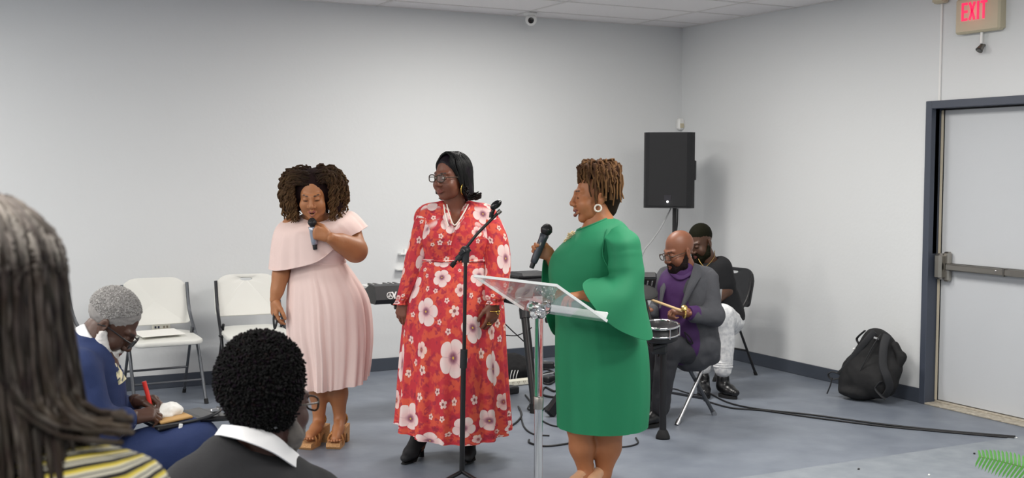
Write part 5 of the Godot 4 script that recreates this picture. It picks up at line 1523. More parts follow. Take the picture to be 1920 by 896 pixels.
func green_singer() -> void:
	var skin := lin("a96d45")
	var t := thing("person", "woman in green bell-sleeved dress singing at the clear lectern", "person", Vector3(3.089, 0, -4.956), -0.5574)
	var hx := facing(Vector3(-0.044, 1.45, 0), 0.02, -1.36, 0.0, 1.06)
	var g := Geo.new()
	g.col = skin
	var s := Soft.new()
	s.cap(Vector3(-0.016, 1.283, 0), Vector3(-0.035, 1.389, 0), 0.085, 0.064, 0.03)
	s.cap(Vector3(-0.065, 1.221, -0.14), Vector3(0.034, 1.229, 0.11), 0.05, 0.05, 0.05)
	s.cap(Vector3(-0.041, 1.088, 0), Vector3(-0.039, 0.833, 0), 0.145, 0.145, 0.05)
	s.cap(Vector3(-0.039, 0.833, 0), Vector3(-0.005, 0.592, 0), 0.15, 0.16, 0.05)
	s.ell(Vector3(-0.069, 1.268, 0.02), Vector3(0.06, 0.03, 0.09), 0.04)
	s.chain([Vector3(0.073, 1.218, 0.14), Vector3(0.105, 0.973, 0.21), Vector3(-0.073, 0.989, 0.31)], [0.05, 0.042, 0.030], 0.03)
	s.chain([Vector3(-0.087, 1.225, -0.16), Vector3(-0.19, 0.959, -0.2), Vector3(-0.264, 1.134, -0.1)], [0.055, 0.05, 0.03], 0.03)
	s.chain([Vector3(-0.089, 0.572, 0.05), Vector3(-0.111, 0.303, 0.05), Vector3(-0.1, 0.196, 0.03), Vector3(-0.078, 0.055, 0.01)], [0.09, 0.062, 0.06, 0.036], 0.03)
	s.chain([Vector3(0.027, 0.56, -0.03), Vector3(0.027, 0.288, -0.03), Vector3(0.025, 0.182, -0.04), Vector3(0.01, 0.042, -0.04)], [0.09, 0.078, 0.070, 0.038], 0.03)
	s.chain([Vector3(-0.078, 0.05, 0.01), Vector3(-0.109, 0.035, 0.06), Vector3(-0.14, 0.002, 0.1)], [0.034, 0.03, 0.022], 0.02)
	s.chain([Vector3(0.01, 0.039, -0.04), Vector3(-0.022, 0.021, 0), Vector3(-0.061, -0.004, 0.05)], [0.036, 0.03, 0.022], 0.02)
	s.build(g, 0.0115)
	head(g, hx, skin, {"full": 1.3, "open": 0.75, "w": 1.06, "eyes": "shut", "lips": lin("7c4238")})
	hand(g, hand_at(Vector3(-0.261, 1.146, -0.095), Vector3(-0.9, 0.36, 0.05), Vector3(-0.05, -0.05, 1)), -1, [0.75, 0.72, 0.78, 0.82, 0.85], skin, 0.03, 0.8)
	hand(g, hand_at(Vector3(-0.068, 0.995, 0.31), Vector3(-1, -0.12, 0.12), Vector3(-0.1, -1, -0.1)), 1, [0.2, 0.35, 0.42, 0.45, 0.5], skin, 0.05)
	obj("body", g, M.skin, t)
	# fitted sheath: rings from the boat neckline to the straight hem
	var rings := [oval(Vector3(-0.053, 1.317, 0), 0.080, 0.10, 0.034), oval(Vector3(-0.035, 1.288, 0), 0.130, 0.155, 0.036), oval(Vector3(-0.029, 1.235, 0), 0.176, 0.19, 0.016), oval(Vector3(-0.05, 1.16, 0), 0.206, 0.2), oval(Vector3(-0.054, 1.088, 0), 0.222, 0.2), oval(Vector3(-0.051, 0.994, 0), 0.215, 0.185), oval(Vector3(-0.037, 0.874, 0), 0.205, 0.185), oval(Vector3(-0.011, 0.726, 0), 0.230, 0.2), oval(Vector3(-0.002, 0.565, 0), 0.238, 0.205), oval(Vector3(0.002, 0.416, 0), 0.235, 0.2), oval(Vector3(0, 0.302, 0), 0.229, 0.195, 0.0, -0.012)]
	g = drape(Geo.new(), rings, 90, 80, 0.004, 5, 0.003, Vector2(1.4, 1.0), 2)
	obj("dress", g, M.green, t)
	obj("side_seam", Geo.new().tube(curve([Vector3(0.098, 0.727, 0.172), Vector3(0.099, 0.597, 0.178), Vector3(0.097, 0.466, 0.176), Vector3(0.096, 0.344, 0.172)]), 0.0022, 6), M.green, t)
	obj("neckband", Geo.new().tube(_loop(rings[0], 40), 0.005, 6), M.green, t)
	# near sleeve: straight to the elbow, then a wide flounce
	var a0 := [Vector3(-0.031, 1.287, 0.09), Vector3(0, 1.274, 0.13), Vector3(0.051, 1.301, 0.14), Vector3(0.083, 1.315, 0.11), Vector3(0.063, 1.307, 0.05), Vector3(0.01, 1.296, 0.04)]
	var a05 := [Vector3(0.01, 1.254, 0.14), Vector3(0.033, 1.239, 0.235), Vector3(0.102, 1.255, 0.245), Vector3(0.159, 1.262, 0.17), Vector3(0.141, 1.266, 0.06), Vector3(0.068, 1.276, 0.05)]
	var a1 := [Vector3(0.021, 1.192, 0.15), Vector3(0.046, 1.189, 0.255), Vector3(0.117, 1.201, 0.265), Vector3(0.178, 1.196, 0.18), Vector3(0.157, 1.189, 0.08), Vector3(0.074, 1.187, 0.06)]
	var a12 := [Vector3(0.027, 1.157, 0.168), Vector3(0.052, 1.157, 0.265), Vector3(0.122, 1.166, 0.272), Vector3(0.183, 1.16, 0.184), Vector3(0.157, 1.153, 0.09), Vector3(0.082, 1.151, 0.075)]
	var a15 := [Vector3(0.024, 1.119, 0.178), Vector3(0.052, 1.12, 0.274), Vector3(0.125, 1.129, 0.282), Vector3(0.188, 1.125, 0.192), Vector3(0.168, 1.121, 0.09), Vector3(0.08, 1.119, 0.075)]
	var a2 := [Vector3(0.03, 1.079, 0.19), Vector3(0.057, 1.075, 0.285), Vector3(0.128, 1.079, 0.295), Vector3(0.193, 1.089, 0.2), Vector3(0.168, 1.08, 0.1), Vector3(0.085, 1.078, 0.09)]
	var a3 := [Vector3(-0.008, 1.067, 0.26), Vector3(0.032, 1.007, 0.365), Vector3(0.117, 0.976, 0.35), Vector3(0.191, 0.988, 0.22), Vector3(0.169, 0.996, 0.12), Vector3(0.075, 1.035, 0.13)]
	var a4 := [Vector3(-0.096, 1.044, 0.325), Vector3(-0.047, 0.953, 0.41), Vector3(0.061, 0.846, 0.4), Vector3(0.217, 0.776, 0.28), Vector3(0.212, 0.839, 0.12), Vector3(0.002, 1.046, 0.2)]
	g = drape(Geo.new(), [a0, a05, a1, a12, a15, a2, a3, a4], 80, 70, 0.004)
	obj("bell_sleeve", g, M.green, t)
	obj("armhole_seam", Geo.new().tube(curve([Vector3(0.015, 1.296, 0.16), Vector3(0, 1.233, 0.19), Vector3(-0.002, 1.17, 0.205), Vector3(0.022, 1.119, 0.21)]), 0.003, 6), M.green, t)
	# far sleeve seen behind the raised forearm
	var b0 := [Vector3(-0.194, 1.035, -0.12), Vector3(-0.171, 0.969, -0.1), Vector3(-0.112, 0.944, -0.16), Vector3(-0.109, 0.981, -0.26), Vector3(-0.143, 1.035, -0.28), Vector3(-0.18, 1.061, -0.2)]
	var b1 := [Vector3(-0.275, 1.049, -0.11), Vector3(-0.268, 0.929, -0.08), Vector3(-0.204, 0.841, -0.14), Vector3(-0.181, 0.866, -0.28), Vector3(-0.21, 0.992, -0.28), Vector3(-0.252, 1.069, -0.2)]
	var b2 := [Vector3(-0.308, 1.118, -0.1), Vector3(-0.307, 0.931, -0.06), Vector3(-0.262, 0.757, -0.1), Vector3(-0.219, 0.741, -0.26), Vector3(-0.243, 0.965, -0.27), Vector3(-0.279, 1.101, -0.18)]
	obj("bell_sleeve", drape(Geo.new(), [b0, b1, b2], 60, 24, 0.004), M.green, t)
	obj("earring", Geo.new().torus(hx * Vector3(0.083, -0.05, 0.004), hx.basis * Basis(Vector3.UP, PI / 2 - 0.15), 0.0155, 0.0045, 22, 8), M.pearl, t)
	# gold flower brooch on the far shoulder
	g = Geo.new()
	var rng := RandomNumberGenerator.new()
	rng.seed = 4
	for i in 9:
		var c := (Vector3(-0.201, 1.211, 0.02)).lerp(Vector3(-0.15, 1.275, 0.07), i / 8.0) + Vector3(rng.randf_range(-0.008, 0.008), rng.randf_range(-0.008, 0.008), 0.012)
		for k in 5:
			var w := TAU * k / 5 + i
			g.ball(c + Vector3(cos(w), sin(w), 0) * 0.0065, Vector3(0.0055, 0.004, 0.003), Basis(Vector3.BACK, w), 5)
		g.ball(c + Vector3(0, 0, 0.003), Vector3.ONE * 0.0035, Basis.IDENTITY, 5)
	obj("brooch", g, M.brooch, t)
	for q in [[Vector3(-0.163, -0.006, 0.13), Vector3(-0.059, 0.004, -0.02)], [Vector3(-0.082, -0.013, 0.08), Vector3(0.027, -0.007, -0.07)]]: pump(t, q[0], q[1], M.nude, 0.06)
	# short locs gathered up on the crown, honey-coloured ends
	rng.seed = 44
	g = Geo.new()
	g.col = lin("241712")
	s = Soft.new()
	s.ell(Vector3(0, 0.052, -0.024), Vector3(0.079, 0.088, 0.094), 0.02)
	s.cap(Vector3(0, 0.0, -0.07), Vector3(0, -0.055, -0.06), 0.056, 0.045, 0.03)
	s.cap(Vector3(0, 0.105, 0.02), Vector3(0, 0.105, -0.06), 0.038, 0.040, 0.03)
	s.ell(Vector3(0, -0.03, 0.10), Vector3(0.075, 0.108, 0.088), 0.012, Basis.IDENTITY, true)
	s.build(g, 0.0075, hx)
	for i in 170:
		var a := rng.randf() * TAU
		var c := Vector3(cos(a), 0, sin(a))
		var rr := 0.2 + 0.8 * sqrt(rng.randf())
		var root := Vector3(c.x * 0.05 * rr, 0.138, -0.02 + c.z * 0.06 * rr)
		var top := root + Vector3(c.x * 0.03 * rr, 0.024 + rng.randf() * 0.014 - 0.026 * rr, c.z * 0.04 * rr)
		var drop := rng.randf_range(0.02, 0.155) * (1.0 if rr > 0.5 else 0.5)
		if c.z > 0.7: drop = minf(drop, 0.05)
		var wide := 0.62 + 0.40 * rr + rng.randf_range(-0.06, 0.06)
		var out := Vector3(c.x * 0.090 * wide, 0.170 - 0.082 * rr * rr + rng.randf_range(-0.012, 0.012), -0.024 + c.z * 0.100 * wide)
		var e := Vector3(c.x * 0.094 * maxf(wide, 0.9), 0.118 - drop, -0.026 + c.z * 0.101 * maxf(wide, 0.9))
		var ps := []
		for p: Vector3 in curve([root, top, top.lerp(out, 0.6) + Vector3(0, 0.004, 0), out, e], 3): ps.append(hx * (p + Vector3(rng.randf() - 0.5, rng.randf() - 0.5, rng.randf() - 0.5) * 0.011))
		var dark := lin("2c1c14").lerp(lin("4a3120"), rng.randf())
		lock(g, ps, 0.0062 + rng.randf() * 0.0035, dark, dark.lerp(lin("8d6843"), rng.randf() * 0.7), 6, 0.18, rng, 1)
	obj("hair", g, M.hair, t)
	microphone("microphone", "dark grey microphone held up by the woman in green dress", Vector3(3.089, 0, -4.956), -0.5574, Vector3(-0.277, 1.308, -0.055), Vector3(-0.363, 1.087, -0.035), M.mic_body, 0.029)

func drummer() -> void:
	var skin := lin("7a4d35")
	var t := thing("person", "bald bearded man in grey blazer drumming with wooden sticks", "person", Vector3(4.389, 0, -6.001), -0.6315)
	var hx := facing(Vector3(-0.073, 1.076, 0.06), 0.30, -0.95)
	var g := Geo.new()
	g.col = skin
	var s := Soft.new()
	s.cap(Vector3(-0.018, 0.928, 0), Vector3(-0.053, 1.021, 0.04), 0.066, 0.06, 0.03)
	s.cap(Vector3(-0.126, 0.883, -0.06), Vector3(0.075, 0.883, -0.02), 0.04, 0.04, 0.04)
	s.cap(Vector3(-0.017, 0.807, -0.02), Vector3(0.021, 0.482, -0.04), 0.11, 0.11, 0.05)
	s.chain([Vector3(0.095, 0.874, 0.02), Vector3(0.136, 0.67, 0.1), Vector3(-0.021, 0.72, 0.27)], [0.04, 0.04, 0.029], 0.02)
	s.chain([Vector3(-0.152, 0.869, -0.06), Vector3(-0.207, 0.665, -0.04), Vector3(-0.267, 0.705, 0.08)], [0.04, 0.038, 0.029], 0.02)
	for q in [[Vector3(0.041, 0.428, -0.02), Vector3(-0.123, 0.498, 0.205), Vector3(-0.177, 0.094, 0.19)], [Vector3(-0.012, 0.414, -0.1), Vector3(-0.199, 0.468, 0.06), Vector3(-0.234, 0.097, 0.08)]]: s.chain(q, [0.065, 0.045, 0.033], 0.02)
	s.build(g, 0.0115)
	head(g, hx, skin, {"full": 1.1, "open": 0.25, "w": 1.03, "eyes": "shut"})
	hand(g, hand_at(Vector3(-0.021, 0.72, 0.27), Vector3(-1, 0.10, 0.12), Vector3(0.05, -1, -0.25)), 1, [0.55, 0.62, 0.85, 0.95, 1.0], skin, 0.03, 0.8)
	hand(g, hand_at(Vector3(-0.267, 0.705, 0.08), Vector3(-1, 0.0, 0.2), Vector3(0.05, -1, 0.1)), -1, [0.55, 0.7, 0.85, 0.95, 1.0], skin, 0.03, 0.8)
	obj("body", g, M.skin, t)
	var nz := FastNoiseLite.new()
	nz.frequency = 9.0; nz.seed = 2
	# shirt under an open blazer
	s = Soft.new()
	s.cap(Vector3(-0.041, 0.922, 0.02), Vector3(-0.055, 0.965, 0.05), 0.074, 0.07, 0.03)
	s.cap(Vector3(-0.064, 0.842, 0), Vector3(-0.033, 0.508, 0.03), 0.15, 0.155, 0.05, 0.9)
	obj("shirt", s.build(Geo.new(), 0.010, Transform3D.IDENTITY, nz, 0.006), M.purple, t)
	s = Soft.new()
	s.cap(Vector3(-0.153, 0.91, -0.06), Vector3(0.098, 0.912, -0.01), 0.062, 0.064, 0.05)
	s.cap(Vector3(-0.017, 0.824, -0.02), Vector3(0.014, 0.485, -0.02), 0.172, 0.175, 0.05, 0.92)
	s.cap(Vector3(0.08, 0.514, 0.05), Vector3(0.149, 0.404, -0.06), 0.07, 0.045, 0.05)
	s.cap(Vector3(-0.175, 0.872, -0.02), Vector3(-0.181, 0.551, 0), 0.06, 0.06, 0.04)
	# the open front
	s.cap(Vector3(-0.077, 0.99, 0.16), Vector3(-0.126, 0.795, 0.2), 0.05, 0.085, 0.02, 1.0, Vector3(0, 0, 1), true)
	s.cap(Vector3(-0.126, 0.795, 0.2), Vector3(-0.083, 0.504, 0.24), 0.085, 0.12, 0.02, 1.0, Vector3(0, 0, 1), true)
	s.ell(Vector3(-0.052, 1.015, 0.05), Vector3(0.085, 0.07, 0.085), 0.015, Basis.IDENTITY, true)
	obj("blazer", s.build(Geo.new(), 0.0105, Transform3D.IDENTITY, nz, 0.010), M.tweed, t)
	s = Soft.new()
	s.chain([Vector3(0.108, 0.9, 0.01), Vector3(0.142, 0.683, 0.1), Vector3(0.021, 0.703, 0.235)], [0.066, 0.062, 0.050], 0.04)
	obj("sleeve", s.build(Geo.new(), 0.010, Transform3D.IDENTITY, nz, 0.010), M.tweed, t)
	s = Soft.new()
	s.chain([Vector3(-0.159, 0.889, -0.06), Vector3(-0.207, 0.665, -0.04), Vector3(-0.241, 0.695, 0.05)], [0.062, 0.058, 0.046], 0.04)
	obj("sleeve", s.build(Geo.new(), 0.010, Transform3D.IDENTITY, nz, 0.010), M.tweed, t)
	for q in [[Vector3(0.03, 0.708, 0.22), Vector3(-0.015, 0.716, 0.265), 0.052, 0.042]]: obj("cuff", Geo.new().tube(PackedVector3Array([q[0], q[1]]), [q[2], q[3]], 16), M.purple, t)
	# lapels: folded cloth lying on the blazer front
	for q in [[[Vector3(0.02, 1.002, 0.035), Vector3(0.002, 0.938, 0.115), Vector3(-0.023, 0.859, 0.165), Vector3(-0.054, 0.746, 0.19)], [Vector3(0.054, 0.982, 0.03), Vector3(0.061, 0.933, 0.09), Vector3(0.022, 0.873, 0.16), Vector3(-0.048, 0.737, 0.195)]], [[Vector3(-0.112, 0.986, 0.03), Vector3(-0.131, 0.931, 0.06), Vector3(-0.155, 0.85, 0.1), Vector3(-0.18, 0.736, 0.13)], [Vector3(-0.139, 0.977, 0.01), Vector3(-0.178, 0.924, 0.03), Vector3(-0.189, 0.847, 0.07), Vector3(-0.193, 0.725, 0.12)]]]:
		var inner := q[0] as Array
		var outer := q[1] as Array
		var ia := curve(inner, 6)
		var oa := curve(outer, 6)
		var fn := func(u: float, v: float) -> Vector3:
			var i := int(v * (ia.size() - 1) + 0.5)
			return ia[i].lerp(oa[i], u) + Vector3(0, 0, 0.014 * sin(u * PI) + 0.008)
		obj("lapel", Geo.new().sheet(fn, 8, ia.size() - 1, 0.006, false), M.tweed, t)
	obj("shirt_collar", Geo.new().tube(curve([Vector3(0.014, 0.994, 0.02), Vector3(-0.005, 0.953, 0.1), Vector3(-0.064, 0.921, 0.125), Vector3(-0.11, 0.945, 0.1), Vector3(-0.125, 0.979, 0.03)]), 0.02, 8, null, 0.35, Vector3(0, 0, 1)), M.purple, t)
	s = Soft.new()
	s.cap(Vector3(0.041, 0.428, -0.02), Vector3(-0.123, 0.499, 0.21), 0.10, 0.078, 0.04)
	s.chain([Vector3(-0.129, 0.499, 0.21), Vector3(-0.154, 0.33, 0.2), Vector3(-0.178, 0.114, 0.19)], [0.078, 0.062, 0.060], 0.03)
	s.cap(Vector3(-0.012, 0.414, -0.1), Vector3(-0.199, 0.468, 0.06), 0.095, 0.075, 0.04)
	s.chain([Vector3(-0.199, 0.468, 0.06), Vector3(-0.216, 0.306, 0.07), Vector3(-0.227, 0.111, 0.08)], [0.075, 0.062, 0.058], 0.03)
	s.cap(Vector3(0.048, 0.447, -0.05), Vector3(-0.013, 0.438, -0.1), 0.12, 0.12, 0.05)
	obj("trousers", s.build(Geo.new(), 0.011, Transform3D.IDENTITY, nz, 0.010), M.trousers, t)
	obj("trouser_pocket", Geo.new().tube(curve([Vector3(-0.036, 0.591, 0.19), Vector3(-0.003, 0.559, 0.19), Vector3(0.017, 0.516, 0.17), Vector3(-0.013, 0.531, 0.185), Vector3(-0.036, 0.591, 0.19)]), 0.004, 6), M.black, t)
	low_shoe(t, Vector3(-0.271, -0.038, 0.29), Vector3(-0.172, 0.012, 0.12), M.leather)
	low_shoe(t, Vector3(-0.309, -0.025, 0.16), Vector3(-0.208, 0.017, 0.02), M.leather)
	# beard, shaved sides and spectacles
	beard(t, hx, lin("17110f"), 1.3, 0.035)
	glasses(t, hx * Transform3D(Basis.IDENTITY, Vector3(0, 0.0, 0.003)), M.tortoise)
	var w := obj("wrist_watch", Geo.new().torus(Vector3(-0.037, 0.721, 0.285), Basis.from_euler(Vector3(0, PI / 2 + 0.25, 0)), 0.034, 0.006, 24, 8), M.watch, t)
	obj("watch_face", Geo.new().lathe([Vector2(0.0005, 0.0), Vector2(0.019, 0.0), Vector2(0.019, 0.008), Vector2(0.0005, 0.009)], 20, Transform3D(Basis(Vector3.RIGHT, 0.9), Vector3(-0.037, 0.751, 0.315))), M.watch, w)
	for q in [["wooden drumstick in the drummer's near hand pointing at the pad", Vector3(-0.05, 0.734, 0.31), Vector3(-0.261, 0.813, 0.36)], ["second drumstick in the drummer's far hand behind the green sleeve", Vector3(-0.286, 0.703, 0.1), Vector3(-0.424, 0.722, 0.2)]]:
		var st := obj("drumstick", Geo.new().tube(PackedVector3Array([q[1], q[1].lerp(q[2], 0.75), q[1].lerp(q[2], 0.93), q[1].lerp(q[2], 0.965), q[2]]), [0.0085, 0.0082, 0.005, 0.0065, 0.003], 10), M.wood)
		st.position = Vector3(4.389, 0, -6.001)
		st.rotation.y = -0.6315
		tag(st, q[0], "drumstick", "")

# a beard that wraps the jaw from ear to ear
func beard(parent: Node3D, hx: Transform3D, c: Color, size := 1.0, long := 0.02, open_face := false) -> void:
	var s := Soft.new()
	for k: float in [-1, 1]:
		s.cap(Vector3(k * 0.070, -0.03, 0.005), Vector3(k * 0.056, -0.075, 0.030), 0.0105 * size, 0.019 * size, 0.02)
		s.cap(Vector3(k * 0.056, -0.075, 0.030), Vector3(k * 0.02, -0.10, 0.062), 0.019 * size, 0.024 * size, 0.02)
		s.cap(Vector3(k * 0.024, -0.05, 0.092), Vector3(k * 0.032, -0.085, 0.078), 0.0065, 0.012, 0.01)
		s.cap(Vector3(0, -0.052, 0.1), Vector3(k * 0.026, -0.055, 0.09), 0.0055, 0.006, 0.006)
	s.cap(Vector3(0, -0.10, 0.068), Vector3(0, -0.105 - long * 0.6, 0.062), 0.026 * size, 0.024 * size, 0.02)
	s.cap(Vector3(-0.03, -0.1, 0.03), Vector3(0.03, -0.1, 0.03), 0.02, 0.02, 0.02)
	var nz := FastNoiseLite.new()
	nz.frequency = 90.0; nz.seed = 5
	var g := Geo.new()
	g.col = c
	s.build(g, 0.0045, hx, nz, 0.004)
	obj("beard", g, M.hair, parent)

func tee_man() -> void:
	var skin := lin("4f3325")
	var t := thing("person", "bearded man in black t-shirt and white jeans behind the drummer", "person", Vector3(5.199, 0, -6.727), -0.6580)
	var hx := facing(Vector3(-0.158, 1.068, 0.03), 0.38, -0.70, 0.05)
	var g := Geo.new()
	g.col = skin
	var s := Soft.new()
	s.cap(Vector3(-0.096, 0.913, 0), Vector3(-0.135, 1.011, 0.03), 0.066, 0.058, 0.03)
	s.cap(Vector3(-0.195, 0.866, -0.04), Vector3(-0.028, 0.88, 0), 0.045, 0.045, 0.05)
	s.cap(Vector3(-0.067, 0.748, -0.01), Vector3(-0.008, 0.564, -0.04), 0.11, 0.12, 0.05)
	s.chain([Vector3(-0.012, 0.882, 0.02), Vector3(0.027, 0.729, 0.05), Vector3(-0.09, 0.642, 0.22)], [0.046, 0.044, 0.030], 0.03)
	s.chain([Vector3(-0.21, 0.881, -0.04), Vector3(-0.245, 0.698, 0), Vector3(-0.193, 0.607, 0.2)], [0.056, 0.046, 0.030], 0.03)
	for q in [[Vector3(0.038, 0.502, -0.02), Vector3(0, 0.559, 0.265), Vector3(0.012, 0.203, 0.24)], [Vector3(-0.053, 0.494, -0.06), Vector3(-0.155, 0.528, 0.2), Vector3(-0.128, 0.2, 0.2)]]: s.chain(q, [0.065, 0.048, 0.035], 0.02)
	s.build(g, 0.0115)
	head(g, hx, skin, {"full": 1.05, "w": 1.02, "eyes": "shut"})
	hand(g, hand_at(Vector3(-0.09, 0.642, 0.22), Vector3(-0.8, -0.3, 0.3), Vector3(0, -1, 0)), 1, [0.3, 0.4, 0.5, 0.5, 0.5], skin)
	hand(g, hand_at(Vector3(-0.193, 0.607, 0.2), Vector3(0.4, -0.6, 0.5), Vector3(0, -1, -0.2)), -1, [0.3, 0.4, 0.5, 0.5, 0.5], skin)
	obj("body", g, M.skin, t)
	var nz := FastNoiseLite.new()
	nz.frequency = 6.0; nz.seed = 12
	s = Soft.new()
	s.cap(Vector3(-0.199, 0.87, -0.04), Vector3(-0.02, 0.888, 0), 0.070, 0.072, 0.05)
	s.cap(Vector3(-0.083, 0.817, -0.01), Vector3(0, 0.545, -0.04), 0.15, 0.165, 0.05, 0.9)
	s.chain([Vector3(-0.005, 0.89, 0.02), Vector3(0.023, 0.785, 0.04)], [0.066, 0.064], 0.04)
	s.chain([Vector3(-0.202, 0.87, -0.04), Vector3(-0.231, 0.755, -0.02)], [0.066, 0.062], 0.04)
	s.ell(Vector3(-0.112, 0.988, 0.03), Vector3(0.085, 0.07, 0.085), 0.012, Basis.IDENTITY, true)
	obj("shirt", s.build(Geo.new(), 0.0105, Transform3D.IDENTITY, nz, 0.008), M.tee, t)
	s = Soft.new()
	s.cap(Vector3(0.038, 0.502, -0.02), Vector3(0, 0.568, 0.27), 0.10, 0.085, 0.04)
	s.chain([Vector3(0, 0.56, 0.27), Vector3(0.017, 0.393, 0.25), Vector3(0.012, 0.203, 0.24)], [0.085, 0.068, 0.062], 0.03)
	s.cap(Vector3(-0.053, 0.494, -0.06), Vector3(-0.155, 0.532, 0.2), 0.10, 0.08, 0.04)
	s.chain([Vector3(-0.155, 0.525, 0.2), Vector3(-0.138, 0.381, 0.2), Vector3(-0.128, 0.2, 0.2)], [0.08, 0.066, 0.06], 0.03)
	s.cap(Vector3(0.038, 0.514, -0.05), Vector3(-0.053, 0.51, -0.06), 0.12, 0.12, 0.05)
	nz.frequency = 9.0
	obj("jeans", s.build(Geo.new(), 0.0095, Transform3D.IDENTITY, nz, 0.012), M.jeans, t)
	for y in 3: obj("cuff_fold", Geo.new().torus((Vector3(0.012, 0.226, 0.24)) + Vector3(0, 0.02 * y - 0.012, 0), Basis(Vector3.RIGHT, PI / 2 + 0.1 * (y - 1)), 0.058, 0.011, 22, 8), M.jeans, t)
	low_shoe(t, Vector3(0.105, 0.067, 0.32), Vector3(-0.008, 0.098, 0.2), M.leather)
	low_shoe(t, Vector3(-0.109, 0.085, 0.36), Vector3(-0.128, 0.113, 0.18), M.leather)
	obj("chain_necklace", Geo.new().tube(curve([Vector3(-0.06, 1.01, 0), Vector3(-0.062, 0.968, 0.055), Vector3(-0.091, 0.929, 0.1), Vector3(-0.124, 0.904, 0.13), Vector3(-0.154, 0.929, 0.12), Vector3(-0.178, 0.968, 0.08)]), 0.0024, 6), M.gold_dull, t)
	beard(t, hx, lin("120d0c"), 1.25, 0.028)
	# close-cropped hair with a sharp hairline
	s = Soft.new()
	s.ell(Vector3(0, 0.05, -0.018), Vector3(0.0748, 0.0885, 0.0955), 0.02)
	s.ell(Vector3(0, -0.03, 0.10), Vector3(0.085, 0.105, 0.075), 0.006, Basis.IDENTITY, true)
	s.ell(Vector3(0, -0.07, -0.02), Vector3(0.1, 0.07, 0.13), 0.006, Basis.IDENTITY, true)
	g = Geo.new()
	g.col = lin("100d0c")
	nz.frequency = 120.0
	s.build(g, 0.0055, hx, nz, 0.002)
	obj("hair", g, M.hair, t)

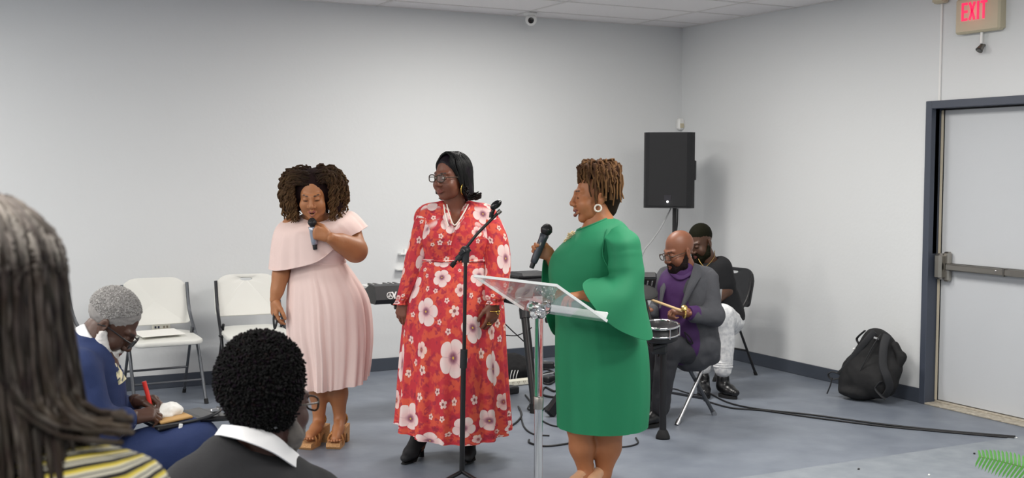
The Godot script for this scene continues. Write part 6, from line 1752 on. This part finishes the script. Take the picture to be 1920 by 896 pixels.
func writing_man() -> void:
	var skin := lin("4b3025")
	var t := thing("person", "grey-haired man in blue suit bent over his notebook writing", "person", Vector3(0.686, 0, -4.559), -0.1494)
	var hx := facing(Vector3(-0.012, 0.998, 0), 0.72, 1.38, 0.0, 0.99)
	var g := Geo.new()
	g.col = skin
	var s := Soft.new()
	s.cap(Vector3(-0.102, 0.907, 0), Vector3(-0.048, 0.979, 0), 0.068, 0.06, 0.03)
	s.cap(Vector3(-0.117, 0.866, 0.17), Vector3(-0.092, 0.809, -0.17), 0.055, 0.055, 0.05)
	s.cap(Vector3(-0.103, 0.837, 0), Vector3(-0.128, 0.472, -0.02), 0.12, 0.14, 0.05)
	s.chain([Vector3(-0.1, 0.847, 0.18), Vector3(-0.056, 0.643, 0.2), Vector3(0.057, 0.668, 0.13)], [0.052, 0.046, 0.030], 0.03)
	s.chain([Vector3(-0.069, 0.785, -0.18), Vector3(0.007, 0.596, -0.16), Vector3(0.073, 0.696, -0.03)], [0.052, 0.046, 0.030], 0.03)
	for q in [[Vector3(-0.089, 0.478, 0.1), Vector3(0.274, 0.551, 0.12), Vector3(0.249, 0.038, 0.12)], [Vector3(-0.073, 0.427, -0.1), Vector3(0.265, 0.491, -0.12), Vector3(0.248, -0.022, -0.12)]]: s.chain(q, [0.09, 0.062, 0.045], 0.03)
	s.build(g, 0.0115)
	head(g, hx, skin, {"w": 1.0, "eyes": "shut"})
	hand(g, hand_at(Vector3(0.053, 0.664, 0.13), Vector3(1, 0.12, -0.25), Vector3(0.1, -0.9, -0.4)), -1, [0.4, 0.5, 0.6, 0.65, 0.7], skin)
	hand(g, hand_at(Vector3(0.069, 0.692, -0.03), Vector3(0.9, 0.1, 0.25), Vector3(0.15, -0.8, 0.5)), 1, [0.6, 0.7, 0.75, 0.85, 0.9], skin, 0.03, 0.8)
	obj("body", g, M.skin, t)
	var nz := FastNoiseLite.new()
	nz.frequency = 6.0; nz.seed = 22
	s = Soft.new()
	s.cap(Vector3(-0.13, 0.865, 0.16), Vector3(-0.107, 0.812, -0.16), 0.066, 0.066, 0.05)
	s.cap(Vector3(-0.113, 0.838, 0), Vector3(-0.129, 0.451, -0.02), 0.145, 0.165, 0.05)
	s.cap(Vector3(-0.085, 0.812, 0), Vector3(-0.036, 0.571, 0), 0.078, 0.095, 0.05)
	s.ell(Vector3(-0.018, 0.904, 0), Vector3(0.075, 0.09, 0.07), 0.02, Basis.IDENTITY, true)
	s.chain([Vector3(-0.109, 0.851, 0.175), Vector3(-0.059, 0.643, 0.2), Vector3(0.029, 0.661, 0.145)], [0.066, 0.064, 0.050], 0.04)
	s.chain([Vector3(-0.072, 0.791, -0.175), Vector3(0.003, 0.592, -0.16), Vector3(0.046, 0.665, -0.06)], [0.066, 0.062, 0.048], 0.04)
	obj("jacket", s.build(Geo.new(), 0.0105, Transform3D.IDENTITY, nz, 0.010), M.navy, t)
	s = Soft.new()
	s.cap(Vector3(-0.084, 0.881, 0), Vector3(-0.041, 0.743, 0), 0.060, 0.066, 0.04)
	obj("shirt", s.build(Geo.new(), 0.010), M.shirt, t)
	obj("shirt_collar", Geo.new().tube(curve([Vector3(-0.119, 0.998, 0.03), Vector3(-0.1, 0.962, 0.066), Vector3(-0.067, 0.916, 0.066), Vector3(-0.037, 0.885, 0.03), Vector3(-0.035, 0.875, -0.02)]), 0.02, 8, null, 0.3, Vector3(0, 0, 1)), M.shirt, t)
	obj("shirt_cuff", Geo.new().tube(PackedVector3Array([Vector3(0.033, 0.662, 0.142), Vector3(0.049, 0.663, 0.133)]), [0.045, 0.042], 16), M.shirt, t)
	# tie hangs clear of the chest as he leans
	var ta := curve([Vector3(-0.031, 0.886, 0.04), Vector3(-0.011, 0.853, 0.05), Vector3(0.007, 0.816, 0.05), Vector3(0.02, 0.784, 0.045)], 5)
	var fn := func(u: float, v: float) -> Vector3:
		var p := ta[int(v * (ta.size() - 1) + 0.5)]
		var w := 0.016 + 0.022 * v
		return p + Vector3((u - 0.5) * w * 0.9, (u - 0.5) * w * 0.5, 0.02 * sin(u * PI) - (u - 0.5) * 0.02)
	obj("necktie", Geo.new().sheet(fn, 8, ta.size() - 1, 0.006, false), M.tie, t)
	s = Soft.new()
	s.cap(Vector3(-0.089, 0.474, 0.1), Vector3(0.278, 0.559, 0.12), 0.115, 0.088, 0.04)
	s.cap(Vector3(0.278, 0.555, 0.12), Vector3(0.249, 0.058, 0.12), 0.085, 0.065, 0.03)
	s.cap(Vector3(-0.074, 0.423, -0.1), Vector3(0.265, 0.498, -0.12), 0.112, 0.085, 0.04)
	s.cap(Vector3(0.265, 0.498, -0.12), Vector3(0.248, -0.007, -0.12), 0.085, 0.065, 0.03)
	obj("trousers", s.build(Geo.new(), 0.0115, Transform3D.IDENTITY, nz, 0.010), M.navy, t)
	low_shoe(t, Vector3(0.421, -0.027, 0.12), Vector3(0.206, -0.003, 0.12), M.leather)
	low_shoe(t, Vector3(0.423, -0.111, -0.12), Vector3(0.207, -0.086, -0.12), M.leather)
	glasses(t, hx, M.black_metal)
	# cropped silver hair and white beard
	var rng := RandomNumberGenerator.new()
	rng.seed = 61
	g = Geo.new()
	g.col = lin("8a8785")
	s = Soft.new()
	s.ell(Vector3(0, 0.05, -0.02), Vector3(0.079, 0.091, 0.098), 0.02)
	s.ell(Vector3(0, -0.035, 0.105), Vector3(0.1, 0.118, 0.082), 0.008, Basis.IDENTITY, true)
	s.ell(Vector3(0, -0.10, -0.02), Vector3(0.12, 0.075, 0.14), 0.01, Basis.IDENTITY, true)
	nz.frequency = 70.0
	s.build(g, 0.0055, hx, nz, 0.006)
	coils(g, hx * Vector3(0, 0.05, -0.02), Vector3(0.079, 0.091, 0.098), hx.basis, 5200, 0.0045, 0.0012, lin("8b8886"), lin("c3c1bf"), rng, func(q: Vector3) -> bool: return q.y > -0.3 + maxf(q.z, 0.0) * 1.1 and q.z < 0.8)
	obj("hair", g, M.hair, t)
	beard(t, hx, lin("d2d0cd"), 1.65, 0.03)
	# notebook, tissue and pen on his lap
	var bt := thing("notebook", "black zipped notebook cover open on the blue suited man's lap", "notebook", Vector3(0.686, 0, -4.559), -0.1494)
	var bb := Basis.from_euler(Vector3(-0.06, 0.22, 0.10))
	obj("cover", Geo.new().box(Vector3(0.234, 0.628, 0.02), Vector3(0.24, 0.014, 0.27), bb, 0.006), M.leather, bt)
	obj("cover_flap", Geo.new().box(Vector3(0.333, 0.638, 0.03), Vector3(0.13, 0.02, 0.25), Basis.from_euler(Vector3(-0.06, 0.22, -0.05)), 0.01), M.leather, bt)
	obj("pages", Geo.new().box((Vector3(0.191, 0.629, 0.02)) + Vector3(0, 0.012, 0), Vector3(0.12, 0.010, 0.24), bb, 0.003), M.page, bt)
	obj("zipper_edge", Geo.new().tube(curve([(Vector3(0.137, 0.629, 0.14)), Vector3(0.231, 0.64, 0.155), Vector3(0.317, 0.655, 0.16), Vector3(0.373, 0.67, 0.12), Vector3(0.375, 0.659, 0)]), 0.006, 8), M.black_plastic, bt)
	obj("zipper_pull", Geo.new().box(Vector3(0.227, 0.622, 0.165), Vector3(0.014, 0.036, 0.006), Basis(Vector3.BACK, -0.15), 0.002), M.white_gloss, bt)
	obj("zipper_slider", Geo.new().box(Vector3(0.353, 0.675, 0.13), Vector3(0.03, 0.014, 0.02), bb, 0.004), M.chrome_soft, bt)
	s = Soft.new()
	s.cap(Vector3(0.161, 0.666, 0.02), Vector3(0.203, 0.665, 0.03), 0.026, 0.030, 0.02)
	s.ell(Vector3(0.221, 0.666, 0.03), Vector3(0.024, 0.02, 0.024), 0.012)
	s.cap(Vector3(0.152, 0.654, 0.05), Vector3(0.194, 0.647, 0.05), 0.016, 0.014, 0.015)
	nz.frequency = 22.0
	var ti := obj("tissue", s.build(Geo.new(), 0.006, Transform3D.IDENTITY, nz, 0.012), M.paper)
	ti.position = Vector3(0.686, 0, -4.559); ti.rotation.y = -0.1494
	tag(ti, "crumpled white tissue lying on the open notebook pages", "tissue")
	var pen := thing("pen", "red pen in the blue suited man's writing hand", "pen", Vector3(0.686, 0, -4.559), -0.1494)
	obj("barrel", Geo.new().tube(PackedVector3Array([Vector3(0.104, 0.779, 0.02), Vector3(0.112, 0.749, 0.022), Vector3(0.13, 0.676, 0.03)]), [0.0085, 0.0085, 0.0075], 12), M.red_pen, pen)
	obj("tip", Geo.new().tube(PackedVector3Array([Vector3(0.13, 0.676, 0.03), Vector3(0.135, 0.655, 0.032)]), [0.006, 0.0015], 10), M.chrome_soft, pen)

func curly_man() -> void:
	var skin := lin("46291f")
	var t := thing("person", "seated man with dense black curls and dark suit seen from behind", "person", Vector3(0.825, 0, -3.026), -0.2662)
	var hx := facing(Vector3(0.032, 0.959, 0), 0.10, 2.30)
	var g := Geo.new()
	g.col = skin
	var s := Soft.new()
	s.cap(Vector3(-0.001, 0.828, 0), Vector3(0.018, 0.92, 0), 0.072, 0.066, 0.03)
	s.cap(Vector3(-0.134, 0.713, 0.05), Vector3(0.105, 0.656, -0.05), 0.05, 0.05, 0.05)
	s.cap(Vector3(-0.03, 0.657, 0), Vector3(-0.032, 0.433, 0.02), 0.13, 0.15, 0.05)
	s.chain([Vector3(-0.18, 0.716, 0.05), Vector3(-0.202, 0.51, 0), Vector3(-0.08, 0.335, -0.3)], [0.045, 0.042, 0.03], 0.03)
	s.chain([Vector3(0.149, 0.654, -0.05), Vector3(0.193, 0.448, -0.1), Vector3(0.152, 0.299, -0.35)], [0.055, 0.046, 0.03], 0.03)
	for q in [[Vector3(-0.101, 0.431, 0), Vector3(0.011, 0.268, -0.42), Vector3(0.008, -0.173, -0.42)], [Vector3(0.053, 0.405, -0.04), Vector3(0.172, 0.248, -0.44), Vector3(0.17, -0.199, -0.44)]]: s.chain(q, [0.09, 0.065, 0.045], 0.03)
	s.build(g, 0.0115)
	head(g, hx, skin, {"w": 1.02})
	hand(g, hand_at(Vector3(-0.08, 0.335, -0.3), Vector3(0.5, -0.1, -0.8), Vector3(0, -1, 0)), -1, [0.2, 0.3, 0.3, 0.3, 0.3], skin)
	hand(g, hand_at(Vector3(0.152, 0.299, -0.35), Vector3(0.0, -0.1, -0.9), Vector3(0, -1, 0)), 1, [0.2, 0.3, 0.3, 0.3, 0.3], skin)
	obj("body", g, M.skin, t)
	var nz := FastNoiseLite.new()
	nz.frequency = 5.0; nz.seed = 33
	s = Soft.new()
	s.cap(Vector3(-0.161, 0.733, 0.04), Vector3(0.119, 0.681, -0.05), 0.085, 0.085, 0.07)
	s.cap(Vector3(-0.09, 0.8, 0.03), Vector3(-0.123, 0.759, 0.04), 0.075, 0.085, 0.06)
	s.cap(Vector3(-0.069, 0.807, 0.03), Vector3(0.054, 0.733, -0.01), 0.078, 0.078, 0.06)
	s.ell(Vector3(0.003, 0.868, -0.01), Vector3(0.088, 0.06, 0.10), 0.012, Basis.IDENTITY, true)
	s.cap(Vector3(-0.029, 0.686, 0), Vector3(-0.032, 0.433, 0.02), 0.16, 0.175, 0.06)
	s.chain([Vector3(-0.182, 0.737, 0.05), Vector3(-0.202, 0.51, 0), Vector3(-0.102, 0.363, -0.26)], [0.075, 0.066, 0.05], 0.05)
	s.chain([Vector3(0.149, 0.673, -0.05), Vector3(0.193, 0.448, -0.1), Vector3(0.157, 0.321, -0.31)], [0.075, 0.066, 0.05], 0.05)
	obj("jacket", s.build(Geo.new(), 0.0115, Transform3D.IDENTITY, nz, 0.008), M.suit, t)
	s = Soft.new()
	s.cap(Vector3(-0.101, 0.431, 0), Vector3(0.011, 0.268, -0.42), 0.105, 0.085, 0.04)
	s.cap(Vector3(0.011, 0.268, -0.42), Vector3(0.008, -0.156, -0.42), 0.085, 0.065, 0.03)
	s.cap(Vector3(0.053, 0.405, -0.04), Vector3(0.172, 0.248, -0.44), 0.105, 0.085, 0.04)
	s.cap(Vector3(0.172, 0.248, -0.44), Vector3(0.17, -0.182, -0.44), 0.085, 0.065, 0.03)
	obj("trousers", s.build(Geo.new(), 0.013), M.suit, t)
	low_shoe(t, Vector3(0.041, -0.316, -0.58), Vector3(0.007, -0.201, -0.36), M.leather)
	low_shoe(t, Vector3(0.211, -0.345, -0.6), Vector3(0.166, -0.228, -0.38), M.leather)
	# stiff white collar standing round the neck
	var top := [Vector3(0.099, 0.806, -0.06), Vector3(0.075, 0.848, 0.03), Vector3(0.027, 0.9, 0.085), Vector3(-0.037, 0.921, 0.095), Vector3(-0.089, 0.919, 0.05), Vector3(-0.097, 0.898, -0.04), Vector3(-0.028, 0.872, -0.09), Vector3(0.057, 0.828, -0.11)]
	var low := [Vector3(0.118, 0.758, -0.06), Vector3(0.09, 0.798, 0.05), Vector3(0.029, 0.857, 0.115), Vector3(-0.043, 0.893, 0.125), Vector3(-0.105, 0.898, 0.07), Vector3(-0.117, 0.865, -0.05), Vector3(-0.029, 0.835, -0.1), Vector3(0.071, 0.781, -0.12)]
	obj("shirt_collar", drape(Geo.new(), [top, low], 64, 6, 0.004), M.shirt, t)
	obj("neck_cord", Geo.new().tube(curve([Vector3(0.013, 0.915, 0.088), Vector3(0.04, 0.915, 0.082), Vector3(0.068, 0.927, 0.064), Vector3(0.086, 0.946, 0.05)]), 0.0042, 8), M.cable_grey, t)
	obj("cord_bead", Geo.new().ball(Vector3(0.018, 0.928, 0.092), Vector3(0.009, 0.005, 0.005), Basis(Vector3.BACK, 0.3), 8), M.bead_blue, t)
	glasses(t, hx, M.tortoise)
	beard(t, hx, lin("6f6a66"), 1.0, 0.03)
	# thick mass of tight coils
	var rng := RandomNumberGenerator.new()
	rng.seed = 71
	g = Geo.new()
	g.col = lin("121112")
	var c := Vector3(-0.002, 1.035, 0.01)
	s = Soft.new()
	s.ell(c, Vector3(0.108, 0.112, 0.115), 0.03)
	s.ell(c + Vector3(0.012, -0.065, 0.0), Vector3(0.098, 0.075, 0.105), 0.03)
	s.ell(hx * Vector3(0, -0.045, 0.135), Vector3(0.105, 0.15, 0.105), 0.01, hx.basis, true)
	s.ell(hx * Vector3(-0.08, -0.02, 0.02), Vector3(0.035, 0.045, 0.035), 0.01, hx.basis, true)
	nz.frequency = 45.0
	s.build(g, 0.007, Transform3D.IDENTITY, nz, 0.012)
	var fwd := hx.basis.z
	var cc := c
	coils(g, c + Vector3(0.002, -0.004, 0), Vector3(0.106, 0.112, 0.113), Basis.IDENTITY, 4200, 0.017, 0.0030, lin("0b0a0b"), lin("1a1819"), rng, func(q: Vector3) -> bool:
		return q.y > -0.55 and (q.dot(fwd) < 0.55 or q.y > 0.5))
	coils(g, c + Vector3(0.012, -0.065, 0.0), Vector3(0.097, 0.075, 0.104), Basis.IDENTITY, 2600, 0.013, 0.0028, lin("0b0a0b"), lin("151314"), rng, func(q: Vector3) -> bool:
		return q.y < 0.1 and q.y > -0.95 and q.dot(fwd) < 0.25)
	obj("hair", g, M.hair, t)

func locs_woman() -> void:
	var skin := lin("5a3a2b")
	var t := thing("person", "woman with long grey-brown locs and striped yellow top in left foreground", "person", Vector3(0.11, 0, -1.619), -0.0675)
	var hx := facing(Vector3(-0.018, 1.393, 0), 0.05, 2.85)
	var g := Geo.new()
	g.col = skin
	var s := Soft.new()
	s.cap(Vector3(-0.009, 1.228, 0), Vector3(-0.01, 1.332, 0), 0.07, 0.06, 0.03)
	s.cap(Vector3(-0.131, 1.18, -0.01), Vector3(0.118, 1.153, -0.01), 0.042, 0.042, 0.05)
	s.cap(Vector3(-0.01, 1.124, 0), Vector3(-0.019, 0.686, 0), 0.13, 0.17, 0.05, 0.75)
	s.chain([Vector3(-0.151, 1.174, 0), Vector3(-0.184, 0.93, 0), Vector3(-0.207, 0.661, -0.1)], [0.052, 0.043, 0.028], 0.03)
	s.chain([Vector3(0.142, 1.142, 0), Vector3(0.171, 0.866, 0), Vector3(0.186, 0.566, -0.1)], [0.052, 0.043, 0.028], 0.03)
	s.chain([Vector3(-0.08, 0.629, 0), Vector3(-0.087, 0.307, 0), Vector3(-0.093, 0.022, 0)], [0.085, 0.055, 0.035], 0.03)
	s.chain([Vector3(0.041, 0.598, 0), Vector3(0.035, 0.265, 0), Vector3(0.03, -0.03, 0)], [0.085, 0.055, 0.035], 0.03)
	s.build(g, 0.0125)
	head(g, hx, skin, {})
	hand(g, hand_at(Vector3(-0.207, 0.661, -0.1), Vector3(0, -1, -0.1), Vector3(1, 0, 0)), -1, [0.2, 0.3, 0.3, 0.3, 0.3], skin)
	hand(g, hand_at(Vector3(0.186, 0.566, -0.1), Vector3(0, -1, -0.1), Vector3(-1, 0, 0)), 1, [0.2, 0.3, 0.3, 0.3, 0.3], skin)
	obj("body", g, M.skin, t)
	var n0 := [Vector3(0.036, 1.231, 0.02), Vector3(0.026, 1.232, 0.06), Vector3(-0.008, 1.231, 0.075), Vector3(-0.044, 1.238, 0.06), Vector3(-0.057, 1.236, 0), Vector3(-0.047, 1.215, -0.06), Vector3(-0.009, 1.204, -0.08), Vector3(0.027, 1.211, -0.05)]
	var n1 := [Vector3(0.145, 1.206, 0), Vector3(0.095, 1.227, 0.1), Vector3(-0.008, 1.229, 0.125), Vector3(-0.105, 1.246, 0.1), Vector3(-0.153, 1.231, 0), Vector3(-0.118, 1.2, -0.08), Vector3(-0.009, 1.168, -0.11), Vector3(0.106, 1.186, -0.08)]
	var n2 := [Vector3(0.202, 1.154, 0), Vector3(0.137, 1.153, 0.115), Vector3(-0.01, 1.149, 0.135), Vector3(-0.144, 1.185, 0.115), Vector3(-0.2, 1.193, 0), Vector3(-0.164, 1.129, -0.1), Vector3(-0.011, 1.073, -0.13), Vector3(0.156, 1.092, -0.1)]
	var n3 := [Vector3(0.219, 0.993, 0), Vector3(0.147, 1.037, 0.12), Vector3(-0.011, 1.061, 0.14), Vector3(-0.157, 1.082, 0.12), Vector3(-0.217, 1.056, 0), Vector3(-0.182, 1.003, -0.12), Vector3(-0.013, 0.963, -0.14), Vector3(0.171, 0.951, -0.12)]
	obj("striped_top", drape(Geo.new(), [n0, n1, n2, n3], 96, 40, 0.004, 11, 0.006, Vector2(2, 1.7), 8), M.stripes, t)
	obj("skirt", drape(Geo.new(), [oval(Vector3(-0.012, 1.026, 0), 0.2, 0.14), oval(Vector3(-0.017, 0.757, 0), 0.24, 0.19), oval(Vector3(-0.03, 0.101, 0), 0.28, 0.24)], 64, 20, 0.004, 9, 0.02), M.suit, t)
	low_shoe(t, Vector3(-0.106, -0.272, -0.17), Vector3(-0.093, -0.045, 0.05), M.leather)
	low_shoe(t, Vector3(0.031, -0.335, -0.17), Vector3(0.027, -0.1, 0.05), M.leather)
	# long locs: silver at the roots, dark brown below, some swept over the near shoulder
	var rng := RandomNumberGenerator.new()
	rng.seed = 91
	g = Geo.new()
	g.col = lin("5c544e")
	s = Soft.new()
	s.ell(Vector3(0, 0.05, -0.02), Vector3(0.083, 0.094, 0.102), 0.02)
	s.ell(Vector3(0, -0.03, 0.10), Vector3(0.07, 0.105, 0.08), 0.01, Basis.IDENTITY, true)
	s.build(g, 0.007, hx)
	g.paint(hx * Vector3(0, -0.03, -0.03), Vector3(0.2, 0.13, 0.2), lin("221d1b"), 0.4)
	var ctr := hx * Vector3(0, 0.05, -0.02)
	for i in 460:
		var a := rng.randf() * TAU
		var up := 0.98 * sqrt(rng.randf())
		var out := Vector3(cos(a), 0, sin(a))
		if out.dot(hx.basis.z) > 0.78: continue
		var deep := rng.randf() * 0.014
		var ps := []
		var e0 := asin(up)
		for k in 4:
			var el := lerpf(e0, -0.05, k / 3.0)
			ps.append(ctr + Vector3(out.x * cos(el) * (0.083 + deep), sin(el) * (0.098 + deep * 0.6), out.z * cos(el) * (0.097 + deep)))
		var low := ctr + Vector3(out.x * (0.094 + deep), -0.10 - rng.randf() * 0.03, out.z * (0.106 + deep))
		ps.append(low)
		var swept: bool = out.x > 0.1 and out.z > -0.6 and rng.randf() < 0.6
		if swept:
			var e := (Vector3(0.121, 1.243, 0.05)) + Vector3(rng.randf_range(-0.085, 0.03), rng.randf_range(-0.008, 0.018), rng.randf_range(-0.06, 0.05))
			ps.append(low.lerp(e, 0.5) + Vector3(-0.016, -0.014, 0.03))
			ps.append(e)
		else:
			ps.append(low + Vector3(out.x * 0.012 + rng.randf_range(-0.01, 0.01), -0.11, out.z * 0.012 + 0.01))
			ps.append(low + Vector3(out.x * 0.016 + rng.randf_range(-0.02, 0.02), -0.24 - rng.randf() * 0.12, out.z * 0.016 + 0.02))
		var silver := rng.randf()
		var pts := curve(ps, 6)
		var rs := []
		var r0 := 0.0036 + rng.randf() * 0.0020
		for k in pts.size():
			var u := float(k) / (pts.size() - 1)
			pts[k] += Vector3(rng.randf() - 0.5, rng.randf() - 0.5, rng.randf() - 0.5) * 0.0026
			rs.append(r0 * (1.0 - 0.3 * u) * (0.82 + 0.36 * rng.randf()))
		var from := g.v.size()
		g.col = lin("1f1a18")
		g.tube(pts, rs, 6)
		var c1 := lin("8f8680").lerp(lin("c2bab0"), silver)
		var c2 := lin("191412").lerp(lin("4c433c"), rng.randf() * rng.randf())
		var c3 := lin("1b1512").lerp(lin("6b5c4c"), rng.randf() * (0.9 if swept else 0.35))
		for k in pts.size():
			var u := float(k) / (pts.size() - 1)
			var cl := c1.lerp(c2, smoothstep(0.05, 0.40, u)).lerp(c3, smoothstep(0.6, 1.0, u))
			cl = cl.lerp(lin("857d76"), 0.5 * rng.randf() * rng.randf())
			for q in 6: g.c[from + k * 6 + q] = cl
	obj("hair", g, M.hair, t)

func build_materials() -> void:
	var fine := noise_tex(512, 0.02, 4, true, 3.0)
	var weave := noise_tex(256, 0.35, 2, true, 4.0)
	M.wall = triplanar(bumped(mat(Color("d8dadb"), 0.75), noise_tex(512, 0.06, 3, true, 1.5), 0.12), 0.8, true)
	M.floor = triplanar(bumped(mat(Color("ffffff"), 0.42), fine, 0.12), 0.5, true)
	M.floor.albedo_texture = noise_tex(512, 0.012, 5, false, 1, ramp(Color("69707c"), Color("7b828d")), 4)
	M.coat = triplanar(bumped(mat(Color.WHITE, 0.55), fine, 0.15), 0.6, true)
	M.coat.albedo_texture = noise_tex(512, 0.02, 5, false, 1, ramp(Color("787f87"), Color("8a9097")), 9)
	M.tile = triplanar(bumped(mat(Color("f1eeee"), 0.9), noise_tex(256, 0.12, 3, true, 4.0), 0.5), 3.0, true)
	M.tile_b = triplanar(bumped(mat(Color("ece9ea"), 0.9), noise_tex(256, 0.12, 3, true, 4.0), 0.5), 3.0, true)
	M.bar = mat(Color("dddad8"), 0.45)
	M.skirt = mat(Color("3f4550"), 0.5)
	M.trim = mat(Color("434956"), 0.45)
	M.door = triplanar(bumped(mat(Color("c3c6ca"), 0.5), fine, 0.08), 0.7, true)
	M.seal = mat(Color("c2b8a4"), 0.6)
	M.bare = triplanar(mat(Color.WHITE, 0.7), 2.0, true)
	M.bare.albedo_texture = noise_tex(256, 0.05, 5, false, 1, ramp(Color("8d8577"), Color("c9c2b4")), 6)
	M.steel = mat(Color("a8a49d"), 0.32, 1.0)
	M.steel_dark = mat(Color("86837e"), 0.35, 1.0)
	M.chrome = mat(Color("dcdcdc"), 0.08, 1.0)
	M.chrome_soft = mat(Color("b9b9bb"), 0.36, 1.0)
	M.black = mat(Color("0c0c0e"), 0.7)
	M.black_gloss = mat(Color("0b0b0d"), 0.15)
	M.black_plastic = triplanar(bumped(mat(Color("1b1c20"), 0.45), weave, 0.15), 6.0)
	M.black_metal = mat(Color("141417"), 0.38)
	M.black_rubber = mat(Color("0d0d0f"), 0.75)
	M.rubber = mat(Color("141416"), 0.8)
	M.white_gloss = mat(Color("e6e6e4"), 0.3)
	M.white_plastic = triplanar(bumped(mat(Color("e0e0da"), 0.4), weave, 0.12), 5.0)
	M.ivory = mat(Color("dedbcc"), 0.4)
	M.beige = mat(Color("c3b99f"), 0.5)
	M.slot = mat(Color("2a2f48"), 0.6)
	M.slot_tan = mat(Color("8f8672"), 0.6)
	M.paper = mat(Color("ecebe6"), 0.8)
	M.chair_grey = mat(Color("5b5e63"), 0.35, 0.6)
	M.chair_dark = mat(Color("2c2d31"), 0.35, 0.5)
	M.cable = mat(Color("121215"), 0.5)
	M.cable_grey = mat(Color("9a9c9e"), 0.5)
	M.speaker = triplanar(bumped(mat(Color("121317"), 0.7), weave, 0.3), 4.0)
	M.grille = triplanar(bumped(mat(Color("101115"), 0.7), weave, 0.5), 8.0)
	M.badge = mat(Color("33343a"), 0.3, 0.5)
	M.print_white = mat(Color("e8e8e8"), 0.5)
	M.nylon = triplanar(bumped(mat(Color("121214"), 0.75), weave, 0.35), 5.0)
	M.strap = triplanar(bumped(mat(Color("26272a"), 0.7), weave, 0.3), 6.0)
	M.fabric_black = triplanar(bumped(mat(Color("141416"), 0.9), weave, 0.4), 5.0)
	M.glass_grey = mat(Color("5a5a58"), 0.1)
	M.fern = mat(Color("3f7f2c"), 0.5)
	M.fern.backlight_enabled = true; M.fern.backlight = Color("39701f")
	M.fern_stem = mat(Color("6a7a35"), 0.6)
	M.glow = mat(Color.WHITE, 0.5)
	M.glow.emission_enabled = true; M.glow.emission = Color(1.0, 0.985, 0.96); M.glow.emission_energy_multiplier = 2.0
	M.led = mat(Color.WHITE, 0.3)
	M.led.emission_enabled = true; M.led.emission = Color.WHITE; M.led.emission_energy_multiplier = 1.5
	M.exit_red = mat(Color("e0184a"), 0.4)
	M.exit_red.emission_enabled = true; M.exit_red.emission = Color("ff1a5c"); M.exit_red.emission_energy_multiplier = 0.8
	M.exit_pale = mat(Color("c9b9a0"), 0.4)
	M.acrylic = mat(Color(0.95, 0.97, 0.97, 0.10), 0.03)
	M.acrylic.transparency = BaseMaterial3D.TRANSPARENCY_ALPHA
	M.acrylic_edge = mat(Color("eef2f1"), 0.25)
	M.acrylic_solid = mat(Color(1, 1, 1, 0.0), 0.02)
	M.acrylic_solid.refraction_enabled = true; M.acrylic_solid.refraction_scale = 0.05
	M.crystal = mat(Color(1, 1, 1, 0.0), 0.02)
	M.crystal.refraction_enabled = true; M.crystal.refraction_scale = 0.055
	people_materials(weave)

func _ready() -> void:
	var cam := Camera3D.new()
	cam.name = "camera"
	cam.fov = 23.0886
	cam.near = 0.05
	cam.position = Vector3(0, 1.58, 0)
	cam.rotation_degrees = Vector3(-3.3566, -27.447, 0.2256)
	var lens := CameraAttributesPhysical.new()
	lens.frustum_focal_length = 58.745
	lens.frustum_focus_distance = 6.3
	lens.exposure_aperture = 8.0
	lens.frustum_near = 0.05
	lens.frustum_far = 100.0
	cam.attributes = lens
	add_child(cam)
	var we := WorldEnvironment.new()
	we.name = "environment"
	var e := Environment.new()
	e.background_mode = Environment.BG_COLOR
	e.background_color = Color(0.5, 0.52, 0.55)
	e.tonemap_mode = Environment.TONE_MAPPER_LINEAR
	e.tonemap_exposure = 1.0
	e.sdfgi_enabled = true; e.ssao_enabled = true; e.ssil_enabled = true
	we.environment = e
	add_child(we)
	build_materials()
	build_lamps()
	build_room()
	build_people()
	build_lectern()
	build_mic_stand()
	build_keyboard()
	build_drums()
	build_seats()
	build_speaker()
	build_backpack()
	build_wall_items()
	build_floor_gear()
	build_fern()
